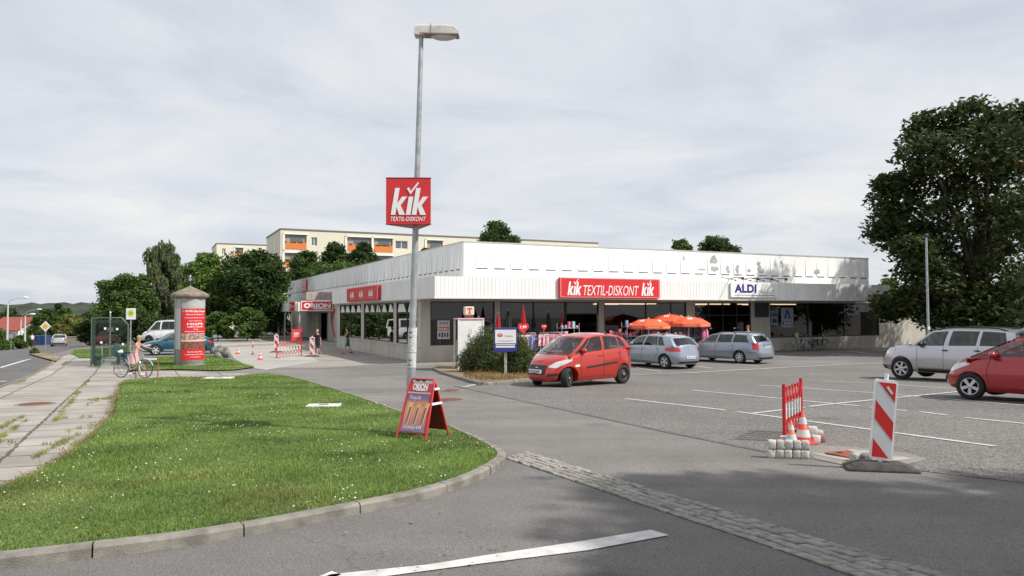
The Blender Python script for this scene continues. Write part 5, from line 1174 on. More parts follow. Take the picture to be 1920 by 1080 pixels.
lf_birch = leafmat('leaf_birch', (.11, .14, .065), (.19, .225, .11)); lf_yel = leafmat('leaf_yellow', (.1, .12, .03), (.2, .2, .05)); lf_rt = leafmat('leaf_brownish', (.03, .05, .016), (.07, .098, .03), (.16, .09, .038))
lf_bush = leafmat('leaf_bush', (.065, .10, .035), (.16, .2, .075), (.27, .25, .13))
def ptree(px0, px1, pytop, Y, n, mat, label, seed, z0f=.2, name='tree', cat='tree', **k):
    """crown between two pixel columns, its top on a pixel row, at depth Y"""
    a = atY(px0, 580, Y); b = atY(px1, 580, Y); top = atY((px0 + px1) / 2, pytop, Y).z; x = (a.x + b.x) / 2; g = gz(x, Y); r = (b.x - a.x) / 2; h = top - g
    return tree(name, label, cat, (x, Y, g), auto_lobes(h, h * z0f, r * 1.02, n, seed, spread=.68), mat, seed=seed, **k)
GB = 'trees standing behind the shop'
ptree(172, 296, 512, 73, 12, lf_mid, 'round dense green tree behind the bus shelter', 1, .12, clumps=60, leaf=.3, trunk_r=.14)
ptree(236, 300, 505, 74, 8, lf_mid, 'mid green tree between the round tree and the tall birch', 31, .1, clumps=60, leaf=.32, trunk_r=.15)
ptree(262, 352, 436, 82, 14, lf_birch, 'tall weeping birch with drooping grey green branches', 2, .05, droop=3.2, leaf=.4, clumps=70, per=30, trunk_r=.2)
ptree(340, 440, 466, 76, 12, lf_light, 'light green loose tree behind the advertising column', 3, .1, leaf=.36, trunk_r=.16, clumps=55)
ptree(408, 555, 466, 74, 15, lf_dark, 'wide dark green tree left of the grey entrance canopy', 4, .1, leaf=.38, trunk_r=.22, clumps=75)
ptree(520, 625, 468, 100, 12, lf_dark, 'dark tree below the left end of the apartment block', 5, .2, leaf=.42, trunk_r=.2, group=None)
ptree(588, 668, 446, 102, 12, lf_dark, 'dark tree before the flats, left of the tall pair behind the ribbed roof', 6, .2, leaf=.42, trunk_r=.2)
ptree(640, 724, 445, 103, 12, lf_dark, 'dark tree before the flats, close to the orange balcony on the right', 7, .2, leaf=.42, trunk_r=.2)
ptree(560, 740, 492, 98, 14, lf_mid, 'lower green trees behind the roof under the balconies', 78, .2, leaf=.42, trunk_r=.2)
ptree(775, 822, 450, 104, 5, lf_dark, 'small tree top showing over the roof just right of the lamp post', 8, .3, leaf=.42, trunk_r=.16)
ptree(876, 988, 411, 92, 12, lf_dark, 'dark rounded tree top above the front corner of the roof', 9, .3, leaf=.4, trunk_r=.22)
ptree(1243, 1312, 438, 90, 8, lf_mid, 'smaller of the two tree tops above the middle of the roof', 10, .3, leaf=.38, trunk_r=.2)
ptree(1288, 1404, 439, 92, 11, lf_dark, 'larger of the two tree tops above the middle of the roof', 11, .3, leaf=.4, trunk_r=.2)
# shrubs before the trees on the left
for i, (a, b, tp, Y, m, lab) in enumerate([(378, 440, 585, 66, lf_mid, 'rounded shrub right of the advertising column'), (428, 500, 575, 67, lf_mid, 'leafy shrub left of the grey entrance canopy'), (470, 560, 580, 84, lf_dark, 'dark shrub behind the posts of the entrance canopy'), (300, 350, 590, 68, lf_dark, 'dark shrub behind the minibus'), (210, 300, 590, 66, lf_dark, 'dark hedge shrub beside the bus stop sign'), (140, 200, 600, 74, lf_dark, 'dark shrub behind the left side of the bus shelter'), (340, 392, 588, 69, lf_mid, 'shrub directly behind the advertising column')]):
    ptree(a, b, tp, Y, 7, m, lab, 40 + i, .0, name='shrub', cat='shrub', leaf=.26, trunk_r=.05, clumps=45)
# far left roadside
for i, (a, b, tp, Y, m, lab) in enumerate([(100, 180, 592, 105, lf_yel, 'yellowish green bush by the far end of the road'), (118, 190, 603, 92, lf_yel, 'green bush just left of the bus shelter'), (55, 118, 576, 130, lf_mid, 'dark round tree behind the priority sign'), (98, 150, 574, 150, lf_mid, 'green tree above the yellowish bush'), (96, 122, 561, 175, lf_dark, 'dark tree tip poking out above the far tree line'), (22, 62, 630, 108, lf_mid, 'green bush below the white gable'), (-30, 20, 618, 105, lf_mid, 'green bush at the left edge below the red roof'), (140, 190, 585, 160, lf_dark, 'dark trees right of the yellowish bush'), (-10, 50, 575, 190, lf_dark, 'dark tree behind the red roofed house')]):
    ptree(a, b, tp, Y, 9, m, lab, 60 + i, .0, leaf=.5, trunk_r=.15, clumps=45)
for i, (a, b, Y) in enumerate([(-60, 20, 82), (14, 52, 84)]):
    ptree(a, b, 637, Y, 5, lf_mid, ['low clipped hedge at the left edge across the road', 'low hedge beyond the kerb below the far street lamps'][i], 80 + i, .0, name='shrub', cat='hedge', leaf=.22, trunk_r=.03, clumps=50)
ptree(56, 76, 652, 52, 4, lf_bush, 'weedy little bush on the kerb island under the priority sign', 90, .0, name='shrub', cat='shrub', leaf=.1, trunk_r=.02, clumps=30, per=14)
# the big dark trees on the right
def bigtree(x, y, h, r, seed, label, n, **k):
    return tree('tree', label, 'tree', (x, y, gz(x, y)), auto_lobes(h, 1.4, r, n, seed, spread=.75), lf_rt, leaf=.34, seed=seed, trunk_r=.38, clumps=95, per=26, cr=.2, trunk_h=3.2, **k)
def lobetree(Y, spec, seed, label, tx, rt=.38):
    x0 = (tx - 960) / F * Y; g = gz(x0, Y); q = random.Random(seed); L = []
    for px, py, rp in spec:
        yy = q.uniform(-2.2, 2.2); v = atY(px + 22, py, Y); r = rp / F * Y; L.append((v.x - x0, yy, v.z - g, r, r, r * .8))
    return tree('tree', label, 'tree', (x0, Y, g), L, lf_rt, leaf=.36, seed=seed, trunk_r=rt, clumps=46, per=34, cr=.27, trunk_h=3.6)
lobetree(42, [(1690, 300, 48), (1672, 372, 46), (1655, 425, 34), (1695, 455, 52), (1690, 520, 48), (1668, 575, 26), (1745, 240, 46), (1730, 330, 58), (1800, 225, 44), (1855, 245, 50), (1790, 300, 60), (1760, 400, 62), (1835, 330, 62), (1830, 420, 60), (1765, 490, 58), (1740, 560, 42), (1820, 520, 64), (1800, 590, 44), (1870, 470, 46), (1880, 300, 40), (1866, 575, 46), (1655, 345, 18), (1655, 470, 18), (1722, 588, 32), (1695, 566, 28), (1775, 625, 34)], 21, 'big dark tree overhanging the right end of the shop', 1838)  # some low lobes by the shop end are added to shade its wall
lobetree(45, [(1905, 230, 46), (1950, 250, 60), (1930, 320, 44), (2000, 330, 70), (2060, 420, 80), (1930, 470, 50), (1960, 540, 70), (2040, 540, 80), (1925, 590, 40), (2100, 300, 70), (1990, 430, 50), (2030, 230, 60), (1905, 530, 40), (1900, 410, 22)], 22, 'second big dark tree at the right edge of the photo behind the silver car', 2010)
ptree(1640, 1700, 517, 78, 6, lf_light, 'light green tree top seen past the right end of the roof', 23, .3, leaf=.36, trunk_r=.15)
for i, (a, b, tp, Y, m) in enumerate([(1765, 1860, 590, 56, lf_mid), (1840, 1960, 585, 60, lf_dark), (1690, 1790, 560, 62, lf_dark), (1930, 2060, 575, 56, lf_mid)]):
    ptree(a, b, tp, Y, 7, m, ['green shrub right of the pale wall end', 'dark shrub behind the raised tailgate', 'dark shrub behind the pale wall end', 'green shrub beyond the dark red car'][i], 95 + i, .0, name='shrub', cat='shrub', leaf=.28, trunk_r=.05, clumps=45)
# trees beside the photographer, out of the picture, whose shade falls on the near road
def shade(x, y, h, z0, r, n, seed, lab): tree('tree', lab, 'tree', (x, y, gz(x, y)), auto_lobes(h, z0, r, n, seed, spread=.7), lf_rt, leaf=.3, seed=seed, trunk_r=.3, clumps=80, per=26, cr=.24, trunk_h=z0)
shade(11.6, 1.5, 11.2, 5., 3.9, 12, 24, 'tree beside the road right of the viewer casting shade on the driveway')
shade(7.4, -.2, 9.2, 4., 2.6, 8, 25, 'smaller tree right of the viewer shading the road marking')
# bushes in the planting bed
def bush(px0, px1, pytop, pyb, seed, lab):
    c = G((px0 + px1) / 2, pyb, .1); k = c.y / F; r = (px1 - px0) / 2 * k; h = (pyb - pytop) * k
    q = random.Random(seed); lob = [(r * u, r * .25 * math.sin(i * 2.1), h * zz, r * w_, r * .4, h * zz * .95) for i, (u, zz, w_) in enumerate([(-.72, .26, .3), (-.42, .4, .36), (-.1, .5, .38), (.25, .56, .36), (.5, .42, .32), (.74, .27, .27), (.05, .62, .26)])]
    tree('shrub', lab, 'shrub', tuple(c), lob, lf_bush, leaf=.065, seed=seed, trunk_r=.035, clumps=90, per=50, cr=.42, trunk_h=.2)
bush(862, 950, 625, 697, 70, 'left of two low spreading bushes in the planting bed, beside the phone booth'); bush(935, 1006, 640, 701, 71, 'right of two low spreading bushes in the planting bed, beside the red hatchback')
def litter():
    v = []; 
    for _ in range(2600):
        px = random.uniform(870, 1005); py = random.uniform(690, 712); p = G(px, py, .1)
        if not inpoly(BED, np.array([p.x]), np.array([p.y]))[0]: continue
        a = random.uniform(0, 6.28); w = .012; h = random.uniform(.03, .16)
        v += [(p.x - w * math.cos(a), p.y - w * math.sin(a), p.z), (p.x + w * math.cos(a), p.y + w * math.sin(a), p.z), (p.x + random.gauss(0, .05), p.y + random.gauss(0, .05), p.z + h)]
    tag(np_mesh('dry_grass', np.array(v), 3, [leafmat('dry_bed', (.2, .14, .05), (.36, .25, .1))]), 'dry orange brown weeds in the planting bed', 'weeds', None, 'stuff')
litter()
# ================================================================ APARTMENT BLOCKS, HOUSE
m_cream = M('cream_render', (.70, .66, .52), .85, var=.06, vs=.3); m_creamd = M('cream_shade', (.58, .56, .44), .85)
m_or = M('balcony_orange', (.65, .20, .05), .7); m_win = M('flat_window', (.10, .12, .14), .15, coat=1.); m_cap = M('roof_edge', (.16, .15, .14), .7)
m_log = M('loggia_wall', (.34, .31, .26), .9)
def block(loc_px, Y, length, depth, ztop, label, items, floors=5, sideitems=()):
    x = (loc_px - 960) / F * Y; g = gz(x, Y); t = thing('apartment_block', label, 'apartment building', (x, Y, g), ANG); H = ztop - g
    ops = sorted(items); c = MB(); fh = 2.8
    # facade strip per floor with openings cut between wall pieces
    c.bb((0, .35, 0), (length, depth, H)); c.build('core', m_cream, t)
    c = MB(); z1 = H
    for fl in range(floors):
        zt = H - .55 - fl * fh; zb = zt - fh; cur = 0
        for (a, b, kd) in ops:
            if kd == 'L': o0, o1 = zt - 2.15 - .15, zt - .15
            else: o0, o1 = zt - 1.75, zt - .45
            c.bb((cur, 0, zb), (a, .35, zt)); c.bb((a, 0, zb), (b, .35, o0)); c.bb((a, 0, o1), (b, .35, zt)); cur = b
        c.bb((cur, 0, zb), (length, .35, zt))
    c.bb((0, 0, H - .55), (length, .35, H)); c.build('facade', m_cream, t)
    c = MB(); c.bb((-.1, -.1, H), (length + .1, depth + .1, H + .18)); c.build('roof_edge', m_cap, t)
    for fl in range(min(floors, 3)):
        zt = H - .55 - fl * fh
        for (a, b, kd) in ops:
            if kd == 'L':
                w = MB(); w.bb((a, .28, zt - 2.3), (b, .34, zt - .15)); w.build('loggia', m_log, t)
                w = MB(); w.bb((a, -.06, zt - 2.36), (b, .02, zt - 1.35)); w.build('balcony_parapet', m_or, t, bevel=.02)
                w = MB(); w.bb((a + (b - a) * .3, .2, zt - 1.5), (a + (b - a) * .85, .27, zt - .35)); w.build('window', m_win, t)
                w = MB(); w.bb((a - .35, -.12, zt - 2.5), (a, .0, zt)); w.bb((a - .35, -.12, zt - .14), (b + .2, .0, zt)); w.build('frame', m_white, t)
                w = MB(); r = random.Random(int(a * 10) + fl)
                for i in range(9): w.ell((a + (b - a) * r.uniform(.05, .95), -.08, zt - 1.28), (.16, .1, .12), 6, 4)
                w.build('flower_box', M('geraniums', (.3, .06, .03), .8, var=.7, vs=3, col2=(.05, .1, .02)), t)
            else:
                w = MB(); w.bb((a, .22, zt - 1.75), (b, .28, zt - .45)); w_ = w.build('window', m_win, t); w = MB()
                w.bb((a, .14, zt - 1.75), (a + .08, .22, zt - .45)).bb((b - .08, .14, zt - 1.75), (b, .22, zt - .45)).bb((a, .14, zt - .53), (b, .22, zt - .45)).bb((a, .14, zt - 1.75), (b, .22, zt - 1.67)).bb(((a + b) / 2 - .05, .14, zt - 1.75), ((a + b) / 2 + .05, .22, zt - .45)); w.build('frame', m_white, w_)
    for (y0, y1, z) in sideitems:
        w = MB(); w.bb((-.01, y0, H - z - 1.2), (-.04, y1, H - z)); w.build('window', m_win, t)
    return t
def bx(px, px0, Y):      # local x along the block for pixel column
    o = Vector(((px0 - 960) / F * Y, Y)); m = (px - 960) / F; return (m * o.y - o.x) / (A.x - m * A.y)
Yb = 112; q = lambda px: bx(px, 525, Yb)
items = [(q(533), q(574), 'L'), (q(583), q(594), 'W'), (q(650), q(697), 'L'), (q(700), q(736), 'L'), (q(741), q(764), 'W'), (q(800), q(830), 'L'), (q(850), q(866), 'W'), (q(905), q(925), 'L'), (q(960), q(972), 'W')]
block(525, Yb, 56, 15, atY(525, 430, Yb).z, 'cream flats with orange balconies rising behind the shop roof', items, sideitems=[(5, 5.8, 1.6)])
Yc = 165; q = lambda px: bx(px, 405, Yc)
block(405, Yc, 30, 14, atY(405, 457, Yc).z, 'pale cream block of flats further left behind the trees', [(q(415), q(422), 'W'), (q(440), q(455), 'L')])
def house():
    Y = 128; a = atY(-40, 615, Y); b = atY(34, 615, Y); g = gz(a.x, Y); L = 15.; t = thing('house', 'white gabled house with red tiled roof at the far left', 'house', (b.x, Y, g), R(0))
    ze = atY(20, 618, Y).z - g; zr = atY(20, 597, Y).z - g; w2 = 2.9
    c = MB(); c.bb((-L, 0, 0), (0, 5.4, ze)); c.add([(.01, 0, ze), (.01, 5.4, ze), (.01, 2.7, zr)], [(0, 1, 2)]); c.build('wall', M('house_white', (.72, .71, .68), .8), t)
    c = MB()
    for s in (0, 1): y0, y1 = (0, 2.7) if s == 0 else (5.4, 2.7); e = -.4 if s == 0 else .4; c.add([(-L - .3, y0 + e, ze - .3), (.35, y0 + e, ze - .3), (.35, y1, zr + .05), (-L - .3, y1, zr + .05), (-L - .3, y0 + e, ze - .15), (.35, y0 + e, ze - .15), (.35, y1, zr + .22), (-L - .3, y1, zr + .22)], [(0, 1, 2, 3), (4, 5, 6, 7), (0, 1, 5, 4), (1, 2, 6, 5), (0, 3, 7, 4)])
    c.build('roof', M('red_tiles', (.38, .08, .05), .8, var=.3, vs=3), t)
    for x in (-2.2, -5, -8):
        w = MB(); w.bb((x, -.05, 1.2), (x + 1, .02, 2.4)); w.build('window', m_win, t)
    t.rotation_euler = (0, 0, R(-38))
house()
# ================================================================ LAMP POST AND ITS SIGN
base = G(768, 812, .1); LY = base.y; kk = LY / F
topx = atY(790, 66, LY); bpt = Vector((base.x, LY, base.z)); lean = (topx - bpt); HL = lean.length
lp = thing('street_lamp', 'tall galvanised lamp post rising from the lawn beside the red folding sign', 'street lamp', tuple(bpt)); lp.rotation_euler = Vector((0, 0, 1)).rotation_difference(lean.normalized()).to_euler()
c = MB(); prof = [(.068, -.2), (.068, 0), (.064, 1.3), (.054, 1.36), (.045, 3.), (.033, HL - .02)]; c.lathe([(r, z) for r, z in prof], 24); c.build('pole', m_steel, lp)
c = MB(); c.lathe([(.0690, .95), (.0685, 1.0), (.0675, 1.22), (.0680, 1.25)], 24); c.build('collar', m_steel, lp)
m_lampw = M('lamp_housing', (.62, .59, .56), .5, var=.2, vs=6); m_lampd = M('lamp_under', (.3, .22, .2), .6)
c = MB(); zt = HL
hull = [(-.1, -.02), (-.09, .13), (.02, .14), (.16, .14), (.36, .15), (.5, .13), (.565, .05), (.56, .0), (.3, .0), (.1, .0), (-.02, -.03)]
for y0, y1, k in ((-.09, .09, 1.),): 
    n = len(hull); rings = [(-.085, .8), (-.06, .95), (0, 1.), (.06, .95), (.085, .8)]; vs = []
    for y, k in rings: vs += [(x * (1 if x < .1 else .97 + .03 * k), y * 1.15, zt + z * k) for x, z in hull]
    c.add(vs, [(j * n + i, j * n + (i + 1) % n, (j + 1) * n + (i + 1) % n, (j + 1) * n + i) for j in range(4) for i in range(n)], smooth=False); c.add(vs, [tuple(range(n)), tuple(range(5 * n - 1, 4 * n - 1, -1))])
hd = c.build('lamp_head', m_lampw, lp); md = hd.modifiers.new('b', 'BEVEL'); md.width = .012; md.segments = 2
c = MB(); c.ell((.33, 0, zt + .0), (.2, .085, .075), 20, 12); c.build('glass_bowl', M('lamp_bowl', (.6, .6, .58), .2, coat=1.), lp)
c = MB(); c.bb((-.02, -.1, zt - .012), (.56, .1, zt + .012)); c.build('gasket', m_lampd, lp, bevel=.006)
c = MB(); c.bb((.145, -.104, zt + .0), (.152, .104, zt + .145)); c.build('clip', m_lampd, lp)
c = MB(); z0 = 1.35; z1 = 2.05
c = MB(); zz = (812 - 654) * kk; zt_ = (812 - 618) * kk
for a, b, mi in ((zz - .28, zt_ - .35, 0), (zt_ - .34, zt_ + .02, 0)):
    vs = []; 
    for i in range(7):
        an = R(-150 + 22 * i); 
        for z in (a, b): vs.append((.0700 * math.cos(an), .0700 * math.sin(an), z))
    c.add(vs, [(2 * i, 2 * i + 2, 2 * i + 3, 2 * i + 1) for i in range(6)], smooth=True)
st = c.build('sticker', M('sticker_paper', (.62, .62, .62), .6, var=.3, vs=40), lp, rec=False)
c = MB()
for z, w_ in ((zt_ - .05, .05), (zt_ - .12, .04), (zt_ - .45, .05), (zt_ - .52, .035)): c.box((-.02, -.072, z), (w_, .004, .014))
c.build('sticker_print', M('print_blue2', (.05, .06, .2), .6), st)
# triangular three-sided sign on the pole
def mast_sign():
    c0 = atY(769.5, 381, LY); w_ = 83 * kk; h_ = 86 * kk
    t = thing('mast_sign', 'three-sided red sign with white logo clamped to the tall lamp post', 'shop sign', (c0.x, LY - .21, c0.z - h_ / 2), R(2))
    tri = [(-w_ / 2, 0), (w_ / 2, 0), (w_ * .14, .6)]
    c = MB(); vs = [(x, y, 0) for x, y in tri] + [(x, y, h_) for x, y in tri]; c.add(vs, [(0, 2, 1), (3, 4, 5), (0, 1, 4, 3), (1, 2, 5, 4), (2, 0, 3, 5)]); c.build('sign_box', m_red, t, bevel=.006)
    c = MB()
    for (a, b) in (((-w_ / 2, 0), (w_ / 2, 0)), ((w_ / 2, 0), (w_ * .14, .6)), ((w_ * .14, .6), (-w_ / 2, 0))):
        for z in (0, h_): c.tube([(a[0], a[1], z), (b[0], b[1], z)], .007, 6)
    c.build('edge_strip', M('edge_maroon', (.25, .02, .03), .5), t)
    c = MB()
    faces = [FR((-.0, 0, 0), (1, 0, 0))]
    for a, b in ((tri[1], tri[2]), (tri[2], tri[0])):
        m = ((a[0] + b[0]) / 2, (a[1] + b[1]) / 2, 0); faces.append(FR(m, (b[0] - a[0], b[1] - a[1], 0)))
    for f in faces:
        f2 = f @ Matrix.Translation((.0, -.002, h_ * .2)); logo(c, f2, w_ * .78, h_ * .58, 0); c.txt('TEXTIL-DISKONT', w_ * .78, h_ * .095, f @ Matrix.Translation((.0, -.003, h_ * .115)), shear=.25, bold=.012)
    c.build('lettering', m_signw, t)
mast_sign()
# ---------------------------------------------------------------- folding sign beside the post
def aboard(px0, py0, px1, py1, ht, wd, label, rz, full=True, word='ORION'):
    a = G(px0, py0, .1); b = G(px1, py1, .1); c0 = (a + b) / 2; t = thing('folding_sign', label, 'folding sign', (c0.x, c0.y, c0.z), rz)
    m_af = M('folding_red', (.55, .02, .025), .35, coat=.6); th = math.atan2(.27, ht)
    for s in (-1, 1):          # two panels hinged at the top
        f = FR((0, s * .27, 0), (1, 0, 0) if s < 0 else (-1, 0, 0)) @ Matrix.Rotation(-th, 4, 'X')
        H = math.hypot(ht, .27); c = MB(); r = .014
        for x in (-1, 1): c.tube([(x * wd / 2, 0, 0), (x * wd / 2 * .86, 0, H * .9), (x * wd / 2 * .74, 0, H)], [.015, .015, .014], 8)
        c.tube([(-wd / 2 * .74, 0, H), (wd / 2 * .74, 0, H)], .014, 8); c.v = [tuple(f @ Vector(v)) for v in c.v]; fr_ = c.build('frame', m_af, t)
        c = MB(); k = lambda z: wd / 2 * (1 - .14 * z / (H * .9)) - .012
        def quad(mb, z0, z1, ins, y, mi=0): mb.add([(-k(z0) + ins, y, z0), (k(z0) - ins, y, z0), (k(z1) - ins, y, z1), (-k(z1) + ins, y, z1)], [(0, 1, 2, 3)], f, mi=mi)
        c.add([(-k(.1 * H), -.01, .1 * H), (k(.1 * H), -.01, .1 * H), (k(.92 * H), -.01, .92 * H), (-k(.92 * H), -.01, .92 * H), (-k(.1 * H), .01, .1 * H), (k(.1 * H), .01, .1 * H), (k(.92 * H), .01, .92 * H), (-k(.92 * H), .01, .92 * H)], [(0, 1, 2, 3), (7, 6, 5, 4), (0, 4, 5, 1), (3, 2, 6, 7)], f)
        pn = c.build('board', m_af if s < 0 else M('board_back_maroon', (.16, .012, .02), .5), t)
        if s > 0: continue
        if full:
            m_sun = bpy.data.materials.new('sunset_print'); m_sun.use_nodes = True; tt = m_sun.node_tree; tc = nn(tt, 'ShaderNodeTexCoord'); sp = nn(tt, 'ShaderNodeSeparateXYZ'); cr = nn(tt, 'ShaderNodeValToRGB')
            tt.links.new(tc.outputs['Generated'], sp.inputs[0]); tt.links.new(sp.outputs['Z'], cr.inputs[0]); tt.links.new(cr.outputs[0], tt.nodes['Principled BSDF'].inputs['Base Color']); tt.nodes['Principled BSDF'].inputs['Roughness'].default_value = .4
            E = cr.color_ramp.elements; E[0].position = .0; E[0].color = (.22, .22, .36, 1); E[1].position = 1.; E[1].color = (.17, .13, .25, 1)
            for p_, col_ in ((.14, (.38, .2, .3, 1)), (.3, (.62, .2, .24, 1)), (.62, (.75, .33, .18, 1)), (.78, (.6, .25, .2, 1)), (.88, (.2, .15, .3, 1))): e = E.new(p_); e.color = col_
            c = MB(); quad(c, .12 * H, .735 * H, .03, -.014); c.build('poster', m_sun, t, rec=False)
            c = MB(); 
            for i, x in enumerate((-.13, 0., .13)):
                c.add([(x - .03, -.018, .22 * H), (x + .03, -.018, .22 * H), (x + .075 + .01 * i, -.018, .6 * H), (x - .015 + .02 * i, -.018, .6 * H)], [(0, 1, 2, 3)], f, mi=0)
                c.add([(x - .012, -.021, .24 * H), (x + .014, -.021, .24 * H), (x + .045, -.021, .52 * H), (x + .02, -.021, .52 * H)], [(0, 1, 2, 3)], f, mi=1)
            c.build('glass_picture', [M('drink_yellow', (.72, .45, .2), .4), M('drink_dark', (.2, .1, .15), .4)], t, rec=False)
            c = MB(); c.txt('Tequila', wd * .4, .07, f @ Matrix.Translation((-wd * .1, -.018, .675 * H)), shear=.2); c.txt('Sunrise', wd * .42, .065, f @ Matrix.Translation((wd * .1, -.018, .61 * H)), shear=.2, mi=1); c.txt('COCKTAIL', wd * .4, .04, f @ Matrix.Translation((-wd * .12, -.018, .185 * H)), bold=.02); c.txt('4,95', wd * .2, .05, f @ Matrix.Translation((wd * .2, -.018, .19 * H)), bold=.02); c.build('poster_lettering', [m_signw, M('script_orange', (.75, .3, .15), .5)], t)
            c = MB(); quad(c, .75 * H, .775 * H, .01, -.017); c.build('clamp_bar', m_alu, t, rec=False)
            c = MB(); c.txt('ORION', wd * .52, .1, f @ Matrix.Translation((0, -.014, .865 * H)), bold=.05); c.bb((-.07, -.019, .8 * H), (.1, -.012, .815 * H), f); c.build('lettering', m_signw, t)
            c = MB(); c.bb((-wd * .2, -.02, H - .03), (-wd * .12, .02, H - .01), f).bb((wd * .0, -.02, H - .03), (wd * .08, .02, H - .01), f); c.build('hinge', m_black, t)
            for z in (.56, .8): 
                c = MB(); 
                for x in (wd / 2 * .95,): c.bb((x - .012, -.27 * (1 - z), z * H - .015), (x + .012, .27 * (1 - z), z * H + .015))
                c.build('brace', m_signw, t)
        else:
            c = MB(); quad(c, .2 * H, .85 * H, .06, -.014); c.build('poster', M('poster_red2', (.6, .05, .04), .5), t, rec=False)
            c = MB(); c.txt(word, wd * .5, .16, f @ Matrix.Translation((0, -.02, .6 * H)), bold=.04); c.bb((-wd * .3, -.02, .4 * H), (wd * .3, -.016, .44 * H), f); c.build('lettering', m_signw, t)
    return t
aboard(756, 819, 829, 817, .80, .50, 'red folding sign with a sunset drinks poster standing on the lawn edge', R(-30))
aboard(548, 641, 566, 641, 1.15, .9, 'plain red folding sign with white word before the entrance canopy', R(8), False, 'kik')
# small flat covers in the lawn
for px, py, r_, lab in ((410, 709, .42, 'long grey concrete cover lying in the back edge of the lawn'), (607, 761, .3, 'small whitish concrete cover lying in the lawn left of the lamp post')):
    p = G(px, py, .1); t = thing('ground_cover_slab', lab, 'concrete cover', (p.x, p.y, p.z - .01), R(5)); c = MB(); c.box((0, 0, 0), (r_ * 2.2, r_ * 1.4, .07)); c.build('slab', M('pale_slab', (.6, .6, .56), .8, var=.2, vs=6), t, bevel=.01); c = MB(); c.box((0, 0, .04), (r_ * .6, r_ * .4, .01)); c.build('hatch', m_kerb, t)
# ================================================================ ADVERTISING COLUMN
def adcolumn():
    p = G(355, 684, .05); k = p.y / F; r = 26.5 * k; H = (684 - 560) * k; t = thing('advertising_column', 'grey round advertising column with a tiled cap and red event posters', 'advertising column', tuple(p), 0)
    c = MB(); c.lathe([(r * .98, -.1), (r * .98, .12), (r * 1.0, .13), (r * 1.0, H)], 48); c.build('drum', M('column_grey', (.40, .41, .40), .8, var=.2, vs=2), t)
    c = MB(); c.lathe([(r * 1.0, H - .02), (r * 1.22, H + .04), (r * 1.27, H + .09), (r * 1.27, H + .18), (r * 1.2, H + .22), (r * .9, H + .32), (r * .1, H + .56), (.03, H + .6)], 8, smooth=False, ang=R(22.5)); c.build('cap', M('cap_stone', (.23, .19, .145), .9, var=.3, vs=5, bump=.15, bs=30), t, bevel=.01)
    def curved(name, a0, a1, z0, z1, off, mat, parent):
        c = MB(); n = 14; vs = []
        for i in range(n + 1):
            a = a0 + (a1 - a0) * i / n
            for z in (z0, z1): vs.append(((r + off) * math.cos(a), (r + off) * math.sin(a), z))
        c.add(vs, [(2 * i, 2 * i + 2, 2 * i + 3, 2 * i + 1) for i in range(n)], smooth=True); return c.build(name, mat, parent, rec=False)
    def curvetext(s_, am, z, w_, h_, bold=.02):
        c = MB(); c.txt(s_, w_, h_, bold=bold); c.v = [((r + .012 - 0 * v[1]) * math.sin(v[0] / r + am), -(r + .012) * math.cos(v[0] / r + am), v[2] + z) for v in c.v]; return c
    am = R(46); z0, z1 = (684 - 674) * k, (684 - 579) * k; a = -math.pi / 2 + am; pw = .66 / r
    po = curved('poster', a - pw, a + pw, z0, z1, .006, m_red, t); hh = z1 - z0
    cc = MB()
    for s_, zf, w_, h_ in (('1. HOPE-Gala Dresden', .95, 1.15, .1), ('Mittwoch 26. Oktober 2011', .885, .85, .055), ('Schauspielhaus Dresden', .82, .95, .05), ('Stars singen fuer', .76, .6, .05), ('HOPE', .70, .75, .1), ('CAPE TOWN', .645, .75, .07), ('mit', .6, .2, .04), ('Moderation und Konzert', .555, .95, .04), ('Karten ab sofort', .16, .7, .05), ('an allen Kassen und im Internet', .11, .9, .045), ('www.gala.de', .06, .5, .04)):
        q = curvetext(s_, am, z0 + hh * zf, w_, h_); cc.add(q.v, q.f)
    cc.build('poster_lettering', m_signw, po, rec=False)
    b1 = curved('photo_strip', a - pw * .98, a + pw * .98, z0 + hh * .40, z0 + hh * .52, .010, M('photo_strip', (.45, .33, .28), .6, var=.8, vs=9, col2=(.08, .06, .06)), po)
    b2 = curved('photo_strip', a - pw * .98, a + pw * .98, z0 + hh * .36, z0 + hh * .395, .010, M('strip_beige', (.6, .48, .33), .6), po)
    b3 = curved('photo_strip', a - pw * .98, a + pw * .98, z0 + hh * .21, z0 + hh * .355, .010, M('crowd_strip', (.3, .1, .08), .6, var=.9, vs=22, col2=(.02, .01, .01)), po)
    curved('poster', a - pw * 1.6, a - pw * 1.04, z0 + .5, z1, .005, M('pale_poster', (.5, .51, .5), .7), t)
    c = MB(); 
    for a_ in (R(-130), R(-100)): c.tube([((r + .004) * math.cos(a_), (r + .004) * math.sin(a_), 0), ((r + .004) * math.cos(a_), (r + .004) * math.sin(a_), H)], .006, 4)
    c.build('seam', m_dark, t)
adcolumn()
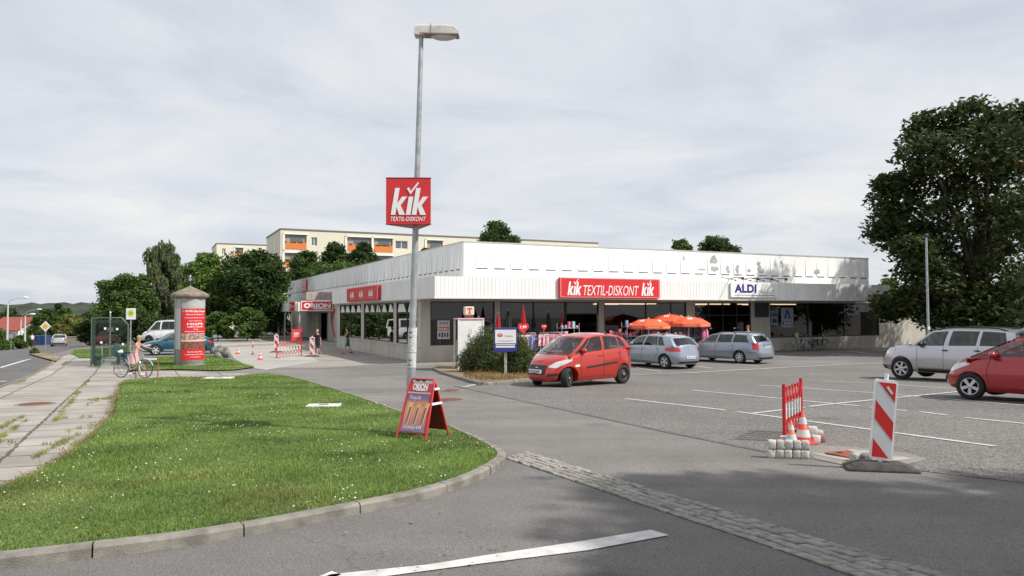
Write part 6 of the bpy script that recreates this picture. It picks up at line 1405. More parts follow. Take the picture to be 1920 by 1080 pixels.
# ================================================================ BUS STOP
def shelter():
    p = G(206, 673); k = p.y / F; m = M('shelter_green', (.06, .11, .075), .5, var=.2, vs=4); rz = ANG - R(0)
    t = thing('bus_shelter', 'green framed glass bus shelter with sloping roof edge beside the pavement', 'bus shelter', tuple(G(207, 682)), math.atan2(RD.y, RD.x)); H = 2.25; L, D = 3.2, 1.5   # x along the road, y to the left toward the road
    for x in (-L / 2, 0, L / 2):
        c = MB(); c.tube([(x, D / 2, 0), (x, D / 2, H), (x, -D / 2 + .3, H), (x, -D / 2, H - .35), (x, -D / 2, 0)], .035, 6); c.build('frame', m, t)
    c = MB(); c.bb((-L / 2, D / 2 - .03, H - .14), (L / 2, D / 2 + .03, H)).bb((-L / 2, -D / 2 - .03, H - .45), (L / 2, -D / 2 + .03, H - .33)).bb((-L / 2, -D / 2 - .02, .9), (L / 2, -D / 2 + .02, .95)).bb((-L / 2, -D / 2 - .02, .1), (L / 2, -D / 2 + .02, .16)); c.build('rail', m, t)
    c = MB(); c.add([(-L / 2, D / 2, H + .03), (L / 2, D / 2, H + .03), (L / 2, -D / 2 + .3, H + .03), (-L / 2, -D / 2 + .3, H + .03), (-L / 2, -D / 2, H - .32), (L / 2, -D / 2, H - .32)], [(0, 1, 2, 3), (3, 2, 5, 4)]); c.build('roof_pane', glass('smoky_glass', (.45, .5, .48), .8, .1), t, rec=False)
    gl = glass('shelter_glass', (.62, .7, .66), .8, .05)
    for a, b in ((-L / 2, 0), (0, L / 2)): c = MB(); c.add([(a, -D / 2, .15), (b, -D / 2, .15), (b, -D / 2, H - .45), (a, -D / 2, H - .45)], [(0, 1, 2, 3)]); c.build('glass_pane', gl, t, rec=False)
    for x in (-L / 2, L / 2):
        c = MB(); c.add([(x, -D / 2, .15), (x, D / 2, .15), (x, D / 2, H - .1), (x, -D / 2 + .3, H - .1), (x, -D / 2, H - .45)], [(0, 1, 2, 3, 4)]); c.build('glass_pane', gl, t, rec=False)
    c = MB()
    for y, z in ((.2, 1.75), (-.3, 1.72), (-.55, 1.0), (.35, 1.1), (-.5, .7)): c.box((-L / 2 - .012, y, z), (.006, .09, .1))
    c.build('sticker', m_signw, t); c = MB(); c.bb((-L / 2 + .3, -D / 2 + .1, .42), (L / 2 - .3, -D / 2 + .45, .47)); c.build('bench', m_dark, t)
shelter()
def pole_thing(name, label, cat, px, pyb, r, H, mat, Y=None, rz=0.):
    if Y: v = atY(px, 600, Y); p = Vector((v.x, Y, gz(v.x, Y)))
    else: p = G(px, pyb)
    t = thing(name, label, cat, tuple(p), rz); c = MB(); c.cyl((0, 0, -.05), (0, 0, H), r, r * .9, 14); c.build('post', mat, t); return t, p
t, p = pole_thing('steel_post', 'plain grey steel post standing at the bus shelter front', 'post', 205.6, 673, .045, 2.5, m_steel)
c = MB(); c.lathe([(.06, 2.5), (.03, 2.58), (.005, 2.6)], 10); c.build('cap', m_steel, t)
v = G(244, 692); zt = atY(244, 578, v.y).z - v.z
t, p = pole_thing('bus_stop_sign', 'white bus stop sign with a yellow green disc on a tall post', 'bus stop sign', 244, 692, .03, zt, m_steel); k = p.y / F
c = MB(); c.bb((-9 * k + .02, -.045, zt - 21 * k), (9 * k + .02, -.03, zt), None); c.build('sign_plate', m_signw, t, bevel=.004)
c = MB(); c.disc((.02, zt - 9 * k), 6.2 * k, .006, Matrix.Translation((0, -.046, 0)), 28); ds = c.build('disc', M('stop_yellow', (.55, .60, .08), .5), t)
c = MB(); c.txt('H', .09, .11, FR((.02, -.054, zt - 9 * k), (1, 0, 0)), bold=.03); c.build('letter', M('stop_green', (.12, .3, .1), .5), ds)
def bin_():
    p = G(182, 688); k = p.y / F; h = 24 * k; t = thing('litter_bin', 'small dark green litter bin on the pavement by the shelter', 'litter bin', tuple(p)); m = M('bin_green', (.035, .075, .05), .6)
    c = MB(); c.lathe([(.13, .05), (.15, .08), (.17, h - .05), (.18, h), (.165, h), (.15, h - .1)], 20); c.build('bucket', m, t); c = MB(); c.cyl((.16, .1, 0), (.16, .1, h * 1.6), .025, n=10); c.build('post', m_steel, t); c = MB(); c.box((.05, 0, h * .75), (.3, .36, .04)); c.build('band', m_dark, t)
bin_()
# priority sign
Yp = 60; v = atY(86, 612, Yp); g = gz(v.x, Yp)
t = thing('priority_sign', 'yellow and white diamond priority sign on a post by the road', 'road sign', (v.x, Yp, g)); zc = v.z - g
c = MB(); c.cyl((0, 0, -.1), (0, 0, zc + .35), .035, n=10); c.build('post', m_steel, t); k = Yp / F; d = 10.3 * k
c = MB(); c.prism([(0, zc - d), (d, zc), (0, zc + d), (-d, zc)], -.06, -.045); pl = c.build('sign_plate', m_signw, t); d *= .6
c = MB(); c.prism([(0, zc - d), (d, zc), (0, zc + d), (-d, zc)], -.066, -.061); c.build('yellow_field', M('priority_yellow', (.75, .48, .03), .5), pl)
# street lamps across the road
def slamp(px, pyt, Y, armpx, armpy, label):
    v = atY(px, pyt, Y); g = gz(v.x, Y); H = v.z - g; t = thing('street_lamp', label, 'street lamp', (v.x, Y, g), 0, 'street lamps along the far side of the road'); m = M('lamp_concrete', (.5, .49, .46), .8)
    c = MB(); c.cyl((0, 0, -.2), (0, 0, H), .14, .09, 10); c.build('pole', m, t); a = atY(armpx, armpy, Y); dx = a.x - v.x; dz = a.z - v.z
    c = MB(); c.tube([(0, 0, H), (dx * .1, 0, H + dz * .5), (dx * .5, 0, H + dz * .85), (dx, 0, H + dz)], .04, 6); c.build('arm', m, t)
    c = MB(); c.ell((dx + .25, 0, H + dz), (.45, .16, .12), 12, 8); c.build('lamp_head', m_signw, t)
slamp(15, 570, 92, 44, 558, 'leftmost tall street lamp with a long curved arm over the road'); slamp(47.5, 592, 104, 58, 589, 'shorter street lamp just left of the priority sign'); slamp(39.5, 600, 122, 71, 580, 'farthest street lamp behind the shorter one')
v = atY(21, 640, 74); g = gz(v.x, 74); t = thing('street_sign', 'small grey sign on a post at the far kerb on the left', 'road sign', (v.x, 74, g)); zt = atY(21, 626, 74).z - g
c = MB(); c.cyl((0, 0, 0), (0, 0, zt), .03, n=8); c.build('post', m_steel, t); c = MB(); c.bb((-.22, -.05, zt - .45), (.22, -.03, zt)); c.build('sign_plate', M('sign_back', (.3, .33, .37), .5), t)
# skip container, red object and white sign far off
v = atY(68, 650, 112); g = gz(v.x, 112); t = thing('skip_container', 'blue container beside the road in the distance', 'container', (v.x, 112, g), R(10)); c = MB(); c.bb((-1.6, -1, .1), (1.6, 1, 1.5)); c.build('box', M('container_blue', (.02, .05, .16), .6), t, bevel=.03)
c = MB(); 
for x in (-1.2, -.4, .4, 1.2): c.bb((x - .05, -1.06, .1), (x + .05, -1.001, 1.5))
c.build('ribs', M('container_blue2', (.015, .035, .12), .6), t)
v = atY(153, 652, 84); g = gz(v.x, 84); t = thing('concrete_bollard_row', 'pale low wall beside the pavement left of the bus shelter', 'low wall', (v.x, 84, g), R(20)); c = MB(); c.bb((-1.4, -.15, -.1), (1.2, .15, .9)); c.build('wall', m_kerb, t, bevel=.02); c = MB(); c.bb((-1.45, -.2, .9), (1.25, .2, .97)); c.build('coping', m_slab, t)
# ================================================================ PEOPLE
m_skin = M('skin', (.52, .30, .21), .55); m_hair_d = M('hair_dark', (.02, .014, .01), .7); m_hair_b = M('hair_blond', (.42, .30, .16), .7); m_hair_g = M('hair_grey', (.45, .43, .4), .7); m_eye = M('eye_dark', (.02, .015, .012), .3)
def skinmesh(name, V, E, Rr, mat, parent, root=0, sub=1):
    me = bpy.data.meshes.new(name); me.from_pydata([tuple(v) for v in V], E, []); o = bpy.data.objects.new(name, me); COL.objects.link(o)
    o.modifiers.new('s', 'SKIN'); sv = me.skin_vertices[0].data if me.skin_vertices else None
    if sv is None:
        bpy.context.view_layer.objects.active = o; bm = bmesh.new(); bm.from_mesh(me); bm.verts.layers.skin.verify(); bm.to_mesh(me); bm.free(); sv = me.skin_vertices[0].data
    for i, r in enumerate(Rr): sv[i].radius = r if isinstance(r, tuple) else (r, r); sv[i].use_root = (i == root)
    if sub: s = o.modifiers.new('u', 'SUBSURF'); s.levels = sub; s.render_levels = sub
    dg = bpy.context.evaluated_depsgraph_get(); nm = bpy.data.meshes.new_from_object(o.evaluated_get(dg)); bpy.data.objects.remove(o)
    nm.materials.clear(); nm.materials.append(mat)
    for p in nm.polygons: p.use_smooth = True
    nm.name = name; o = bpy.data.objects.new(name, nm); COL.objects.link(o); o.parent = parent; return o
def person(label, loc, rz, h, legs, arms, lean=0., clothes=(), hair=m_hair_d, hairlong=False, headturn=0, seated=False, cap=None):
    """legs: ((hip, knee), (hip, knee)) left/right in degrees, arms: ((swing, elbow, out), ...). Faces +x."""
    t = thing('person', label, 'person', loc, rz); k = h / 1.75; S = math.sin; Cc = math.cos; ln = R(lean)
    V = []; E = []; Rd = []
    def add(p, r, par=None): V.append(Vector(p)); Rd.append(r if not isinstance(r, tuple) else r); i = len(V) - 1; (E.append((par, i)) if par is not None else None); return i
    pz = 0; feet = []
    for (hp, kn) in legs: feet.append(.44 * Cc(R(hp)) + .42 * Cc(R(hp - kn)) + .08)
    pz = max(feet) if not seated else .12
    up = lambda d: Vector((S(ln) * d, 0, Cc(ln) * d)); P = Vector((0, 0, pz))
    pel = add(P, (.125, .095)); wa = add(P + up(.16), (.115, .085), pel); ch = add(P + up(.36), (.13, .09), wa); sh = add(P + up(.50), (.085, .07), ch); nk = add(P + up(.58), (.05, .05), sh)
    hd0 = P + up(.655) + Vector((.015, 0, 0)); h1 = add(hd0, (.068, .074), nk); h2 = add(hd0 + Vector((.005, 0, .09)), (.078, .086), h1); h3 = add(hd0 + Vector((-.005, 0, .165)), (.055, .06), h2)
    lg = []
    for s, (hp, kn) in zip((1, -1), legs):
        a = add(P + Vector((0, s * .085, -.05)), .085, pel); b = add(V[a] + Vector((S(R(hp)) * .2, 0, -Cc(R(hp)) * .2)), .075, a); kne = add(V[a] + Vector((S(R(hp)) * .4, 0, -Cc(R(hp)) * .4)), .052, b)
        sh_ = R(hp - kn); cf = add(V[kne] + Vector((S(sh_) * .14, 0, -Cc(sh_) * .14)), .052, kne); an = add(V[kne] + Vector((S(sh_) * .4, 0, -Cc(sh_) * .4)), .034, cf); fa = sh_ * .6
        hl = add(V[an] + Vector((.03, 0, -.05)), .035, an); ft = add(V[hl] + Vector((.14 * Cc(fa), 0, .14 * S(fa) * -.3)), (.028, .022), hl); lg.append((a, b, kne, cf, an, hl, ft))
    am = []
    for s, (sw, el, ou) in zip((1, -1), arms):
        a = add(V[sh] + Vector((0, s * .15, -.03)), .048, sh); d1 = Vector((S(R(sw)), s * S(R(ou)), -Cc(R(sw)))).normalized(); b = add(V[a] + d1 * .14, .042, a); e = add(V[a] + d1 * .28, .034, b)
        d2 = Vector((S(R(sw + el)), s * S(R(ou)) * .3, -Cc(R(sw + el)))).normalized(); f = add(V[e] + d2 * .12, .032, e); w = add(V[e] + d2 * .24, .022, f); pm = add(V[w] + d2 * .07, (.026, .018), w); side_ = Vector((0, 0, 1)).cross(d2); side_ = Vector((0, 1, 0)) if side_.length < .1 else side_.normalized(); nrm = d2.cross(side_)
        for i, (o_, L_) in enumerate(((-.027, .062), (-.009, .072), (.009, .068), (.026, .052))):
            k1 = add(V[pm] + d2 * .035 + side_ * o_, .009, pm); k2 = add(V[k1] + (d2 * .8 + nrm * .45) * L_ * .55, .008, k1); add(V[k2] + (d2 * .4 + nrm * .8) * L_ * .45, .007, k2)
        th = add(V[w] + d2 * .03 + side_ * -.03, .011, w); add(V[th] + d2 * .035 - side_ * .015, .009, th); am.append((a, b, e, f, w, pm))
    body = skinmesh('body', [v * k for v in V], E, [tuple(x * k for x in r) if isinstance(r, tuple) else r * k for r in Rd], m_skin, t)
    hc = V[h2]
    c = MB(); c.ell(hc * k + Vector((.088, 0, -.015)) * k, (.022 * k, .014 * k, .026 * k), 8, 6); c.build('nose', m_skin, t)
    for s in (1, -1): c = MB(); c.ell(hc * k + Vector((.078, s * .032, .02)) * k, (.008 * k, .012 * k, .008 * k), 8, 6); c.build('eye', m_eye, t); c = MB(); c.ell(hc * k + Vector((0, s * .085, 0)) * k, (.02 * k, .012 * k, .03 * k), 8, 6); c.build('ear', m_skin, t)
    c = MB(); c.ell(hc * k + Vector((.08, 0, -.052)) * k, (.008 * k, .024 * k, .006 * k), 8, 6); c.build('mouth', M('lips', (.4, .14, .12), .5), t)
    c = MB(); c.ell(hc * k + Vector((-.022, 0, .045)) * k, (.1 * k, .093 * k, .092 * k), 16, 10)
    if hairlong: c.ell(hc * k + Vector((-.065, 0, -.05)) * k, (.05 * k, .075 * k, .11 * k), 12, 8)
    c.build('hair', hair, t)
    if cap: c = MB(); c.ell(hc * k + Vector((0, 0, .07)) * k, (.1 * k, .092 * k, .07 * k), 14, 8); c.ell(hc * k + Vector((.1, 0, .06)) * k, (.07 * k, .06 * k, .01 * k), 10, 6); c.build('cap', cap, t)
    def garment(name, idx, edges, off, mat, rmul=1.12):
        mp = {j: i for i, j in enumerate(idx)}; skinmesh(name, [V[j] * k for j in idx], [(mp[a], mp[b]) for a, b in edges], [tuple((x * rmul + off) * k for x in Rd[j]) if isinstance(Rd[j], tuple) else (Rd[j] * rmul + off) * k for j in idx], mat, t)
    for kind, mat in clothes:
        if kind in ('shirt', 'tank'):
            idx = [pel, wa, ch, sh]; ed = [(pel, wa), (wa, ch), (ch, sh)]
            for a in am:
                idx += [a[0]]; ed += [(sh, a[0])]
                if kind == 'shirt': idx += [a[1]]; ed += [(a[0], a[1])]
            garment(kind, idx, ed, .006, mat)
        if kind in ('shorts', 'trousers'):
            idx = [wa, pel]; ed = [(wa, pel)]
            for l in lg:
                n_ = 3 if kind == 'shorts' else 5; idx += list(l[:n_]); ed += [(pel, l[0])] + [(l[i], l[i + 1]) for i in range(n_ - 1)]
            garment(kind, idx, ed, .012, mat)
        if kind == 'dress':
            c = MB(); n = 20; vs = []; 
            for (u_, rx, ry) in ((.5, .09, .13), (.36, .115, .15), (.16, .11, .13), (0, .16, .17), (-.22, .2, .2), (-.42, .22, .22)):
                cc = P + (up(u_) if u_ > 0 else Vector((0, 0, u_)))
                for i in range(n): a = 2 * math.pi * i / n; rr_ = 1 + (.06 * S(5 * a) if u_ < 0 else 0); vs.append(((cc.x + rx * rr_ * Cc(a)) * k, (cc.y + ry * rr_ * S(a)) * k, cc.z * k))
            c.add(vs, [(j * n + i, j * n + (i + 1) % n, (j + 1) * n + (i + 1) % n, (j + 1) * n + i) for j in range(5) for i in range(n)], smooth=True); c.build('dress', mat, t)
    for l in lg:
        c = MB(); p0, p1 = V[l[5]] * k, V[l[6]] * k; d = (p1 - p0).normalized(); f = FR(tuple((p0 + p1) / 2 + Vector((0, 0, -.012 * k))), d); c.ell((0, 0, 0), (.135 * k, .05 * k, .038 * k), 14, 8, f); c.build('shoe', [x[1] for x in clothes if x[0] == 'shoes'][0] if any(x[0] == 'shoes' for x in clothes) else m_black, t)
    return t
def pplace(px, py, h=0.): v = G(px, py, h); return (v.x, v.y, v.z)
m_pinkd = M('dress_pink', (.62, .38, .36), .8, var=.12, vs=6); m_tealc = M('shorts_teal', (.02, .14, .18), .7); m_blackc = M('cloth_black', (.015, .015, .018), .8); m_greyc = M('cloth_charcoal', (.035, .032, .04), .8); m_beigec = M('cloth_beige', (.55, .5, .44), .8)
person('person in teal shorts and dark vest walking by the side windows with something in hand', pplace(652, 663), R(195), 1.56, ((18, 6), (-14, 18)), ((35, 60, 14), (-22, 12, 25)), 4, (('tank', m_greyc), ('shorts', m_tealc), ('shoes', m_blackc)))
person('person in black clothes walking behind the right striped beacon', pplace(596, 667), R(250), 1.5, ((22, 8), (-20, 22)), ((-10, 15, 14), (14, 12, 14)), 6, (('shirt', m_blackc), ('shorts', m_blackc), ('shoes', m_blackc)), hair=m_hair_b)
wm = person('person in a pink dress leaning forward behind the parked city bicycle', pplace(251, 703), R(-12), 1.6, ((20, 4), (-14, 10)), ((62, 14, 8), (50, 22, 8)), 22, (('dress', m_pinkd), ('shoes', m_signw)), hair=m_hair_b, hairlong=True)
person('person in a beige shirt walking behind the blue grey estate car', (lambda v: (v.x, v.y, gz(v.x, v.y)))(atY(1404, 640, 41.5)), R(200), 1.68, ((15, 5), (-12, 14)), ((15, 30, 10), (-12, 14, 10)), 4, (('shirt', m_beigec), ('trousers', m_greyc), ('shoes', m_blackc)), hair=M('hair_red', (.25, .08, .04), .7))
v = atY(60, 660, 86); person('tiny person in white riding beside the blue container far down the road', (v.x, v.y, gz(v.x, v.y)), R(120), 1.7, ((12, 5), (-10, 12)), ((20, 30, 8), (10, 20, 8)), 6, (('shirt', m_signw), ('trousers', m_greyc)))
# drivers
def driver(carobj, x, y, z, mat, hair, lab):
    m = carobj.matrix_world if False else Matrix.Translation(carobj.location) @ Matrix.Rotation(carobj.rotation_euler[2], 4, 'Z'); p = m @ Vector((x, y, z))
    person(lab, tuple(p), carobj.rotation_euler[2], 1.7, ((96, 44), (96, 44)), ((55, 30, 8), (50, 35, 8)), -8, (('shirt', mat), ('trousers', m_greyc)), hair=hair, seated=True)
driver(red_car, -.08, .34, .38, m_beigec, m_hair_g, 'driver in a pale shirt at the wheel of the bright red hatchback')
driver(red2, -.05, .36, .36, m_beigec, m_hair_g, 'driver in a pale shirt inside the dark red hatchback')
# ================================================================ BICYCLES
def bicycle(label, loc, rz, fm, r=.345, basket=False, child=False, bags=False, rust=False, group=None):
    t = thing('bicycle', label, 'bicycle', loc, rz, group); xb, xf = -.53, .57
    for x in (xb, xf):
        c = MB(); pts = [(x + r * .965 * math.cos(a), 0, r + r * .965 * math.sin(a)) for a in [2 * math.pi * i / 40 for i in range(40)]]; c.tube(pts, .017, 6, closed=True); w = c.build('wheel', m_tyre, t)
        c = MB(); c.tube([(x + r * .91 * math.cos(a), 0, r + r * .91 * math.sin(a)) for a in [2 * math.pi * i / 40 for i in range(40)]], .009, 5, closed=True); c.build('rim', m_chrome if not rust else m_rust, w)
        c = MB(); c.cyl((x, -.04, r), (x, .04, r), .022, n=10)
        for i in range(18): a = 2 * math.pi * i / 18; c.tube([(x, .02 * (-1) ** i, r), (x + r * .9 * math.cos(a), 0, r + r * .9 * math.sin(a))], .0022, 3)
        c.build('spokes', m_chrome, w)
    bb, st, hb, ht = (-.1, 0, .3), (-.24, 0, .86), (.36, 0, .62), (.33, 0, .9)
    c = MB(); c.tube([bb, (-.21, 0, .74), st], .017, 8); c.tube([bb, (.15, 0, .38), hb], .022, 8); c.tube([(-.16, 0, .52), (.12, 0, .5), (.355, 0, .66)], .016, 8); c.tube([hb, ht], .018, 8)
    for s in (1, -1): c.tube([(xb, s * .055, r), (-.1, s * .03, .3)], .010, 6); c.tube([(xb, s * .055, r), (-.2, s * .02, .72)], .009, 6)
    c.build('frame', fm, t)
    c = MB(); 
    for s in (1, -1): c.tube([(xf, s * .05, r), (.42, s * .05, .5), (.37, s * .03, .62)], .012, 6)
    c.build('fork', m_chrome, t)
    c = MB(); c.tube([(.2, .29, .98), (.32, .25, 1.0), (.36, .1, 1.0), (.35, 0, .97), (.36, -.1, 1.0), (.32, -.25, 1.0), (.2, -.29, .98)], .012, 6); c.tube([(.33, 0, .88), (.35, 0, .98)], .014, 6); c.build('handlebar', m_chrome, t)
    c = MB(); c.ell((-.3, 0, .93), (.14, .09, .035), 14, 8); c.ell((-.18, 0, .925), (.1, .035, .028), 10, 6); c.build('saddle', m_black, t)
    for x in (xb, xf):
        c = MB(); vs = []
        for i in range(15):
            a = R(20 + 140 * i / 14) + (0 if x == xb else R(0)); 
            for y in (-.03, .03): vs.append((x + (r + .03) * math.cos(a), y, r + (r + .03) * math.sin(a)))
        c.add(vs, [(2 * i, 2 * i + 2, 2 * i + 3, 2 * i + 1) for i in range(14)], smooth=True); c.build('mudguard', fm, t, rec=False)
    c = MB(); c.bb((-.75, -.06, .74), (-.32, .06, .755)); 
    for s in (1, -1): c.tube([(xb - .02, s * .06, r), (xb - .05, s * .06, .74)], .006, 5)
    c.build('rack', m_chrome, t)
    c = MB(); c.cyl((-.1, .04, .3), (-.1, .05, .3), .09, n=20); c.tube([(-.1, .06, .3), (-.02, .07, .16)], .009, 6); c.tube([(-.1, -.06, .3), (-.18, -.07, .44)], .009, 6); c.box((-.02, .11, .155), (.09, .08, .02)); c.box((-.18, -.11, .445), (.09, .08, .02)); c.build('crank', m_dark, t)
    c = MB(); c.ell((.46, 0, .83), (.045, .04, .045), 10, 8); c.build('lamp', m_chrome, t)
    if basket:
        c = MB(); c.lathe([(.12, .0), (.15, .22)], 14, Matrix.Translation((.52, 0, .9)), cap=False); c.lathe([(.12, .0), (.12, .01)], 14, Matrix.Translation((.52, 0, .9))); c.build('basket', M('basket_grey', (.4, .4, .38), .6), t)
    if child:
        c = MB(); c.box((-.6, 0, .83), (.26, .28, .12)); c.box((-.74, 0, 1.02), (.06, .3, .36), top=(1, .75)); c.box((-.5, .15, .7), (.14, .05, .3)); c.box((-.5, -.15, .7), (.14, .05, .3)); c.build('child_seat', M('seat_teal', (.02, .06, .07), .6), t, bevel=.02)
        c = MB(); c.ell((-.58, 0, .95), (.11, .1, .06), 10, 6); c.build('seat_pad', m_signw, t); c = MB(); c.box((-.72, 0, .62), (.03, .05, .06)); c.build('reflector', M('reflector', (.7, .2, .02), .3), t)
    c = MB(); c.tube([(-.2, .05, .28), (-.28, .2, .01)], .008, 5); c.build('stand', m_dark, t)
    return t
a = G(220, 708); b = G(277, 709); d = b - a; c0 = (a + b) / 2
bicycle('silver city bicycle with a teal child seat before the person in pink', tuple(c0), math.atan2(d.y, d.x), M('bike_silver', (.5, .52, .55), .3, .5), child=True)
def hoop():
    p = G(285, 708); k = p.y / F; t = thing('bicycle_stand', 'rusty red metal bicycle stand with a white plate at the lawn edge', 'bicycle stand', tuple(p), R(0)); h = 35 * k; w = 22 * k
    c = MB(); c.tube([(-w / 2, 0, 0), (-w / 2, 0, h), (w / 2, 0, h), (w / 2, 0, 0)], .02, 8); c.build('hoop', M('hoop_red', (.22, .05, .04), .6), t); c = MB(); c.bb((-w / 2 - .1, -.03, h - .04), (w / 2 - .05, .03, h + .02)); c.build('plate', m_signw, t)
hoop()
def bl3(x, y, z=0): v = O + A * x + B * y; return (v.x, v.y, GZ + z)
a = G(1484, 654); b = G(1520, 656); d = b - a; c0 = (a + b) / 2; GBk = None
bicycle('white step-through bicycle with a front basket before the right shop window', bl3(fx(1502, -.9), -.9), ANG + math.pi + R(10), M('bike_white', (.7, .7, .7), .4), basket=True)
bicycle('dark bicycle right of the white one in the rack before the right shop window', bl3(fx(1536, -.8), -.8), ANG + R(8), M('bike_dark', (.03, .03, .035), .4))
bicycle('dark red bicycle half hidden between the white and the dark bicycles', bl3(fx(1521, -.5), -.5), ANG + math.pi - R(6), M('bike_red', (.2, .03, .04), .4))
first = None
for i, px in enumerate((1473, 1551, 1561, 1571, 1581)):
    lab = ['low tube wheel rack left of the white bicycle', 'first tube wheel rack right of the dark bicycle', 'second tube wheel rack right of the dark bicycle', 'third tube wheel rack right of the dark bicycle', 'last tube wheel rack near the dark wall'][i]
    if first is None:
        first = thing('wheel_rack', lab, 'bicycle rack', bl3(fx(px, -.5), -.5), ANG, 'wheel racks before the right shop window')
        for dx in (0, .12): c = MB(); c.tube([(dx, -.35, .0), (dx, -.4, .3), (dx, -.2, .5), (dx, .1, .38), (dx, .3, .0)], .012, 6); c.build('hoop', m_steel, first)
        c = MB(); c.tube([(-.2, .3, .03), (.35, .3, .03)], .014, 6); c.tube([(-.2, -.35, .02), (.35, -.35, .02)], .014, 6); c.build('foot_rail', m_steel, first)
    else: dup(first, bl3(fx(px, -.5), -.5), ANG, lab)
# lamp pole by the big tree
v = atY(1740, 600, 38); g = gz(v.x, 38); t = thing('street_lamp', 'thin grey lamp pole standing before the big dark tree', 'street lamp', (v.x, 38, g)); H = atY(1740, 445, 38).z - g
c = MB(); c.cyl((0, 0, -.1), (0, 0, H), .075, .05, 12); c.build('pole', m_steel, t); c = MB(); c.lathe([(.07, H), (.11, H + .08), (.1, H + .16), (.03, H + .2)], 16); c.build('lamp_head', m_dark, t); c = MB(); c.box((0, -.08, 1.6), (.12, .01, .16)); c.build('sticker', m_signw, t)
# ================================================================ ROADWORKS
m_rw = M('reflective_white', (.60, .63, .63), .5, var=.08, vs=5); m_rr = M('reflective_red', (.58, .02, .02), .4, var=.06, vs=5); m_rub = M('recycled_rubber', (.07, .062, .058), .9, var=.4, vs=9, bump=.4, bs=40); m_or2 = M('cone_orange', (.75, .14, .03), .5); m_conered = M('cone_red', (.70, .05, .04), .5)
def beacon(label, loc, rz, w=.25, h=1.0, z0=.12, tilt=0., flip=False, group=None):
    t = thing('striped_beacon', label, 'traffic beacon', loc, rz, group)
    c = MB(); c.add([(-.4, -.2, 0), (.4, -.2, 0), (.4, .2, 0), (-.4, .2, 0), (-.4, -.2, .03), (.4, -.2, .03), (.4, .2, .03), (-.4, .2, .03), (-.22, -.13, .095), (.22, -.13, .095), (.22, .13, .095), (-.22, .13, .095)], [(3, 2, 1, 0), (0, 1, 5, 4), (1, 2, 6, 5), (2, 3, 7, 6), (3, 0, 4, 7), (4, 5, 9, 8), (5, 6, 10, 9), (6, 7, 11, 10), (7, 4, 8, 11), (8, 9, 10, 11)]); c.box((.3, 0, .05), (.06, .2, .03)); c.box((-.3, 0, .05), (.06, .2, .03)); c.build('foot_plate', m_rub, t, bevel=.008)
    f = Matrix.Translation((0, 0, z0)) @ Matrix.Rotation(tilt, 4, 'Y'); c = MB(); c.cyl(f @ Vector((0, 0, -.06)), f @ Vector((0, 0, h + .07)), .024, n=12); c.build('tube', m_signw, t)
    rp = []; rad = .035
    for cx, cz, a0 in ((w / 2 - rad, h - rad, 0), (-w / 2 + rad, h - rad, 90), (-w / 2 + rad, rad, 180), (w / 2 - rad, rad, 270)):
        for i in range(5): a = R(a0 + 22.5 * i); rp.append((cx + rad * math.cos(a), cz + rad * math.sin(a)))
    c = MB(); c.prism(rp, -.03, .03, f); b = c.build('board', m_signw, t)
    def clip(poly, a, b, cc):      # keep a*x+b*z<=cc
        out = []
        for i in range(len(poly)):
            p, q = poly[i], poly[(i + 1) % len(poly)]; fp, fq = a * p[0] + b * p[1] - cc, a * q[0] + b * q[1] - cc
            if fp <= 0: out.append(p)
            if fp * fq < 0: k = fp / (fp - fq); out.append((p[0] + (q[0] - p[0]) * k, p[1] + (q[1] - p[1]) * k))
        return out
    ww, base = w - .045, [(-w / 2 + .022, .03), (w / 2 - .022, .03), (w / 2 - .022, h - .03), (-w / 2 + .022, h - .03)]
    c = MB(); c.prism(base, -.032, -.0305, f); c.prism(base, .032, .0305, f); c.build('white_face', m_rw, b)
    sl = .26 * h / (w - .045); per = h * .405
    for i in range(4):
        z = 1.09 * h - .48 * h * i; lo_ = z - .23 * h
        p = clip(clip(base, sl, 1, z), -sl, -1, -lo_) if not flip else clip(clip(base, -sl, 1, z), sl, -1, -lo_)
        if len(p) > 2:
            for y0, y1 in ((-.0345, -.0325), (.0325, .0345)): c = MB(); c.prism(p, y0, y1, f); c.build('red_stripe', m_rr, b)
    return t, f
p = G(1636, 886); p2 = G(1654, 868); loc = Vector(G(1651, 881)); t, f = beacon('large red and white striped beacon on a dark rubber foot beside the asphalt hole', tuple(loc), R(-14), w=.258, h=.93, tilt=R(5.2)); t.scale = (.92, .92, .96)
c = MB(); c.box((0, 0, 0), (.028, .002, .10), f @ Matrix.Translation((.04, -.037, .815)) @ Matrix.Rotation(R(-38), 4, 'Y')); c.build('sticker', m_rw, t)
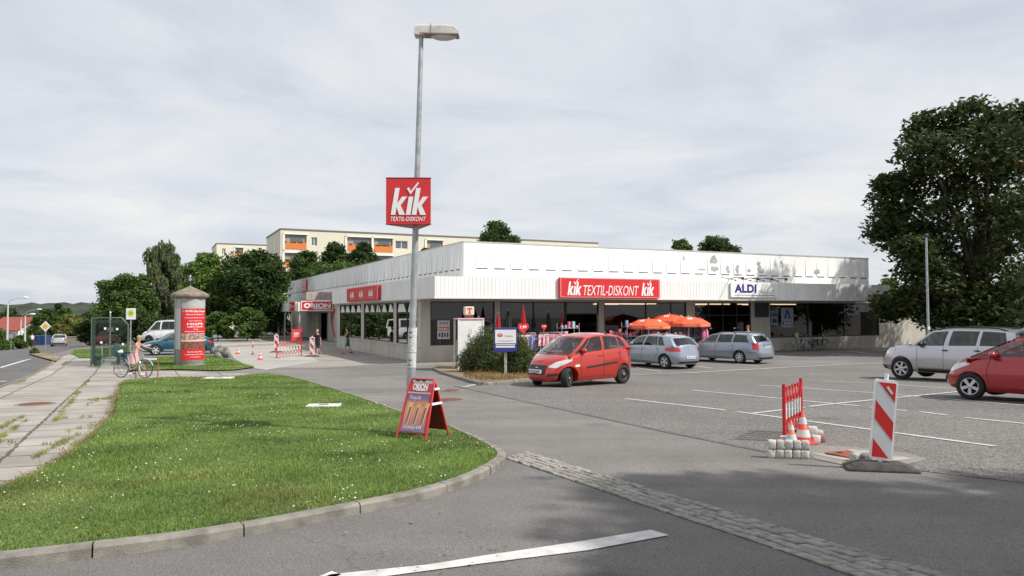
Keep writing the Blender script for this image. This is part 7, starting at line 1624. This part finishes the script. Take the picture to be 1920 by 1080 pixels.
# far beacons, fence, cones, poles
def gl_(px, py): v = G(px, py); return (v.x, v.y, v.z)
beacon('left of two far striped beacons, behind the red and white fold-out fence', gl_(518, 661), R(10), h=1.0, flip=False, z0=.1)
beacon('right of two far striped beacons, beside the person in black', gl_(585, 669), R(4), h=1.0, flip=False, z0=.1)
def fence(label, a, b, h, n, sc=1., rz=None):
    a, b = Vector(a), Vector(b); c0 = (a + b) / 2; d = (b - a); L = d.length; t = thing('folding_fence', label, 'barrier fence', tuple(c0), math.atan2(d.y, d.x))
    for x in (-L / 2, L / 2): c = MB(); c.bb((x - .025, -.02, 0), (x + .025, .02, h)); c.build('post', m_rr, t)
    for x in (-L / 2, L / 2): c = MB(); c.bb((x - .03, -.2, 0), (x + .03, .2, .03)); c.build('foot', m_dark, t)
    p_ = L / n; z0, z1, z2, z3 = h * .14, h * .40, h * .66, h * .94
    for i in range(n):
        x = -L / 2 + p_ * (i + .5)
        for s in (1, -1):
            y = .012 * s; xa, xb = x - s * p_ / 2, x + s * p_ / 2; lean = (xb - xa)
            for (q0, q1, mt) in ((z0, z1, m_rr), (z1, z2, m_rw), (z2, z3, m_rr)):
                k0, k1 = (q0 - z0) / (z3 - z0), (q1 - z0) / (z3 - z0); wv = .022
                u0 = xa + (xb - xa) * (abs((k0 * 2) % 2 - 0) if k0 <= .5 else 2 - k0 * 2); u1 = xa + (xb - xa) * (k1 * 2 if k1 <= .5 else 2 - k1 * 2)
                c = MB(); c.prism([(u0 - wv, q0), (u0 + wv, q0), (u1 + wv, q1), (u1 - wv, q1)], y - .006, y + .006); c.build('lath', mt, t)
    return t
fence('red and white fold-out fence between the two far striped beacons', gl_(519, 672), gl_(565, 667), .95, 8)
# near fence stands almost edge-on, folded
a = G(1471, 829); b = G(1503, 812); fence('narrow red and white fold-out fence standing near two cones and stacked stones', tuple(a), tuple(b), .83, 6)
def cone(label, loc, h, mat, bands=2, group=None, gr=None):
    t = thing('traffic_cone', label, 'traffic cone', loc, R(20)); r0 = h * .235; 
    c = MB(); c.box((0, 0, .02), (h * .62, h * .62, .03)); c.build('base', mat, t, bevel=.01); rz_ = lambda z: r0 * (1 - z / h) + .02 * h * 1.2
    c = MB(); c.lathe([(rz_(.04), .04), (rz_(h), h), (rz_(h) * .6, h)], 24); bd = c.build('body', mat, t)
    for a_, b_ in ((.22, .44), (.60, .80)): c = MB(); c.lathe([(rz_(h * a_) + .003, h * a_), (rz_(h * b_) + .003, h * b_)], 24, cap=False); c.build('white_band', m_rw, bd)
    return t
cone('shorter orange cone beside the folded fence, left of the taller cone', gl_(1484, 834), .34, m_or2); cone('taller red cone beside the folded fence in the car park', gl_(1506, 832), .46, m_conered)
cone('far small red cone left of the striped fence, nearer the lawn', gl_(488, 675), .48, m_conered); cone('far small red cone on the pale concrete, left of the others', gl_(446, 664), .48, m_conered)
v = G(474, 665); t = thing('marker_pole', 'thin red and white marker pole standing between the far cones', 'marker pole', tuple(v)); 
for i in range(4): c = MB(); c.cyl((0, 0, i * .2), (0, 0, i * .2 + .2), .035, n=10); c.build('band', m_rr if i % 2 == 0 else m_rw, t)
c = MB(); c.lathe([(.15, 0), (.15, .03), (.05, .05)], 16); c.build('foot', m_dark, t)
# setts: each loose stone by itself
m_sett = [M('sett_pale', (.56, .54, .50), .85, var=.2, vs=14, bump=.25, bs=60), M('sett_grey', (.45, .44, .41), .85, var=.2, vs=14, bump=.25, bs=60), M('sett_dark', (.2, .18, .165), .85, var=.3, vs=22, bump=.5, bs=60), M('sett_brick', (.3, .13, .1), .85, var=.3, vs=22, bump=.4, bs=60)]
def sett(loc, s, mi, rz, label, group, seed):
    bm = bmesh.new(); bmesh.ops.create_cube(bm, size=1); q = random.Random(seed)
    bmesh.ops.subdivide_edges(bm, edges=bm.edges, cuts=3, use_grid_fill=True)
    for v in bm.verts:
        n = v.co.normalized() * .66; v.co = v.co.lerp(n, .16); v.co = Vector(tuple(v.co[i] * s[i] * (1 + q.uniform(-.012, .012)) for i in range(3))) + Vector((q.uniform(-.004, .004),) * 3)
    me = bpy.data.meshes.new('paving_stone'); bm.to_mesh(me); bm.free(); me.materials.append(m_sett[mi]); [setattr(f, 'use_smooth', True) for f in me.polygons]; o = bpy.data.objects.new('paving_stone', me); COL.objects.link(o); o.location = loc; o.rotation_euler = (q.uniform(-.05, .05), q.uniform(-.05, .05), rz); return tag(o, label, 'paving stone', group)
pa, pb = G(1438, 858), G(1516, 860); dr = (pb - pa); Ls = dr.length; dr.normalize(); ra = math.atan2(dr.y, dr.x); n5 = 5; s_ = Ls / n5; ord_ = ['leftmost', 'second', 'middle', 'fourth', 'rightmost']
for i in range(5):
    q = pa + dr * (s_ * (i + .5)); sett((q.x, q.y, q.z + .055), (s_ * .93, .11, .108), 1 if i % 2 else 0, ra + random.uniform(-.06, .06), ord_[i] + ' stone in the bottom row of the stack before the cones', 'stones stacked before the cones', i)
    q2 = q + dr * (s_ * .12); sett((q2.x, q2.y, q2.z + .055 + .108), (s_ * .92, .11, .108), 0 if i < 1 else 1, ra + random.uniform(-.1, .1), ord_[i] + ' stone in the top row of the stack before the cones', 'stones stacked before the cones', i + 10)
for i, (px, py, z, mi, lab) in enumerate([(1517, 829, .055, 1, 'grey stone lying behind the taller cone, left one'), (1527, 830, .055, 0, 'pale stone lying behind the taller cone, middle one'), (1536, 829, .055, 3, 'reddish stone at the right end behind the taller cone'), (1524, 818, .055, 0, 'small pale stone farthest behind the taller cone'), (1523, 829, .165, 0, 'pale stone lying on top of the stones behind the taller cone'), (1533, 820, .055, 1, 'grey stone at the back right behind the taller cone'), (1471, 832, .05, 0, 'white stone at the foot of the folded fence')]):
    v = G(px, py); sett((v.x, v.y, v.z + z), (.12, .12, .11), mi, random.uniform(-.3, .3), lab, None, 30 + i)
for i, (px, py, mi, lab) in enumerate([(1606, 866, 1, 'pale grey stone beside the hole, left of the striped beacon'), (1622, 867, 2, 'dark stone between the pale stone and the striped beacon')]):
    v = G(px, py); sett((v.x, v.y, v.z + .05), (.12, .11, .1), mi, .2, lab, None, 40 + i)
# cement patch with a rusty plate
sheet('cement_patch', pxpoly([(1520, 852), (1545, 851), (1590, 844), (1632, 846), (1650, 858), (1695, 858), (1712, 862), (1660, 868), (1600, 868)]), 3, m_conc)
sheet('sand_dust', pxpoly([(1500, 840), (1540, 836), (1640, 842), (1700, 850), (1740, 862), (1700, 872), (1640, 876), (1580, 872), (1530, 862)]), 2, asphalt('dusty', (.24, .225, .2), .3, 80, .15))
t_ = thing('metal_plate', 'rusty red metal plate covering the hole in the cement patch', 'metal plate', tuple(G(1580, 858, -.012)), 0); P_ = [G(*q) - G(1580, 858) for q in ((1546, 855), (1590, 851), (1604, 855), (1600, 864))]
c = MB(); c.add([(v.x, v.y, .028) for v in P_] + [(v.x, v.y, .042) for v in P_], [(3, 2, 1, 0), (4, 5, 6, 7), (0, 1, 5, 4), (1, 2, 6, 5), (2, 3, 7, 6), (3, 0, 4, 7)]); c.build('plate', m_plate, t_); c = MB(); v = (P_[0] + P_[2]) / 2; c.cyl((v.x, v.y, .04), (v.x, v.y, .05), .04, n=12); c.build('lifting_eye', m_dark, t_)
# boulders at the verge end by the column
for i, (px, py, w_, h_) in enumerate([(402, 663, 14, 14), (412, 667, 16, 20), (424, 671, 13, 20), (408, 672, 11, 12)]):
    v = G(px, py); k = v.y / F; bm = bmesh.new(); bmesh.ops.create_icosphere(bm, subdivisions=3, radius=1); q = random.Random(i)
    for x in bm.verts:
        nz = math.sin(x.co.x * 3 + i) * math.cos(x.co.y * 4) * .12 + q.uniform(-.05, .05); x.co = Vector((x.co.x * w_ * .62 * k, x.co.y * w_ * .5 * k, x.co.z * h_ * .55 * k)) * (1 + nz)
    me = bpy.data.meshes.new('boulder'); bm.to_mesh(me); bm.free(); me.materials.append(M('boulder_stone', (.26, .24, .22), .9, var=.6, vs=5, bump=.8, bs=12)); o = bpy.data.objects.new('boulder', me); COL.objects.link(o); o.location = (v.x, v.y, v.z + h_ * .42 * k)
    tag(o, ['leftmost small boulder of the heap right of the advertising column', 'biggest boulder in the middle of the heap right of the advertising column', 'rightmost tall boulder of the heap right of the advertising column', 'front low boulder of the heap right of the advertising column'][i], 'boulder')
# ================================================================ SHOP FRONT GOODS
cols = [M('cloth_%d' % i, c_, .85, var=.25, vs=14, col2=c2) for i, (c_, c2) in enumerate([((.65, .03, .06), (.7, .3, .35)), ((.75, .7, .66), (.5, .06, .1)), ((.03, .05, .25), (.45, .45, .6)), ((.05, .35, .42), (.55, .6, .6)), ((.75, .12, .35), (.7, .5, .6)), ((.03, .03, .04), (.2, .2, .25)), ((.35, .36, .4), (.1, .1, .1))])]
def rack(px, yoff, w_, z, label, seq, seed, black=False):
    x = fx(px, yoff); t = thing('clothes_rack', label, 'clothes rack', bl3(x, yoff), ANG)
    c = MB(); c.tube([(-w_ / 2, 0, 0), (-w_ / 2, 0, z), (w_ / 2, 0, z), (w_ / 2, 0, 0)], .018, 6); 
    for s in (-1, 1): c.tube([(s * w_ / 2, -.25, .02), (s * w_ / 2, .25, .02)], .016, 6)
    c.build('stand', m_alu, t); q = random.Random(seed); n = int(w_ / .115)
    for i in range(n):
        xx = -w_ / 2 + .06 + i * (w_ - .12) / (n - 1); hh = q.uniform(.55, .75); ww = q.uniform(.2, .26); a = q.uniform(.15, .8)
        f = Matrix.Translation((xx, 0, z - .04)) @ Matrix.Rotation(a if q.random() > .5 else -a, 4, 'Z'); c = MB(); n_ = 9; vs = []
        for j in range(n_):
            u = -1 + 2 * j / (n_ - 1); sh = -.02 - .06 * abs(u)
            for zz, kk_ in ((sh, .92), (-hh * .5, .9), (-hh * (1 + .05 * math.sin(j * 2)), 1.05)): vs.append((u * ww * kk_, .02 * math.sin(j * 1.9 + i) * (0 if zz > -.1 else 1), zz))
        c.add(vs, [(j * 3 + r, j * 3 + 3 + r, j * 3 + 4 + r, j * 3 + 1 + r) for j in range(n_ - 1) for r in (0, 1)], f, True); g = c.build('garment', cols[q.choice(seq)], t, rec=False)
    return t
rack(983, -3.0, 1.2, 1.45, 'clothes rack of pale, blue and pink garments nearest the notice box', [1, 3, 4, 1, 2], 1); rack(1012, -3.3, .9, 1.4, 'clothes rack of navy garments between the two bright racks', [2, 2, 5, 6], 2); rack(1036, -3.5, 1.35, 1.48, 'clothes rack of red, white and pink garments left of the red hatchback', [0, 1, 0, 4, 1], 3)
rack(1302, -3.0, 1.5, 1.7, 'black clothes rack of dark garments at the right end of the parasols', [5, 5, 6, 5], 4)
def closed_parasol(px, yoff, zt_, mat, label, r=.14, zb=1.1):
    x = fx(px, yoff); t = thing('closed_parasol', label, 'parasol', bl3(x, yoff), ANG); c = MB(); c.cyl((0, 0, 0), (0, 0, zt_ + .05), .02, n=8); c.build('pole', m_alu, t)
    c = MB(); n = 16; vs = []; prof = [(.02, zt_), (r * .45, zt_ - .25), (r * .8, zt_ - .7), (r, zb + .1), (r * .7, zb)]
    for rr_, z in prof:
        for i in range(n): a = 2 * math.pi * i / n; k = 1 + (.22 if i % 2 else -.1); vs.append((rr_ * k * math.cos(a), rr_ * k * math.sin(a), z))
    c.add(vs, [(j * n + i, j * n + (i + 1) % n, (j + 1) * n + (i + 1) % n, (j + 1) * n + i) for j in range(4) for i in range(n)], smooth=False); c.build('canopy', mat, t, rec=False); c = MB(); c.lathe([(.22, 0), (.22, .06), (.05, .1)], 16); c.build('base', m_kerb, t)
m_rcl = M('parasol_red', (.36, .015, .025), .8); m_bcl = M('parasol_black', (.012, .02, .015), .8)
closed_parasol(934, -2.2, 2.45, m_rcl, 'closed red parasol just left of the notice box top', zb=1.4); closed_parasol(953, -2.0, 2.55, m_bcl, 'closed black parasol behind the notice box', .18, 1.2); closed_parasol(981, -2.4, 2.75, m_rcl, 'closed red parasol above the pale clothes rack', .14, 1.5); closed_parasol(1053, -1.5, 2.5, m_rcl, 'closed red parasol in the doorway shade', .1, 1.6); closed_parasol(1028, -1.3, 2.45, m_bcl, 'closed black parasol behind the red and white clothes rack', .16, 1.2)
def heart(px, yoff, z, label, s=.28):
    x = fx(px, yoff); t = thing('price_sign', label, 'price sign', bl3(x, yoff), ANG); c = MB(); c.cyl((0, .02, 0), (0, .02, z), .012, n=6); c.build('stick', m_alu, t)
    pts = [(s * .062 * 16 * math.sin(a) ** 3, s * .062 * (13 * math.cos(a) - 5 * math.cos(2 * a) - 2 * math.cos(3 * a) - math.cos(4 * a)) + z) for a in [2 * math.pi * i / 28 for i in range(28)]]
    c = MB(); c.prism(pts, -.012, .004); c.build('heart', m_red, t); c = MB(); c.txt('1,99', s * 1.1, s * .5, FR((0, -.014, z + .03), (1, 0, 0)), bold=.03); c.build('price', m_signw, t)
heart(981, -3.6, 1.72, 'red heart-shaped price sign above the pale clothes rack', .3); heart(1194, -3.2, 1.5, 'red heart-shaped price sign above the roof of the red hatchback', .24); heart(1020, -3.6, 1.75, 'small red price sign between the clothes racks', .16)
def parasol(px, yoff, zt_, r, label, seed):
    x = fx(px, yoff); t = thing('open_parasol', label, 'parasol', bl3(x, yoff), ANG + seed * .3); mo = M('parasol_orange', (.78, .11, .035), .75); c = MB(); c.cyl((0, 0, 0), (0, 0, zt_ + .06), .022, n=8); c.build('pole', m_signw, t)
    n = 8; c = MB(); vs = [(0, 0, zt_)]; rings = [(.35, -.07), (.7, -.2), (1., -.42)]
    for rr_, dz in rings:
        for i in range(n * 4): a = 2 * math.pi * i / (n * 4); k = math.cos(math.pi / n) / math.cos((a % (2 * math.pi / n)) - math.pi / n); vs.append((r * rr_ * k * math.cos(a), r * rr_ * k * math.sin(a), zt_ + dz * r / 1.3))
    m = n * 4; fs = [(0, 1 + i, 1 + (i + 1) % m) for i in range(m)] + [(1 + j * m + i, 1 + j * m + (i + 1) % m, 1 + (j + 1) * m + (i + 1) % m, 1 + (j + 1) * m + i) for j in range(2) for i in range(m)]
    c.add(vs, fs, smooth=False); c.build('canopy', mo, t, rec=False)
    vs = []; zb = zt_ - .42 * r / 1.3
    for i in range(m): a = 2 * math.pi * i / m; k = math.cos(math.pi / n) / math.cos((a % (2 * math.pi / n)) - math.pi / n); vs += [(r * k * math.cos(a), r * k * math.sin(a), zb), (r * k * 1.005 * math.cos(a), r * k * 1.005 * math.sin(a), zb - .16 - (.02 if i % 2 else 0))]
    c = MB(); c.add(vs, [(2 * i, (2 * i + 2) % (2 * m), (2 * i + 3) % (2 * m), 2 * i + 1) for i in range(m)]); v = c.build('valance', mo, t, rec=False)
    c = MB()
    for i in range(n): a = 2 * math.pi * (i + .5) / n; rr_ = r * math.cos(math.pi / n) + .006; f = FR((rr_ * math.cos(a), rr_ * math.sin(a), zb - .08), (-math.sin(a), math.cos(a), 0)); c.txt('TEXTIL-DISKONT', .62, .07, f)
    for i in range(n):
        if i % 2: continue
        a = 2 * math.pi * (i + .5) / n; sl = math.atan2(.22, .3); ud = Vector((math.cos(a), math.sin(a), 0)); f = FR(tuple(ud * r * .62 * math.cos(math.pi / n) + Vector((0, 0, zt_ - .155 * r / 1.3))), (-math.sin(a), math.cos(a), 0), None, tuple((-ud * .85 + Vector((0, 0, .52))).normalized())); f = Matrix.Translation((ud * .0 + Vector((0, 0, .018)))) @ f; logo(c, f @ Matrix.Translation((0, 0, -.08)), .28, .18, 0)
    c.build('print', m_signw, v); c = MB(); c.lathe([(.25, 0), (.25, .07), (.05, .12)], 16); c.build('base', m_kerb, t)
    for i in range(n): a = 2 * math.pi * i / n; c = MB(); c.tube([(0, 0, zt_ - .02), (r * .98 * math.cos(a), r * .98 * math.sin(a), zb + .01)], .006, 4); c.build('rib', m_alu, t)
parasol(1216, -3.6, 2.12, 1.12, 'leftmost of three open orange red parasols before the shop', 0); parasol(1255, -2.2, 2.35, 1.2, 'middle open orange red parasol, set farthest back', 1); parasol(1291, -3.2, 2.22, 1.18, 'rightmost of three open orange red parasols, beside the dark clothes rack', 2)
def stand(px, yoff, w_, d_, label, seed, tiers=3, h=1.5):
    x = fx(px, yoff); t = thing('sales_stand', label, 'sales stand', bl3(x, yoff), ANG); c = MB()
    for a in (-w_ / 2, w_ / 2):
        for b in (-d_ / 2, d_ / 2): c.cyl((a, b, 0), (a, b, h), .015, n=6)
    for i in range(tiers): c.bb((-w_ / 2, -d_ / 2, h * (i + .5) / tiers - .02), (w_ / 2, d_ / 2, h * (i + .5) / tiers))
    c.build('shelving', m_alu, t); q = random.Random(seed)
    for i in range(tiers):
        for j in range(int(w_ / .2)):
            c = MB(); xx = -w_ / 2 + .1 + j * .2; hh = q.uniform(.12, .34); zz = h * (i + .5) / tiers; f = Matrix.Translation((xx, q.uniform(-.1, .05) - d_ * .2, zz + hh / 2)); 
            if q.random() < .6: c.box((0, 0, 0), (q.uniform(.1, .17), .12, hh), f)
            else: c.ell((0, 0, 0), (.08, .08, hh / 2), 8, 6, f)
            c.build('goods', cols[q.randrange(7)], t)
stand(1158, -2.6, 1.3, .5, 'sales stand heaped with mixed goods left of the parasols', 11, 3, 1.5); stand(1184, -3.2, .9, .5, 'tall sales stand of pale bags beside the leftmost parasol', 12, 4, 1.95); stand(1240, -2.9, 1.4, .5, 'sales table of toys and boxes under the orange parasols', 13, 3, 1.35); stand(1272, -3.5, .9, .4, 'sales table of small boxes between the two right parasols', 14, 3, 1.3); stand(1065, -2.5, 1.0, .5, 'flower and toy stand in the shade beside the shop door', 15, 4, 1.9); stand(1098, -2.0, .8, .4, 'low basket stand of red goods in the shop doorway', 16, 2, .9)
x = fx(1321, -3.3); t = thing('beach_ball_bag', 'pink and maroon round bag hanging from the dark clothes rack', 'bag', bl3(x, -3.3), ANG); c = MB(); c.ell((0, 0, 1.22), (.24, .12, .4), 20, 12); c.build('bag_body', M('bag_pink', (.72, .2, .36), .6), t); c = MB(); c.bb((-.02, -.135, .82), (.02, .135, 1.62)); c.build('strap', M('bag_maroon', (.2, .02, .06), .6), t)
